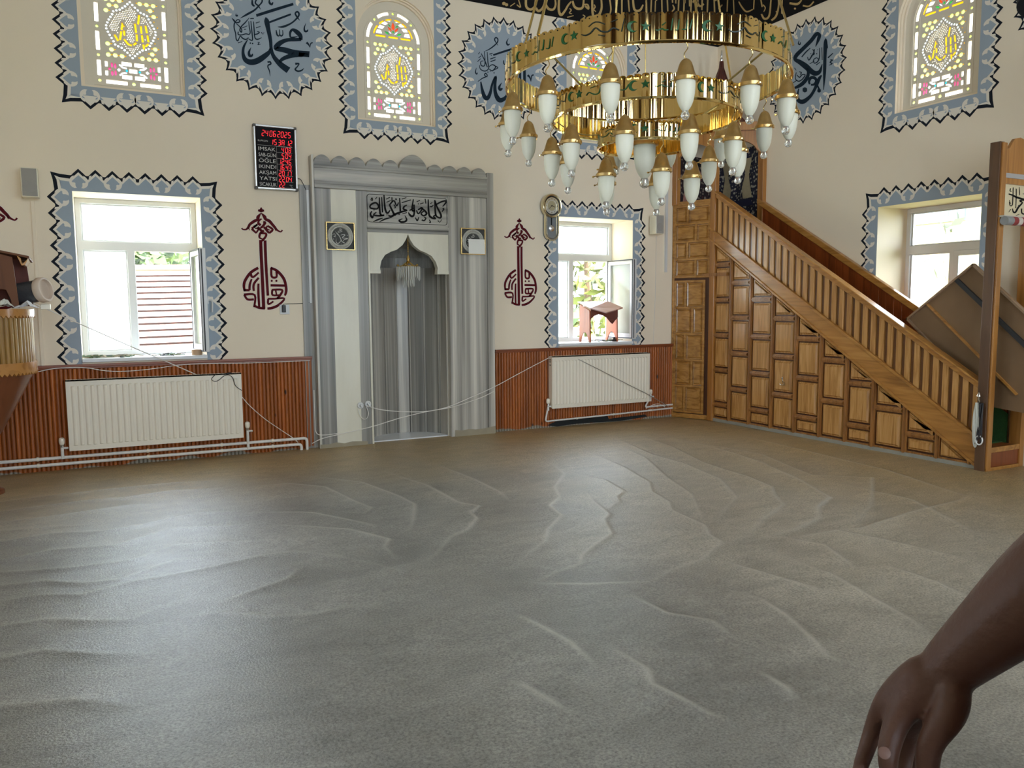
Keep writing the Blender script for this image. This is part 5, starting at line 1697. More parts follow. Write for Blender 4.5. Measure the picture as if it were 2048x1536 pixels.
for q in ([(6.86, 2.83), (6.98, 2.83), (6.93, 2.98), (6.89, 3.0)], [(7.02, 3.26), (7.2, 3.22), (7.1, 3.32)]):
    mb.flat([q], WQ, 0.036)
mb.build('pink_motif', mat('rug_pink', (0.35, 0.16, 0.12), 0.9), rg2, recalc=False)
mb = MB()
for q in ([(6.9, 3.05), (7.15, 3.02), (7.12, 3.2), (6.95, 3.25)], [(6.86, 3.30), (7.3, 3.34), (7.2, 3.42), (6.9, 3.42)]):
    mb.flat([q], WQ, 0.0355)
mb.build('black_motif', mat('rug_black', (0.008, 0.007, 0.008), 0.9), rg2, recalc=False)
# ================================================================== three-tier brass chandelier
HC = Vector((3.04, 4.10, 0))
PH0 = math.atan2(-4.10, -3.04)                  # direction from the hub towards the camera
ch = thing('chandelier', 'three tier brass ring chandelier hung with frosted glass bell lamps', 'chandelier', (3.04, 4.10, 2.84))
M_RING = mat('mirror_brass', (0.78, 0.58, 0.24), 0.06, metal=1.0)
M_CAP = mat('brushed_brass', (0.62, 0.42, 0.17), 0.33, metal=1.0, var=0.2, scale=30)
M_ROD = mat('brass_rod', (0.62, 0.46, 0.18), 0.25, metal=1.0)
M_LGLASS = mat('frosted_lamp_glass', (0.70, 0.665, 0.53), 0.5, spec=0.5)
M_BALL = mat('clear_glass_ball', (0.95, 0.97, 0.97), 0.04, trans=0.85)
M_GRN = mat('green_enamel', (0.004, 0.075, 0.014), 0.45)
M_BLK = mat('black_enamel', (0.01, 0.018, 0.012), 0.35)


def star(cx, cy, r):
    return [(cx + (r if k % 2 == 0 else r * .42) * math.cos(PI / 2 + k * PI / 5), cy + (r if k % 2 == 0 else r * .42) * math.sin(PI / 2 + k * PI / 5)) for k in range(10)]


def crescent(cx, cy, r):
    o_ = arc(cx, cy, r, 50, 310, 14); i_ = arc(cx + r * .38, cy, r * .76, 305, 55, 12)
    return o_ + i_


WORDS = ["0,10,3 4,8,5 10,12,5 14,8,5 20,8,5;24,6,4 26,34,3;30,8,4 34,8,5 36,32,3;40,8,4 46,8,5 48,30,3;52,8,4 56,32,3;10,20,4 16,26,3",
         "0,14,3 8,8,6 18,10,6 26,20,5 34,10,6 44,8,6 52,16,5 60,10,5;14,26,3 26,34,5 40,26,3;48,30,3 58,36,4;64,6,4 68,36,3;30,2,4 40,-2,4",
         "0,8,4 6,16,5 14,8,6 24,8,5 28,28,4;34,8,5 42,6,6 50,14,5 44,22,4;56,10,5 66,8,5 72,24,3;8,28,4 20,34,4;60,30,4"]


def ring(z0, R, hgt, sc_n, seed, letters):
    rg_ = random.Random(seed)
    hs = [(f, rg_.uniform(0, 6.28), rg_.uniform(.3, 1)) for f in (6, 9, 14, 19, 27, 34, 43, 52, 61, 73, 88, 101, 118)]
    rad = lambda a: R + sum(0.12 * R / f * w * math.sin(f * a + p) for (f, p, w) in hs)
    N = sc_n * 8
    mb = MB()
    vs = []; fs = []
    for i in range(N):
        a = 2 * PI * i / N
        r = rad(a)
        t = (i % 8) / 8
        zt_ = z0 + hgt - 0.012 + 0.012 * math.sqrt(max(0, 1 - (2 * t - 1) ** 2))
        for (rr, z) in ((r, z0), (r, z0 + hgt * .5), (r, zt_), (r - .0025, zt_), (r - .0025, z0)):
            vs.append(HC + Vector((rr * math.cos(a), rr * math.sin(a), z)))
    for i in range(N):
        j = (i + 1) % N
        for k in range(5):
            fs.append((i * 5 + k, j * 5 + k, j * 5 + (k + 1) % 5, i * 5 + (k + 1) % 5))
    mb.add(vs, fs)
    rim = mb.build('ring', M_RING, ch, smooth=True, angle=40)
    mb = MB()
    M_ = 96
    prof = [(-.012, 0), (-.008, -.010), (.004, -.010), (.008, 0), (.004, .006), (-.006, .006)]
    vs = [HC + Vector(((R + p[0]) * math.cos(2 * PI * i / M_), (R + p[0]) * math.sin(2 * PI * i / M_), z0 + p[1])) for i in range(M_) for p in prof]
    mb.add(vs, [(i * 6 + k, ((i + 1) % M_) * 6 + k, ((i + 1) % M_) * 6 + (k + 1) % 6, i * 6 + (k + 1) % 6) for i in range(M_) for k in range(6)])
    mb.build('rim', M_RING, rim, smooth=True)
    if letters:
        g = MB(); b_ = MB(); hol = MB()
        def F3(off=0.003):
            class G:
                pass
            def fn(u, v, n=0.0):
                a = u / R
                r = rad(a) + off
                return HC + Vector((r * math.cos(a), r * math.sin(a), z0 + v))
            return fn
        fn = F3()
        per = letters
        for k in range(per):
            a0 = PH0 + 2 * PI * k / per
            u0 = a0 * R
            g.flat([star(u0, hgt * .52, .027)], fn); g.flat([crescent(u0 - .065, hgt * .52, .028)], fn)
            w_ = WORDS[k % 3]
            width = 2 * PI * R / per - .15
            strokes(b_ if k % 2 else g, w_, lambda x, y: fn(u0 + .05 + x / 70 * width, hgt * .28 + y / 36 * hgt * .5), 3, 0.5)
        for i in range(sc_n):
            a = (i + .5) * 2 * PI / sc_n
            hol.flat([circ(a * R, hgt - .013, .0036, 6)], F3(0.0022))
        g.build('green_letters', M_GRN, rim, recalc=False); b_.build('black_letters', M_BLK, rim, recalc=False)
        hol.build('punched_holes', M_BLACK, rim, recalc=False)
    return rim


T1 = (2.841, 0.860, 0.150); T2 = (2.638, 0.577, 0.125); T3 = (2.478, 0.291, 0.100)
ring(*T1, 120, 5, 14); ring(*T2, 84, 8, 9); ring(*T3, 44, 11, 5)
# rods from the apex
apx = HC + Vector((0, 0, 5.6))
for k in range(6):
    a = PH0 + 0.30 + k * PI / 3
    mb = MB(); e = HC + Vector((T1[1] * math.cos(a), T1[1] * math.sin(a), T1[0] + .14)); s = apx + Vector((.05 * math.cos(a), .05 * math.sin(a), 0))
    mb.tube([s, e], 0.0085, 4); mb.build('rod', M_ROD, ch)
for k in range(4):
    a = PH0 + 0.9 + k * PI / 2
    mb = MB(); e = HC + Vector((T2[1] * math.cos(a), T2[1] * math.sin(a), T2[0] + .11)); s = HC + Vector((.80 * math.cos(a), .80 * math.sin(a), T1[0] + .02))
    mb.tube([s, e], 0.007, 4); mb.build('rod', M_ROD, ch)
for k in range(3):
    a = PH0 + 0.5 + k * 2 * PI / 3
    mb = MB(); e = HC + Vector((T3[1] * math.cos(a), T3[1] * math.sin(a), T3[0] + .09)); s = HC + Vector((.55 * math.cos(a), .55 * math.sin(a), T2[0] + .02))
    mb.tube(sag(s, e, .03, 8), 0.004, 5); mb.build('chain', M_ROD, ch)
mb = MB(); mb.tube([apx, HC + Vector((0, 0, ZC))], 0.012, 8); mb.tube([apx, HC + Vector((0, 0, 2.66))], 0.004, 6)
mb.lathe([(.02, 5.55), (.07, 5.58), (.05, 5.66), (.02, 5.72)], HC, 16); mb.build('stem', M_ROD, ch, smooth=True)


def lamp(parent_pos, s=1.0, hook=0.085):
    """One bell lamp hanging from parent_pos: wire hook, brass cap with gallery, frosted bell, glass ball."""
    o = Vector(parent_pos)
    cap = MB()
    z = -hook * s
    cap.lathe([(r * s, z + h * s) for (r, h) in ((.004, 0.006), (.012, .002), (.022, -.005), (.031, -.018), (.0385, -.040), (.046, -.066), (.053, -.083), (.061, -.091), (.0625, -.091), (.0625, -.107), (.056, -.110), (.050, -.104))], o, 22)
    c_ = cap.build('lamp', M_CAP, ch, smooth=True, angle=30)
    LOC[c_.name] = LOC['chandelier']
    m_ = MB()
    pts = [o + Vector((0, 0, .012))] + [o + Vector((.012 * s * math.sin(t), .0, z * (t / (2 * PI)))) for t in [2 * PI * i / 12 for i in range(13)]] + [o + Vector((0, 0, z + .006 * s))]
    m_.tube(pts, .0028 * s, 5); m_.build('hook', M_ROD, c_, smooth=True)
    m_ = MB()
    for k in range(3):
        a = 2 * PI * k / 3 + .4
        d = Vector((math.cos(a), math.sin(a), 0))
        m_.tube([o + d * .058 * s + Vector((0, 0, z - .100 * s)), o + d * .078 * s + Vector((0, 0, z - .106 * s))], .0035 * s, 6)
        m_.lathe([(.001, -.006), (.007, -.003), (.007, .003), (.001, .006)], o + d * .078 * s + Vector((0, 0, z - .106 * s)), 8)
    m_.build('gallery_screw', M_RING, c_, smooth=True)
    m_ = MB()
    m_.lathe([(r * s, z + h * s) for (r, h) in ((.049, -.104), (.0505, -.112), (.0505, -.140), (.048, -.172), (.0425, -.202), (.034, -.226), (.0245, -.243), (.017, -.252), (.0135, -.257))], o, 24)
    m_.build('glass_bell', M_LGLASS, c_, smooth=True)
    m_ = MB()
    m_.lathe([(r * s, z + h * s) for (r, h) in ((.013, -.254), (.016, -.258), (.019, -.266), (.0225, -.277), (.021, -.289), (.013, -.298), (.0005, -.301))], o, 16)
    m_.build('glass_ball', M_BALL, c_, smooth=True)
    return c_


def lamp_copy(src, pos0, pos):
    d = Vector(pos) - Vector(pos0)
    r = src.copy(); COL.objects.link(r); r.parent = ch; r.location = src.location + d
    for c in src.children:
        k = c.copy(); COL.objects.link(k); k.parent = r
    return r


pos = []
for (T, n, off) in ((T1, 14, -12.0), (T2, 10, -11.0), (T3, 5, -52.0)):
    for k in range(n):
        a = PH0 + math.radians(off + 360.0 / n * k)
        pos.append(HC + Vector((T[1] * math.cos(a), T[1] * math.sin(a), T[0] - .008)))
l0 = lamp(pos[0])
for p in pos[1:]:
    lamp_copy(l0, pos[0], p)
lamp(HC + Vector((0, 0, 2.66)), 1.35, 0.02)
# ================================================================== radiators and pipes
M_RAD = mat('radiator_enamel', (0.84, 0.77, 0.635), 0.35)
M_RADD = mat('radiator_slots', (0.10, 0.095, 0.08), 0.6)
M_PIPE = mat('pipe_plastic', (0.76, 0.73, 0.67), 0.4)


def radiator(x0, x1, z0, z1, yf, yb, nf, label):
    F = Frame((0, yf, 0), (1, 0, 0), (0, 0, 1), (0, -1, 0))
    root = thing('radiator', label, 'radiator', ((x0 + x1) / 2, yf, z0), 'white panel radiators on the back wall')
    mb = MB()
    mb.solid([rect(x0, x1, z0, z1)], F, -0.012, -0.006)
    mb.solid([rect(x0, x1, z0, z1), rect(x0 + .03, x1 - .03, z0 + .045, z1 - .055)], F, -0.006, 0.0)
    p = (x1 - x0 - .06) / nf
    for i in range(nf):
        a = x0 + .03 + i * p
        w = p * .62
        k = 6
        prof = [(a + p * .19 + w * t / k, -0.006 + 0.0085 * math.sin(PI * t / k) ** .7) for t in range(k + 1)]
        mb.strip(prof, F, z0 + .052, z1 - .062)
        for (zz, zt) in ((z0 + .052, z0 + .045), (z1 - .062, z1 - .055)):
            n = len(prof)
            mb.add([F(u, zz, h) for (u, h) in prof] + [F(u, zt, -0.006) for (u, h) in prof], [(q, q + 1, n + q + 1, n + q) for q in range(n - 1)])
    mb.build('front_panel', M_RAD, root, smooth=True, angle=50)
    mb = MB(); mb.solid([rect(x0 + .01, x1 - .01, z0 + .01, z1 - .02)], F, -(yb - yf) + .005, -(yb - yf) + .02); mb.build('rear_panel', M_RAD, root)
    mb = MB()
    dp = yb - yf
    mb.box((x0, yf, z1 - .012), (x1, yf + .012, z1)); mb.box((x0, yb - .012, z1 - .012), (x1, yb, z1))
    n = int((x1 - x0) / .022)
    for i in range(n + 1):
        x = x0 + (x1 - x0 - .010) * i / n
        mb.box((x, yf + .010, z1 - .010), (x + .010, yb - .010, z1 - .001))
    mb.build('top_grille', M_RAD, root)
    for (xa, xb) in ((x0 - .001, x0 + .004), (x1 - .004, x1 + .001)):
        m2 = MB(); m2.box((xa, yf + .006, z0 + .01), (xb, yb, z1 - .004)); m2.build('side_cover', M_RAD, root, bevel=.001)
    m2 = MB()
    for (zz) in (z1 - .05, z1 - .075, z1 - .115):
        m2.box((x0 - .0025, yf + .03, zz), (x0 - .0005, yf + .065, zz + .012))
    m2.build('side_slot', M_RADD, root)
    return root


def valve(root, c, down, name='valve'):
    """Angle valve with round hand wheel on a riser."""
    c = Vector(c)
    m_ = MB(); m_.tube([c + Vector((0, 0, .03)), c, c - Vector((0, 0, down))], .014, 10); m_.tube([c, c + Vector((.05, 0, 0))], .010, 8); v = m_.build(name, M_PIPE, root, smooth=True)
    m_ = MB(); m_.lathe([(.008, .028), (.018, .034), (.024, .05), (.026, .075), (.022, .092), (.010, .10), (.001, .10)], c, 14); m_.build('hand_wheel', M_RAD, v, smooth=True)
    m_ = MB(); m_.lathe([(.017, .01), (.019, .014), (.019, .028), (.015, .03)], c, 8); m_.build('nut', M_STEEL, v)


rl = radiator(-0.36, 1.19, 0.187, 0.848, 8.32, 8.40, 28, 'long white fluted radiator under the left window')
valve(rl, (-0.42, 8.355, 0.215), .10); valve(rl, (1.235, 8.355, 0.245), .18)
rr_ = radiator(4.815, 6.285, 0.243, 0.886, 8.32, 8.405, 30, 'white fluted radiator under the window beside the minbar')
valve(rr_, (4.78, 8.36, 0.27), .05); valve(rr_, (6.33, 8.36, 0.30), .06)


def pipe(name, label, pts, r, clips, grp='white heating pipes along the back wall'):
    root = thing(name, label, 'pipe', pts[0], grp)
    m_ = MB(); m_.tube(pts, r, 12); m_.build('tube', M_PIPE, root, smooth=True)
    for c in clips:
        c = Vector(c)
        m_ = MB(); m_.tube([c + Vector((-.009, 0, 0)), c + Vector((.009, 0, 0))], r * 1.35, 12); m_.box((c.x - .009, c.y, c.z - .008), (c.x + .009, 8.43, c.z + .008)); m_.build('clip', M_RAD, root)
    return root


def elbow(a, b, c, r=.035, n=5):
    a, b, c = Vector(a), Vector(b), Vector(c)
    p = b + (a - b).normalized() * r; q = b + (c - b).normalized() * r
    return [p.lerp(b, t).lerp(b.lerp(q, t), t) for t in [i / n for i in range(n + 1)]]


ps = [(XL + .01, 8.365, .128)] + elbow((0, 8.365, .128), (1.835, 8.365, .122), (1.835, 8.365, 0)) + [(1.835, 8.365, -.02)]
pipe('heating_pipe', 'upper of two white pipes running below the left radiator to the mihrab', ps, .0155, [(-.62, 8.365, .128), (.30, 8.365, .126), (.98, 8.365, .125), (1.48, 8.365, .124)])
ps = [(XL + .01, 8.365, .068)] + elbow((0, 8.365, .068), (1.775, 8.365, .062), (1.775, 8.365, 0)) + [(1.775, 8.365, -.02)]
pipe('heating_pipe', 'lower of two white pipes just above the floor below the left radiator', ps, .0155, [(-.62, 8.365, .068), (.30, 8.365, .066), (.98, 8.365, .065), (1.48, 8.365, .064)])
ps = [(4.78, 8.37, .25)] + elbow((4.78, 8.37, .25), (4.745, 8.37, .086), (5.2, 8.37, .09), .03) + [(5.6, 8.37, .10), (6.70, 8.37, .125)]
pipe('heating_pipe', 'long thin white pipe below the radiator beside the minbar', ps, .011, [(5.2, 8.37, .092), (5.75, 8.37, .104), (6.35, 8.37, .118)])
ps = [(6.33, 8.37, .29)] + elbow((6.33, 8.37, .29), (6.25, 8.37, .165), (6.6, 8.37, .17), .03) + [(6.70, 8.37, .172)]
pipe('heating_pipe', 'short bent white pipe under the right end of the right radiator', ps, .011, [(6.45, 8.37, .168)])

# ================================================================== cables
M_WCORD = mat('white_cord', (0.78, 0.74, 0.68), 0.5); M_KCORD = mat('black_cable', (0.015, 0.015, 0.015), 0.45)


def cable(name, label, pts, r, m, cat='cable', seg=6):
    mb = MB(); mb.tube(pts, r, seg)
    return tag(mb.build(name, m, smooth=True), label, cat)


def pxpath(l, y0):
    out = []
    for t in l:
        out.append(P(t[0], t[1], 'Y', t[2] if len(t) > 2 else y0))
    return out


def smooth_path(pts, n=5):
    q = []
    for i in range(len(pts) - 1):
        p0 = pts[max(i - 1, 0)]; p1 = pts[i]; p2 = pts[i + 1]; p3 = pts[min(i + 2, len(pts) - 1)]
        for k in range(n):
            t = k / n
            q.append(0.5 * ((2 * p1) + (p2 - p0) * t + (2 * p0 - 5 * p1 + 4 * p2 - p3) * t * t + (3 * p1 - p0 - 3 * p2 + p3) * t ** 3))
    return q + [pts[-1]]


cable('cord', 'taut white cord slanting from the pulpit across the left window to the radiator', smooth_path([P(66, 606, 'Y', 7.55), P(255, 690, 'Y', 8.0), P(330, 722, 'Y', 8.2), P(392, 749, 'Y', 8.33)], 6), .0045, M_WCORD, 'cord')
cable('cord', 'thin white cord draped along the wainscot above the left radiator', smooth_path(pxpath([(66, 746), (110, 737), (165, 735), (215, 742), (260, 742), (310, 737), (360, 730), (420, 727), (500, 726), (620, 721)], 8.395), 4), .004, M_WCORD, 'cord')
cable('cable', 'black cable with small inline lump looped over the left radiator', smooth_path(pxpath([(418, 750), (430, 749), (423, 758), (430, 763), (438, 760), (448, 752), (458, 750), (466, 757), (470, 770), (476, 776), (484, 781)], 8.31), 5), .0035, M_KCORD)
mb = MB(); c = P(457, 748, 'Y', 8.33)
mb.tube([c + Vector((-.03, 0, -.004)), c + Vector((-.022, 0, 0)), c + Vector((.022, 0, .006)), c + Vector((.03, 0, .01))], [.006, .012, .012, .006], 10)
tag(mb.build('power_lump', M_KCORD, smooth=True), 'small black lump of a cable lying on top of the left radiator', 'adapter')
cable('cord', 'white cord dropping from the left radiator to the pipe ends', smooth_path(pxpath([(484, 794), (500, 812), (530, 838), (562, 860), (586, 876), (596, 885)], 8.36), 4), .004, M_WCORD, 'cord')
cable('cord', 'upper white cord sagging from the socket pair across the mihrab to the right radiator', smooth_path(pxpath([(733, 811, 8.33), (760, 819, 8.31), (800, 823, 8.31), (850, 823, 8.31), (895, 814, 8.31), (950, 791, 8.31), (990, 773, 8.32), (1040, 746, 8.33), (1097, 716, 8.33)], 8.3), 5), .0045, M_WCORD, 'cord')
cable('cord', 'lower white cord rising across the mihrab from the floor beside the pipes', smooth_path(pxpath([(624, 887, 8.34), (645, 877, 8.32), (690, 866, 8.33), (745, 853, 8.33), (800, 836, 8.31), (850, 824, 8.3), (900, 815, 8.3), (940, 803, 8.3), (965, 794, 8.3), (987, 783, 8.33)], 8.3), 5), .0045, M_WCORD, 'cord')
cable('cord', 'white cord lying against the foot of the white mihrab panel', smooth_path(pxpath([(628, 780), (630, 840), (633, 866), (650, 870), (680, 866)], 8.33), 5), .004, M_WCORD, 'cord')
cable('cord', 'grey cord strung diagonally over the front of the right radiator', smooth_path(pxpath([(1143, 712, 8.33), (1200, 740, 8.305), (1260, 771, 8.305), (1298, 790, 8.305), (1337, 813, 8.36)], 8.3), 3), .0045, mat('grey_cord', (0.30, 0.27, 0.22), .6), 'cord')
cable('cord', 'short white cord from the right radiator valve to the minbar corner', smooth_path(pxpath([(1292, 817), (1305, 810), (1318, 808), (1330, 814)], 8.36), 5), .004, M_WCORD, 'cord')
cable('cord', 'black lead looped between the prayer clock and the white conduit', smooth_path(pxpath([(593, 357, 8.42), (600, 358, 8.425), (605, 365, 8.425), (612, 380, 8.42)], 8.4), 5), .0035, M_KCORD)
cable('cord', 'thin black lead running from the conduit to the power adapter', smooth_path(pxpath([(620, 605, 8.425), (600, 607, 8.44), (570, 608, 8.44), (566, 611, 8.43)], 8.4), 4), .003, M_KCORD)
mb = MB(); a, b = P(613, 380, 'Y', 8.42), P(619, 606, 'Y', 8.42)
mb.box((1.925, 8.415, b.z), (1.948, 8.426, a.z)); tag(mb.build('cable_conduit', M_PVC), 'slim white conduit up the left edge of the mihrab', 'conduit', 'white cable conduits')
mb = MB(); mb.box((-.548, 8.432, .985), (-.520, 8.45, 2.48)); tag(mb.build('cable_conduit', M_WALL), 'pale conduit below the left loudspeaker down to the dado rail', 'conduit', 'white cable conduits')
mb = MB(); mb.box((6.60, 8.428, 1.93), (6.635, 8.45, 3.4)); tag(mb.build('cable_conduit', M_PVC), 'white conduit in the corner beside the minbar and right loudspeaker', 'conduit', 'white cable conduits')
cable('cord', 'thin pale wire hanging from the right loudspeaker to the dado rail', [(6.46, 8.44, 2.40), (6.455, 8.445, 1.6), (6.43, 8.446, 0.99)], .003, M_WCORD, 'wire')

# sockets on the mihrab
def socket(x, z, label):
    root = thing('wall_socket', label, 'socket', (x, MY, z), 'round white sockets at the foot of the mihrab')
    m_ = MB(); m_.lathe([(.030, 0), (.036, .004), (.036, .016), (.030, .024), (.020, .024), (.018, .014), (.001, .014)], (x, MY, z), 20, axis=(0, -1, 0)); m_.build('body', M_PVC, root, smooth=True)
    m_ = MB(); m_.tube([(x, MY - .012, z), (x, MY - .05, z), (x + .012, MY - .055, z - .02)], .012, 8); m_.build('plug', M_PVC, root, smooth=True)


socket(2.418, .437, 'left of two round white plugs at the foot of the mihrab'); socket(2.502, .447, 'right of two round white plugs at the foot of the mihrab')
cable('cord', 'white cord loop hanging under the two round plugs', smooth_path(pxpath([(733, 814), (737, 826), (734, 836), (727, 838), (720, 830), (716, 817)], 8.32), 6), .0035, M_WCORD, 'cord')
mb = MB(); c = P(568, 618, 'Y', D)
root = thing('wall_socket', 'flat white socket plate beside the left red ornament', 'socket', c)
mb.fbox(WQ, c.x - .045, c.x + .055, c.z - .055, c.z + .045, 0, .01); mb.build('plate', M_PVC, root, bevel=.004)
mb = MB(); mb.fbox(WQ, c.x - .025, c.x + .012, c.z - .035, c.z + .04, .01, .045)
tag(mb.build('power_adapter', M_KCORD, bevel=.006), 'black power adapter plugged into the wall below the red ornament', 'adapter')

# ================================================================== loudspeakers
def speaker(x0, x1, z0, z1, d, label, yaw=0):
    root = thing('loudspeaker', label, 'loudspeaker', ((x0 + x1) / 2, D, z0), 'wall loudspeakers on the back wall')
    F = WQ
    m_ = MB(); m_.fbox(F, x0, x1, z0, z1, 0.02, d); m_.build('cabinet', mat('speaker_shell', (0.84, 0.78, 0.62), .5), root, bevel=.008)
    m_ = MB(); m_.fbox(F, x0 + .008, x1 - .008, z0 + .008, z1 - .008, d, d + .006); m_.build('grille', mat('speaker_grille', (0.40, 0.38, 0.34), .7, bump=.6, bscale=400), root, bevel=.003)
    m_ = MB(); w = x1 - x0; m_.lathe([(w * .40, 0), (w * .40, .001), (w * .001, .001)], F((x0 + x1) / 2, z0 + (z1 - z0) * .36, d + .006), 24, axis=(0, -1, 0)); m_.build('cone_outline', mat('grille_shade', (0.33, 0.315, 0.285), .8), root)
    m_ = MB(); m_.fbox(F, (x0 + x1) / 2 - .03, (x0 + x1) / 2 + .03, (z0 + z1) / 2 - .04, (z0 + z1) / 2 + .04, 0, .022); m_.build('bracket', M_STEEL, root)


speaker(-.605, -.472, 2.495, 2.752, .15, 'grey loudspeaker high on the wall left of the left window')
speaker(6.335, 6.465, 2.41, 2.655, .16, 'white loudspeaker between the right window and the minbar')

# ================================================================== digital prayer-time clock
dc = thing('prayer_time_clock', 'black digital prayer time board with red figures in aluminium frame', 'digital clock', WQ(1.62, 3.0, 0))
c00, c10, c01, c11 = [(1.411, 3.337), (1.846, 3.337), (1.411, 2.700), (1.846, 2.700)]
M_ALU = mat('aluminium', (0.55, 0.54, 0.51), 0.35, metal=0.9)
mb = MB(); u0, u1, v0, v1 = 1.411, 1.838, 2.697, 3.337
mb.solid([rect(u0, u1, v0, v1), rect(u0 + .022, u1 - .022, v0 + .022, v1 - .022)], WQ, 0, .055); mb.build('frame', M_ALU, dc, bevel=.006)
mb = MB()
for (a, b) in ((u0, v0), (u1 - .026, v0), (u0, v1 - .026), (u1 - .026, v1 - .026)):
    mb.fbox(WQ, a - .002, a + .028, b - .002, b + .028, .005, .057)
mb.build('corner_cap', mat('corner_caps', (.10, .09, .08), .5), dc, bevel=.006)
mb = MB(); mb.fbox(WQ, u0 + .02, u1 - .02, v0 + .02, v1 - .02, 0, .038); mb.build('screen', mat('screen_black', (.005, .004, .005), .6, spec=.15), dc)
M_LED = emit('red_led', (1.0, 0.02, 0.03), 1.1); M_LEDT = mat('label_print', (.62, .60, .56), .6)
SEG = {'0': 'abcdef', '1': 'bc', '2': 'abged', '3': 'abgcd', '4': 'fgbc', '5': 'afgcd', '6': 'afgedc', '7': 'abc', '8': 'abcdefg', '9': 'abcdfg', 'A': 'abcefg', ' ': ''}
mbL = MB(); mbT = MB()
nL = .0395


def digit(ch_, u, v, w, h):
    t = h * .075
    sk = lambda q, r: (u + q * w + (r - .5) * h * .10, v + r * h)
    S_ = {'a': ((0, 1), (1, 1)), 'b': ((1, 1), (1, .5)), 'c': ((1, .5), (1, 0)), 'd': ((0, 0), (1, 0)), 'e': ((0, 0), (0, .5)), 'f': ((0, .5), (0, 1)), 'g': ((0, .5), (1, .5))}
    for s in SEG[ch_]:
        (a, b), (c_, d_) = S_[s]
        p, q = Vector(sk(a, b)), Vector(sk(c_, d_))
        d = (q - p).normalized(); p = p + d * t * .55; q = q - d * t * .55
        n = Vector((-d.y, d.x)) * t * .5
        mbL.flat([[tuple(p + n * .6), tuple(p - d * 0 - n * .6), tuple(p + d * 0 - n), tuple(q - n), tuple(q + n), tuple(p + n)][2:] if False else [tuple(p - n), tuple(q - n), tuple(q + n), tuple(p + n)]], WQ, nL)


def digits(s, u, v, w, h, gap):
    for ch_ in s:
        if ch_ == ' ':
            u += gap * .5
            continue
        digit(ch_, u, v, w, h); u += w + gap


def label(s, u, v, h, width):
    vs, fs, w = text_loops(s)
    k = width / w
    mbT.add([WQ(u + a * k, v + b * h / .72, nL) for (a, b) in vs], fs)


sw = u1 - u0
digits('24 06 2025', u0 + .088, 3.228, .0215, .055, .0135)
digits('15 3A 12', u0 + .170, 3.148, .0215, .052, .0135)
label('ELIPKON', u0 + .045, 3.172, .016, .095)
rows = [('IMSAK', '  4 08'), ('SAB-GÜN', '  5 04'), ('ÖĞLE', '12 46'), ('IKINDI', '16 43'), ('AKŞAM', '20 17'), ('YATSI', '22 04'), ('SICAKLIK', '22')]
for i, (t, n_) in enumerate(rows):
    v = 3.083 - i * .0585
    label(t, u0 + .046, v, .037, .168)
    du_ = u0 + .243
    if n_.startswith('  '):
        digits(n_[2:], du_ + .034, v - .004, .0195, .046, .0125)
    else:
        digits(n_, du_, v - .004, .0195, .046, .0125)
label('°C', u0 + .345, 3.083 - 6 * .0585, .026, .030)
mbL.build('red_figures', M_LED, dc, recalc=False); mbT.build('printed_words', M_LEDT, dc, recalc=False)
mb = MB()
for i in range(8):
    mb.fbox(WQ, u0 + .225, u1 - .045, 3.133 - i * .0585, 3.1345 - i * .0585, .038, .0388)
mb.fbox(WQ, u0 + .040, u1 - .045, 3.1345, 3.136, .038, .0388); mb.fbox(WQ, u0 + .224, u0 + .2255, 2.73, 3.134, .038, .0388)
mb.build('grid_line', M_LEDT, dc)

# ================================================================== pendulum wall clock
wc = thing('wall_clock', 'oval pendulum wall clock with gold rim hung at the window corner', 'clock', WQ(4.86, 2.6, 0))
M_SGOLD = mat('pale_gold', (0.74, 0.66, 0.46), 0.22, metal=1.0)
CF = Frame((4.858, 8.45, 0), (1, 0, 0), (0, 0, 1), (0, -1, 0))
stad = lambda w, b, t, n=10: arc(0, t - w, w, 0, 180, n) + arc(0, b + w, w, 180, 360, n)
mb = MB(); mb.solid([stad(.095, 2.285, 2.80)], CF, 0.0, .045); mb.build('case_back', mat('clock_case', (.20, .215, .225), .3), wc, bevel=.004)
mb = MB(); mb.solid([stad(.097, 2.283, 2.80), stad(.083, 2.297, 2.79)], CF, .03, .062); mb.build('case_rim', M_SGOLD, wc, bevel=.005)
mb = MB(); mb.solid([stad(.072, 2.308, 2.78), stad(.066, 2.314, 2.77)], CF, .045, .056); mb.build('inner_rim', M_SGOLD, wc, bevel=.002)
cc = CF(0, 2.70, 0)
ov = lambda r, h, k=40: [CF(r * math.cos(2 * PI * i / k), 2.70 + 1.06 * r * math.sin(2 * PI * i / k), h) for i in range(k)]
mb = MB(); prof = [(.136, .02), (.138, .055), (.132, .075), (.124, .082), (.114, .078), (.108, .066)]
k = 40; vs = [p for (r, h) in prof for p in ov(r, h, k)]
mb.add(vs, [(i * k + j, i * k + (j + 1) % k, (i + 1) * k + (j + 1) % k, (i + 1) * k + j) for i in range(len(prof) - 1) for j in range(k)]); mb.build('bezel', M_SGOLD, wc, smooth=True)
mb = MB(); vs = ov(.110, .064, k) + ov(.092, .056, k); mb.add(vs, [(j, (j + 1) % k, k + (j + 1) % k, k + j) for j in range(k)]); mb.build('black_ring', M_SEAL, wc)
mb = MB(); mb.add(ov(.094, .054, k), [tuple(range(k))]); mb.build('dial', mat('dial_face', (.52, .49, .42), .5), wc)
mb = MB(); mb.add(ov(.056, .0546, k), [tuple(range(k))]); mb.build('dial_centre', mat('dial_gold', (.40, .34, .20), .4), wc)
mb = MB()
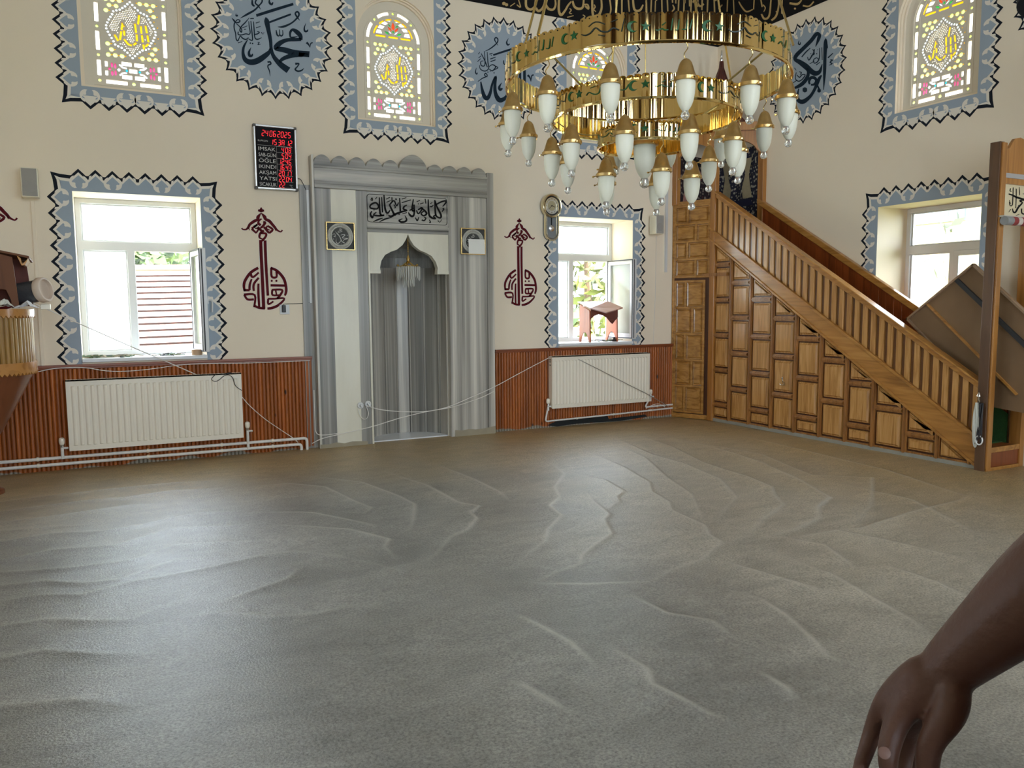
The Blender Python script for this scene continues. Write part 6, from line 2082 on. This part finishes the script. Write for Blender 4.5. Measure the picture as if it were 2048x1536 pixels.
for i in range(12):
    a = 2 * PI * i / 12
    p_ = (.076 * math.sin(a), 2.70 + .080 * math.cos(a))
    mb.flat([circ(p_[0], p_[1], .0085 if i % 3 == 0 else .006, 6, .009)], CF, .0548)
mb.build('numeral', mat('numeral_grey', (.20, .17, .12), .5), wc, recalc=False)
mb = MB()
for (ang, ln, w) in ((109, .046, .008), (228, .068, .0055)):
    a = math.radians(ang); d = Vector((math.sin(a), math.cos(a))); n = Vector((-d.y, d.x)) * w / 2; o_ = Vector((0, 2.70))
    mb.flat([[tuple(o_ - d * .012 + n), tuple(o_ - d * .012 - n), tuple(o_ + d * ln - n * .6), tuple(o_ + d * ln + n * .6)]], CF, .058)
mb.build('hand', M_BLACK, wc, recalc=False)
mb = MB(); mb.fbox(CF, -.006, .006, 2.46, 2.62, .046, .05); mb.build('pendulum_rod', M_BLACK, wc)
mb = MB(); mb.lathe([(.001, .012), (.028, .010), (.038, .004), (.038, 0)], CF(0, 2.432, .047), 20, axis=(0, -1, 0)); mb.build('pendulum_bob', M_STEEL, wc, smooth=True)

# ================================================================== folding bookstand and odds and ends on the sills
M_RAHLE = wood('reddish_bookstand', (0.28, 0.065, 0.022), (0.40, 0.10, 0.035), axis=2, sc=10, rough=.4)
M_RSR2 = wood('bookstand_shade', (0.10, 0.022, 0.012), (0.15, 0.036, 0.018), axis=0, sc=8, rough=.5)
M_RAHT = wood('bookstand_top', (0.33, 0.14, 0.10), (0.44, 0.22, 0.17), axis=0, sc=8, rough=.45)
rh = thing('bookstand', 'small red-brown wooden bookstand with sloping top on the window sill', 'bookstand', (5.7, 8.62, 1.034))


def leg_board(xc, ya, yb, name='side_board'):
    F = Frame((xc, 0, 1.034), (0, -1, 0), (0, 0, 1), (-1, 0, 0))
    hw = (yb - ya) / 2; m = -(ya + yb) / 2
    pr = [(m - hw, 0), (m - hw + .03, 0)] + [(m - hw + .03 + (2 * hw - .06) * i / 8, .02 + .11 * math.sin(PI * i / 8) ** .8) for i in range(9)] + [(m + hw - .03, 0), (m + hw, 0), (m + hw - .015, .40), (m - hw + .015, .48)]
    m_ = MB(); m_.solid([pr], F, -.009, .009); m_.build(name, M_RAHLE, rh, bevel=.002)


xa_, xb_ = P(1181, 680, 'Y', 8.48).x, P(1235, 680, 'Y', 8.48).x
leg_board(xa_, 8.48, 8.74); leg_board(xb_, 8.48, 8.74)
FRh = Frame((0, 8.475, 0), (1, 0, 0), (0, 0, 1), (0, -1, 0))
ap = [(P(x, y, 'Y', 8.475).x, P(x, y, 'Y', 8.475).z) for (x, y) in ((1182, 617), (1214, 622), (1236, 619), (1236, 634), (1225, 648), (1221, 645), (1214, 636), (1206, 631), (1198, 629), (1190, 631), (1182, 638))]
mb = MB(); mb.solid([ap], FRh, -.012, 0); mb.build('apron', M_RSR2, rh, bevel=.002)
q = [P(1181, 616, 'Y', 8.44), P(1213, 625, 'Y', 8.36), P(1246, 615, 'Y', 8.56), P(1216, 602, 'Y', 8.66)]
dn_ = Vector((0, 0, -.014))
mb = MB(); mb.add(q + [p + dn_ for p in q], [(0, 1, 2, 3), (7, 6, 5, 4), (0, 4, 5, 1), (1, 5, 6, 2), (2, 6, 7, 3), (3, 7, 4, 0)]); mb.build('top', M_RAHT, rh, bevel=.002)
q = [P(1155, 603, 'Y', 8.76), P(1181, 616, 'Y', 8.44), P(1216, 603, 'Y', 8.655), P(1190, 602.5, 'Y', 8.80)]
mb = MB(); mb.add([p + Vector((0, 0, -.002)) for p in q] + [p + dn_ for p in q], [(0, 1, 2, 3), (7, 6, 5, 4), (0, 4, 5, 1), (1, 5, 6, 2), (2, 6, 7, 3), (3, 7, 4, 0)]); mb.build('top_wing', M_RAHT, rh)
M_STRINGS = [mat('odd_green', (.10, .16, .08), .7), mat('odd_beige', (.42, .36, .25), .7), mat('odd_dark', (.04, .04, .04), .7)]


def tangle(name, label, cx_, cy_, z, rx, ry, n, seed, r=.004):
    g = random.Random(seed); m_ = MB()
    for k in range(n):
        p = Vector((cx_ + g.uniform(-rx, rx), cy_ + g.uniform(-ry, ry), z + g.uniform(.004, .022)))
        a = g.uniform(0, 6.28); pts = [p]
        for q in range(5):
            a += g.uniform(-.9, .9)
            p = p + Vector((math.cos(a) * .03, math.sin(a) * .02, g.uniform(-.006, .006))); p.z = max(p.z, z + r); pts.append(p)
        m_.tube(pts, r, 5, mi=g.randrange(3))
    return tag(m_.build(name, M_STRINGS, smooth=True), label, 'oddments')


tangle('string_pile', 'untidy pile of dark and beige strings on the left window sill', .02, 8.56, 1.034, .20, .05, 40, 5, .005)
tangle('string_pile', 'flat little heap of strings in the middle of the left sill', .56, 8.55, 1.034, .10, .04, 16, 9)
tangle('string_pile', 'scattered strings under the bookstand on the right sill', 5.72, 8.54, 1.034, .18, .03, 16, 11)
mb = MB(); c = (0.80, 8.50, 1.034)
mb.lathe([(.03, 0), (.052, 0), (.052, .055), (.03, .055), (.03, 0)], c, 20); tag(mb.build('tape_roll', mat('brown_tape', (.42, .27, .15), .45), smooth=True), 'roll of brown tape at the right end of the left window sill', 'tape roll')
mb = MB(); c = Vector((5.86, 8.52, 1.034))
mb.lathe([(.02, 0), (.035, .004), (.03, .02), (.012, .034), (.02, .05), (.001, .06)], c, 10); mb.tube([c + Vector((0, 0, .03)), c + Vector((-.05, -.01, .015))], .008, 6)
tag(mb.build('black_gadget', M_KCORD, smooth=True), 'small black gadget lying beside the bookstand leg on the sill', 'gadget')

# ================================================================== raised preaching desk at the left edge
kp = thing('preaching_desk', 'round slatted wooden preaching desk with pointed base at the left edge', 'pulpit', (-.95, 7.6, 0))
kc = Vector((-.95, 7.6, 0)); KR = .40
M_SLAT = wood('golden_slats', (0.24, 0.12, 0.025), (0.36, 0.20, 0.05), (0.46, 0.28, 0.09), axis=2, sc=12, rough=.22, coat=.5)
M_BAND = wood('orange_band', (0.36, 0.15, 0.03), (0.48, 0.22, 0.055), axis=0, sc=8, rough=.25, coat=.4)
M_CONE = wood('brown_cone', (0.13, 0.035, 0.012), (0.19, 0.055, 0.02), axis=2, sc=6, rough=.3, coat=.3)
mb = MB()
for k in range(64):
    a = 2 * PI * k / 64
    mb.tube([kc + Vector((KR * math.cos(a), KR * math.sin(a), z)) for z in (1.02, 1.48)], .0185, 8)
mb.build('slat_drum', M_SLAT, kp, smooth=True)


def band(name, r, z0, z1, n=72):
    m_ = MB(); vs = []; fs = []
    for i in range(n * 2):
        a = 2 * PI * i / (n * 2)
        zl = z0 if i % 2 else z0 - .022
        for (q, z) in ((r, zl), (r, z1), (r - .025, z1), (r - .025, zl)):
            vs.append(kc + Vector((q * math.cos(a), q * math.sin(a), z)))
    N_ = n * 2
    for i in range(N_):
        j = (i + 1) % N_
        for k in range(4):
            fs.append((i * 4 + k, j * 4 + k, j * 4 + (k + 1) % 4, i * 4 + (k + 1) % 4))
    m_.add(vs, fs); return m_.build(name, M_BAND, kp, smooth=True)


band('top_band', KR + .035, 1.455, 1.505); band('lower_band', KR + .03, 1.0, 1.08)
mb = MB(); mb.lathe([(0.05, .36), (.16, .52), (.30, .78), (KR + .01, 1.0), (KR - .05, 1.02), (0.001, 1.02)], kc, 40); mb.build('pointed_base', M_CONE, kp, smooth=True)
mb = MB(); mb.lathe([(.14, 0), (.14, .03), (.06, .06), (.05, .40)], kc, 20); mb.build('foot', M_CONE, kp, smooth=True)
mb = MB(); mb.lathe([(KR + .02, 1.46), (KR + .02, 1.485), (.001, 1.485)], kc, 40); mb.build('floor_board', M_CONE, kp)
# slanting reading stand on it
M_RS = wood('reading_stand', (0.095, 0.030, 0.008), (0.14, 0.047, 0.013), axis=2, sc=8, rough=.65, coat=0.0)
M_RSR = wood('reading_stand_red', (0.08, 0.013, 0.005), (0.11, 0.019, 0.007), axis=2, sc=8, rough=.65, coat=0.0)
rs = thing('reading_stand', 'dark wooden reading stand with sloping top standing on the preaching desk', 'lectern', (-.8, 7.5, 1.5))


def pxsolid(root, name, pts, y, th, m):
    F = Frame((0, y, 0), (1, 0, 0), (0, 0, 1), (0, -1, 0))
    lp = [(P(a, b, 'Y', y).x, P(a, b, 'Y', y).z) for (a, b) in pts]
    m_ = MB(); m_.solid([lp], F, -th, 0); return m_.build(name, m, root, bevel=.002)


pxsolid(rs, 'front_board', [(-30, 500), (24, 514), (39, 616), (24, 616), (22, 600), (12, 580), (0, 578), (-12, 582), (-22, 616), (-45, 616)], 7.42, .02, M_RS)
pxsolid(rs, 'back_board', [(-25, 505), (52, 521), (60, 572), (68, 612), (-25, 612)], 7.72, .02, M_RSR)
mb = MB()
a, b = P(-40, 492, 'Y', 7.40), P(58, 512, 'Y', 7.40)
TFr = Frame(a, (b - a), Vector((0, .36, -.02)), Vector((0, 0, 1)))
mb.fbox(TFr, 0, 1, 0, 1, -.018, 0); mb.build('top', M_RS, rs, bevel=.003)
pxsolid(rs, 'rail_end', [(33, 511), (41, 516), (44, 528), (52, 521), (58, 513), (50, 530), (43, 531)], 7.40, .30, M_BAND)
# ribbed dark roll with pale flange
ro = thing('ribbed_roll', 'dark grey ribbed roll with a beige end disc on the preaching desk', 'roll', (-.6, 7.55, 1.55))
e0, e1 = P(30, 590, 'Y', 7.62), P(79, 581, 'Y', 7.52)
axd = (e1 - e0).normalized()
L_ = (e1 - e0).length
mb = MB()
pf = []
for i in range(33):
    pf.append((.085 if i % 2 else .088, L_ * i / 32))
mb.lathe([(.085, 0), (.088, .004), (.088, L_ - .004), (.085, L_)], e0, 40, axis=axd)
mb.build('ribbed_sleeve', mat('dark_ribs', (.045, .048, .055), .45, bump=.3, bscale=40), ro, smooth=True)
mb = MB(); mb.lathe([(.098, L_), (.102, L_ + .006), (.102, L_ + .05), (.095, L_ + .06), (.082, L_ + .06), (.078, L_ + .035), (.001, L_ + .035)], e0, 32, axis=axd)
mb.build('end_disc', mat('beige_disc', (.62, .50, .40), .5), ro, smooth=True)


def crumple(name, label, c, rx, ry, h, seed, m, cat='paper'):
    g = random.Random(seed); n = 7
    m_ = MB(); vs = []
    for j in range(n):
        for i in range(n):
            vs.append(Vector((c[0] + rx * (i / (n - 1) - .5) + g.uniform(-.006, .006), c[1] + ry * (j / (n - 1) - .5), c[2] + h * (1 - abs(i / (n - 1) - .5) * 1.6) * g.uniform(.2, 1))))
    m_.add(vs, [(j * n + i, j * n + i + 1, (j + 1) * n + i + 1, (j + 1) * n + i) for j in range(n - 1) for i in range(n - 1)])
    return tag(m_.build(name, m, recalc=False), label, cat)


c = P(54, 618, 'Y', 7.45)
crumple('crumpled_paper', 'crumpled white paper under the ribbed roll on the preaching desk', (c.x, 7.44, 1.507), .16, .12, .07, 4, mat('white_tissue', (.80, .82, .85), .7))
c = P(9, 600, 'Y', 7.36)
crumple('folded_cloth', 'white edged dark folded cloth beside the reading stand foot', (c.x, 7.36, 1.507), .12, .10, .10, 8, mat('pale_cloth', (.70, .70, .62), .8), 'cloth')
mb = MB(); c = P(84, 604, 'Y', 7.62); mb.box((c.x - .012, 7.58, 1.50), (c.x + .06, 7.64, 1.545)); tag(mb.build('adapter_box', M_RAD, bevel=.004), 'small cream box behind the crumpled paper on the preaching desk', 'box')
# ================================================================== person reaching in from the right
RH = Vector((0.8896, -0.4567, 0)); FH = Vector((0.4567, 0.8896, 0))


def W(x, d, z):
    return RH * x + FH * d + Vector((0, 0, z))


M_SKIN = mat('tanned_skin', (0.125, 0.055, 0.036), 0.5, var=.12, scale=14, bump=.15, bscale=90)


def skin_obj(name, nodes, edges, root_i, m, parent, sub=2):
    """Body grown round a joint skeleton: nodes = (position, radius or (rx, ry))."""
    me = bpy.data.meshes.new(name)
    me.from_pydata([n[0] for n in nodes], edges, [])
    o = bpy.data.objects.new(name, me); COL.objects.link(o)
    md = o.modifiers.new('skin', 'SKIN')
    md.use_smooth_shade = True
    md.branch_smoothing = 0.6
    sv = me.skin_vertices[0].data if me.skin_vertices else None
    if sv is None:
        bm = bmesh.new(); bm.from_mesh(me); bm.verts.layers.skin.verify(); bm.to_mesh(me); bm.free()
        sv = me.skin_vertices[0].data
    for i, n in enumerate(nodes):
        r = n[1] if isinstance(n[1], tuple) else (n[1], n[1])
        sv[i].radius = r
        sv[i].use_root = (i == root_i)
    ss = o.modifiers.new('sub', 'SUBSURF'); ss.levels = sub; ss.render_levels = sub
    dg = bpy.context.evaluated_depsgraph_get()
    m2 = bpy.data.meshes.new_from_object(o.evaluated_get(dg))
    bpy.data.objects.remove(o)
    m2.name = name
    m2.materials.clear(); m2.materials.append(m)
    m2.shade_smooth()
    off = Vector(LOC.get(parent.name, (0, 0, 0)))
    m2.transform(Matrix.Translation(-off))
    o = bpy.data.objects.new(name, m2); COL.objects.link(o); o.parent = parent
    return o


per = thing('person', 'person at the right edge reaching a bare forearm down over the floor', 'person', W(.62, .62, 0))
nodes = []; edges = []


def add(p, r, prev=None):
    nodes.append((Vector(p), r))
    if prev is not None:
        edges.append((prev, len(nodes) - 1))
    return len(nodes) - 1


# trunk and head (facing left across the view), legs
bx, bd_ = .66, .62
pel = add(W(bx, bd_, .98), (.15, .12))
sp1 = add(W(bx, bd_, 1.14), (.145, .115), pel)
sp2 = add(W(bx - .005, bd_, 1.32), (.16, .125), sp1)
nk0 = add(W(bx, bd_, 1.47), (.11, .08), sp2)
nk1 = add(W(bx - .035, bd_, 1.54), .058, nk0)
jaw = add(W(bx - .085, bd_, 1.60), .068, nk1)
hd = add(W(bx - .088, bd_, 1.70), (.088, .095), jaw)
hd2 = add(W(bx - .078, bd_, 1.775), .07, hd)
for s in (-1, 1):
    h1 = add(W(bx, bd_ + s * .10, .90), .095, pel)
    k1 = add(W(bx - .015, bd_ + s * .11, .50), .062, h1)
    c1 = add(W(bx + .01, bd_ + s * .11, .34), .058, k1)
    a1 = add(W(bx + .02, bd_ + s * .11, .09), .04, c1)
    f1 = add(W(bx - .08, bd_ + s * .12, .045), (.042, .03), a1)
    add(W(bx - .17, bd_ + s * .125, .035), (.035, .022), f1)
# far arm hanging on the hidden side
s1 = add(W(bx, bd_ - .19, 1.43), .06, nk0)
e1 = add(W(bx + .04, bd_ - .25, 1.16), .044, s1)
w1 = add(W(bx + .0, bd_ - .26, .92), .03, e1)
add(W(bx - .01, bd_ - .26, .82), (.042, .022), w1)
# reaching arm
s2 = add(W(bx - .01, bd_ + .17, 1.42), .062, nk0)
el = add(Pd(2262, 1048, .80), .052, s2)
f1 = add(Pd(2185, 1098, .82), .058, el)
f2 = add(Pd(2080, 1180, .85), .0535, f1)
f3 = add(Pd(1985, 1262, .88), .0430, f2)
w2 = add(Pd(1895, 1338, .91), (.0345, .033), f3)
pa = add(Pd(1862, 1375, .92), .028, w2)
chains = [skin_obj('body', nodes, edges, 0, M_SKIN, per)]


def chain(pts, rad):
    nd = [(Pd(*p), r) for (p, r) in zip(pts, rad)]
    chains.append(skin_obj('chain', nd, [(i, i + 1) for i in range(len(nd) - 1)], 0, M_SKIN, per))


# metacarpals and fingers: little finger on the left, thumb on the near right side
chain([(1878, 1330, .912), (1820, 1362, .925), (1776, 1398, .94), (1752, 1441, .955), (1741, 1476, .957), (1727, 1516, .95), (1706, 1580, .935)], [.027, .022, .0165, .0125, .0115, .0105, .008])
chain([(1886, 1345, .91), (1838, 1385, .918), (1803, 1418, .922), (1789, 1456, .920), (1777, 1495, .912), (1775, 1522, .908), (1783, 1592, .915)], [.030, .026, .0190, .0150, .0140, .0122, .009])
chain([(1890, 1350, .918), (1850, 1395, .93), (1824, 1432, .94), (1820, 1468, .955), (1811, 1502, .958), (1806, 1545, .95), (1806, 1610, .94)], [.028, .025, .0190, .0130, .0115, .0105, .008])
chain([(1888, 1352, .93), (1850, 1405, .945), (1834, 1440, .955), (1830, 1480, .975), (1822, 1520, .98), (1816, 1600, .97)], [.026, .022, .0165, .012, .011, .008])
chain([(1900, 1350, .900), (1909, 1388, .888), (1900, 1428, .882), (1876, 1462, .885), (1858, 1490, .889), (1855, 1520, .89), (1852, 1590, .895)], [.020, .0215, .0205, .0175, .0150, .0152, .010])
bmj = bmesh.new()
for o_ in chains:
    bmj.from_mesh(o_.data)
    bpy.data.objects.remove(o_)
mj = bpy.data.meshes.new('body'); bmj.to_mesh(mj); bmj.free()
oj = bpy.data.objects.new('body', mj); COL.objects.link(oj)
md = oj.modifiers.new('fuse', 'REMESH'); md.mode = 'VOXEL'; md.voxel_size = 0.0042; md.use_smooth_shade = True
sm = oj.modifiers.new('soften', 'SMOOTH'); sm.factor = 0.5; sm.iterations = 6
dg = bpy.context.evaluated_depsgraph_get()
mj2 = bpy.data.meshes.new_from_object(oj.evaluated_get(dg)); bpy.data.objects.remove(oj)
mj2.name = 'body'; mj2.materials.clear(); mj2.materials.append(M_SKIN); mj2.shade_smooth()
body = bpy.data.objects.new('body', mj2); COL.objects.link(body); body.parent = per
# small pale disc on the nearest finger
mb = MB(); c = Pd(1769, 1506, .8975)
mb.lathe([(.0070, 0), (.0064, .0020), (.0035, .0032), (.0005, .0035)], c, 14, axis=(CAM - c)); mb.build('finger_disc', mat('pale_disc', (.27, .155, .125), .5), per, smooth=True)
# clothes
M_SHIRT = mat('dark_shirt', (.03, .035, .05), .85, bump=.2, bscale=150); M_TROU = mat('dark_trousers', (.025, .025, .03), .9)
ns = [(W(bx, bd_, .93), (.165, .135)), (W(bx, bd_, 1.14), (.16, .13)), (W(bx - .005, bd_, 1.32), (.175, .14)), (W(bx, bd_, 1.455), (.125, .09)),
      (W(bx - .01, bd_ + .18, 1.42), .078), (W(bx, bd_ + .185, 1.30), .072), (W(bx, bd_ - .20, 1.42), .078), (W(bx + .02, bd_ - .23, 1.28), .072)]
skin_obj('shirt', ns, [(0, 1), (1, 2), (2, 3), (3, 4), (4, 5), (3, 6), (6, 7)], 0, M_SHIRT, per)
nt_ = [(W(bx, bd_, .97), (.165, .14))]; et = []
for s in (-1, 1):
    k = len(nt_)
    nt_ += [(W(bx, bd_ + s * .10, .86), .112), (W(bx - .01, bd_ + s * .11, .50), .085), (W(bx + .015, bd_ + s * .11, .12), .075)]
    et += [(0, k), (k, k + 1), (k + 1, k + 2)]
skin_obj('trousers', nt_, et, 0, M_TROU, per)
# dark cap with peak, its edge in the top right corner
M_CAPC = mat('dark_cap', (.012, .014, .022), .9)
mb = MB()
hc_ = W(bx - .084, bd_, 1.737)
mb.lathe([(.112, -.01), (.113, .02), (.105, .06), (.075, .10), (.03, .118), (.001, .12)], hc_, 28); cap_ = mb.build('cap', M_CAPC, per, smooth=True)
mb = MB(); pts = []; rim_ = []
bz = hc_.z - .006
NP = 41
for i in range(NP):
    a = math.radians(-88 + 176 * i / (NP - 1))
    c_ = max(math.cos(a), 0)
    pts.append(hc_ + (-RH * c_ + FH * math.sin(a)) * .106 + Vector((0, 0, .002)))
    ext = .106 + .078 * c_ ** .5
    rim_.append(hc_ + (-RH * c_ * ext + FH * math.sin(a) * .112) + Vector((0, 0, .002 - .006 * c_)))
up_ = Vector((0, 0, .006))
mb.add(pts + rim_ + [p + up_ for p in pts] + [p + up_ for p in rim_],
       [(i, i + 1, NP + 1 + i, NP + i) for i in range(NP - 1)] + [(2 * NP + i, 3 * NP + i, 3 * NP + 1 + i, 2 * NP + 1 + i) for i in range(NP - 1)] + [(NP + i, NP + 1 + i, 3 * NP + 1 + i, 3 * NP + i) for i in range(NP - 1)])
mb.build('cap_peak', M_CAPC, per, smooth=True)
# face
mb = MB()
fc = W(bx - .173, bd_, 1.685)
mb.add([fc + Vector((0, 0, .03)), fc - RH * .028 + Vector((0, 0, -.02)), fc + FH * .016 + Vector((0, 0, -.025)), fc - FH * .016 + Vector((0, 0, -.025))], [(0, 1, 2), (0, 3, 1), (1, 3, 2)]); mb.build('nose', M_SKIN, per, smooth=True)
for s in (-1, 1):
    mb = MB(); mb.lathe([(.001, -.009), (.008, -.005), (.010, 0), (.008, .005), (.001, .009)], W(bx - .163, bd_ + s * .032, 1.705), 10); mb.build('eye', mat('eye_white', (.6, .58, .55), .2), per, smooth=True)
    mb = MB(); mb.lathe([(.001, -.03), (.010, -.02), (.014, 0), (.012, .018), (.001, .03)], W(bx - .068, bd_ + s * .088, 1.69), 10); mb.build('ear', M_SKIN, per, smooth=True)
mb = MB(); mb.tube([W(bx - .152, bd_ - .022, 1.632), W(bx - .158, bd_, 1.634), W(bx - .152, bd_ + .022, 1.632)], .006, 8); mb.build('mouth', mat('lips', (.22, .08, .06), .5), per, smooth=True)
# ================================================================== outside the windows
M_GRND = mat('dry_grass', (0.22, 0.24, 0.10), 0.95, var=.3, scale=2)
mb = MB(); mb.box((-60, D + TH, -1.6), (90, 70, -1.2)); mb.box((XR + TH, -40, -1.6), (90, D + TH, -1.2)); struct(mb.build('ground', M_GRND))
M_TILE = None


def tile_mat():
    m, nt, b = nmat('roof_tiles')
    N_, L_ = nt.nodes.new, nt.links.new
    tc = N_('ShaderNodeTexCoord'); nz = N_('ShaderNodeTexNoise'); nz.inputs['Scale'].default_value = 9; L_(tc.outputs['Object'], nz.inputs[0])
    r = ramp(nt, [(.35, (.13, .07, .058)), (.65, (.22, .135, .115))]); L_(nz.outputs['Fac'], r.inputs[0]); L_(r.outputs[0], b.inputs['Base Color']); b.inputs['Roughness'].default_value = .8
    return m


M_TILE = tile_mat()
hs = thing('house', 'tiled house roof seen through the open left window', 'house', (0.5, 17, -1.2))
# roof: courses of tiles rising away from the wall
mb = MB()
A0, A1 = P(262, 722, 'Y', 14.0), P(400, 742, 'Y', 14.0)
e_lo = Vector((-1.2, 13.2, -.35)); up = Vector((0.0, 4.6, 2.55)); along = Vector((4.6, 0.0, 0.10))
nrow = 22
for i in range(nrow):
    a = e_lo + up * (i / nrow); b_ = e_lo + up * ((i + 1.25) / nrow)
    nrm = Vector((0, -.48, .87)) * .05
    mb.add([a + nrm, a + along + nrm, b_ + along, b_], [(0, 1, 2, 3)])
    mb.add([a + nrm, a + along + nrm, a + along - nrm * .5, a - nrm * .5], [(0, 1, 2, 3)], mi=1)
mb.build('roof', [M_TILE, mat('undercut_shade', (.035, .022, .018), .9)], hs, recalc=False)  # course fronts darkened: shade under the tiles put into the colour
mb = MB(); mb.tube([e_lo + up * 1.02, e_lo + up * 1.02 + along], .10, 8); mb.tube([e_lo + along, e_lo + up + along], .07, 8); mb.build('ridge_tile', mat('ridge_red', (.36, .10, .07), .8), hs, smooth=True)
mb = MB(); mb.box((-1.0, 14.2, -1.2), (3.2, 20, -.3)); mb.build('wall', mat('house_wall', (.62, .45, .25), .8), hs)
an = thing('annexe', 'low orange-walled annexe in front of the tiled roof', 'building', (1.6, 12, -1.2))
mb = MB(); gF = Frame((0, 12.4, 0), (1, 0, 0), (0, 0, 1), (0, -1, 0))
mb.solid([[(.30, -1.2), (2.6, -1.2), (2.6, .95), (1.42, .86), (.75, .33), (.30, .0)]], gF, -1.5, 0); mb.build('gable', mat('orange_render', (.30, .15, .045), .8), an)
mb = MB(); mb.solid([[(.25, 0.0), (.75, .36), (1.42, .90), (2.6, 1.0), (2.6, 1.06), (1.40, .97), (.72, .42), (.22, .05)]], gF, -1.6, .1); mb.build('verge', M_TILE, an)


def tree(name, label, x, y, z, r, h, seed, col, n=900):
    g = random.Random(seed)
    root = thing(name, label, 'tree', (x, y, -1.3), 'trees outside the windows')
    m_ = MB()
    for k in range(n):
        th, ph = g.uniform(0, 6.28), math.acos(g.uniform(-1, 1)); q = g.uniform(.55, 1.0)
        c = Vector((x + r * q * math.sin(ph) * math.cos(th), y + r * q * math.sin(ph) * math.sin(th), z + h * q * math.cos(ph)))
        u = Vector((g.uniform(-1, 1), g.uniform(-1, 1), g.uniform(-1, 1))).normalized(); v = u.orthogonal().normalized()
        s = g.uniform(.06, .14) * r
        m_.add([c - u * s, c + v * s * .5, c + u * s, c - v * s * .5], [(0, 1, 2, 3)], mi=g.randrange(2))
    m_.build('crown', [mat('leaf_a', col, .7), mat('leaf_b', tuple(c * .6 for c in col), .7)], root, recalc=False)
    m_ = MB(); m_.tube([Vector((x, y, -1.4)), Vector((x + .1, y, z * .5)), Vector((x, y, z + h * .3))], [.18, .13, .05], 8); m_.build('trunk', mat('bark', (.12, .08, .05), .9), root)


tree('leafy_tree', 'distant leafy tree above the tiled roof in the left window', .3, 25, 2.75, 2.4, 1.5, 1, (.05, .085, .02))
tree('leafy_tree', 'second distant tree above the right side of the tiled roof', 4.2, 28, 3.0, 2.2, 1.7, 2, (.035, .075, .03))
tree('leafy_tree', 'yellow-green tree filling the open light of the window with bookstand', 9.3, 14.6, 1.6, 1.7, 3.0, 3, (.105, .125, .012), 1500)
tree('leafy_tree', 'green tree behind the frosted pane of the window with bookstand', 6.3, 12.6, 1.0, 1.3, 2.2, 4, (.05, .10, .025), 900)
pl = thing('gate_pillar', 'orange rendered pillar outside the window with bookstand', 'pillar', (8.3, 11.6, -1.2))
mb = MB(); mb.box((8.02, 11.6, -1.2), (8.32, 11.9, 3.3)); mb.build('shaft', mat('pillar_render', (.26, .15, .075), .8), pl, bevel=.01)
mb = MB(); mb.box((7.98, 11.56, 3.3), (8.36, 11.94, 3.4)); mb.build('cap', M_SILL, pl)
ob = thing('neighbour_building', 'pale building with blue window seen through the right wall window', 'building', (16, 9, -1.2))
mb = MB(); mb.box((14.0, 8.9, -1.2), (18, 14, 7)); mb.build('wall', mat('pale_render', (.30, .24, .15), .85), ob)
mb = MB(); mb.box((13.97, 9.2, 3.0), (14.0, 10.4, 3.35)); mb.build('window', mat('blue_window', (.10, .16, .22), .3), ob)
tree('bare_tree', 'thin tree outside the right wall window', 11.5, 7.2, 2.4, .9, 1.4, 6, (.06, .07, .04), 120)
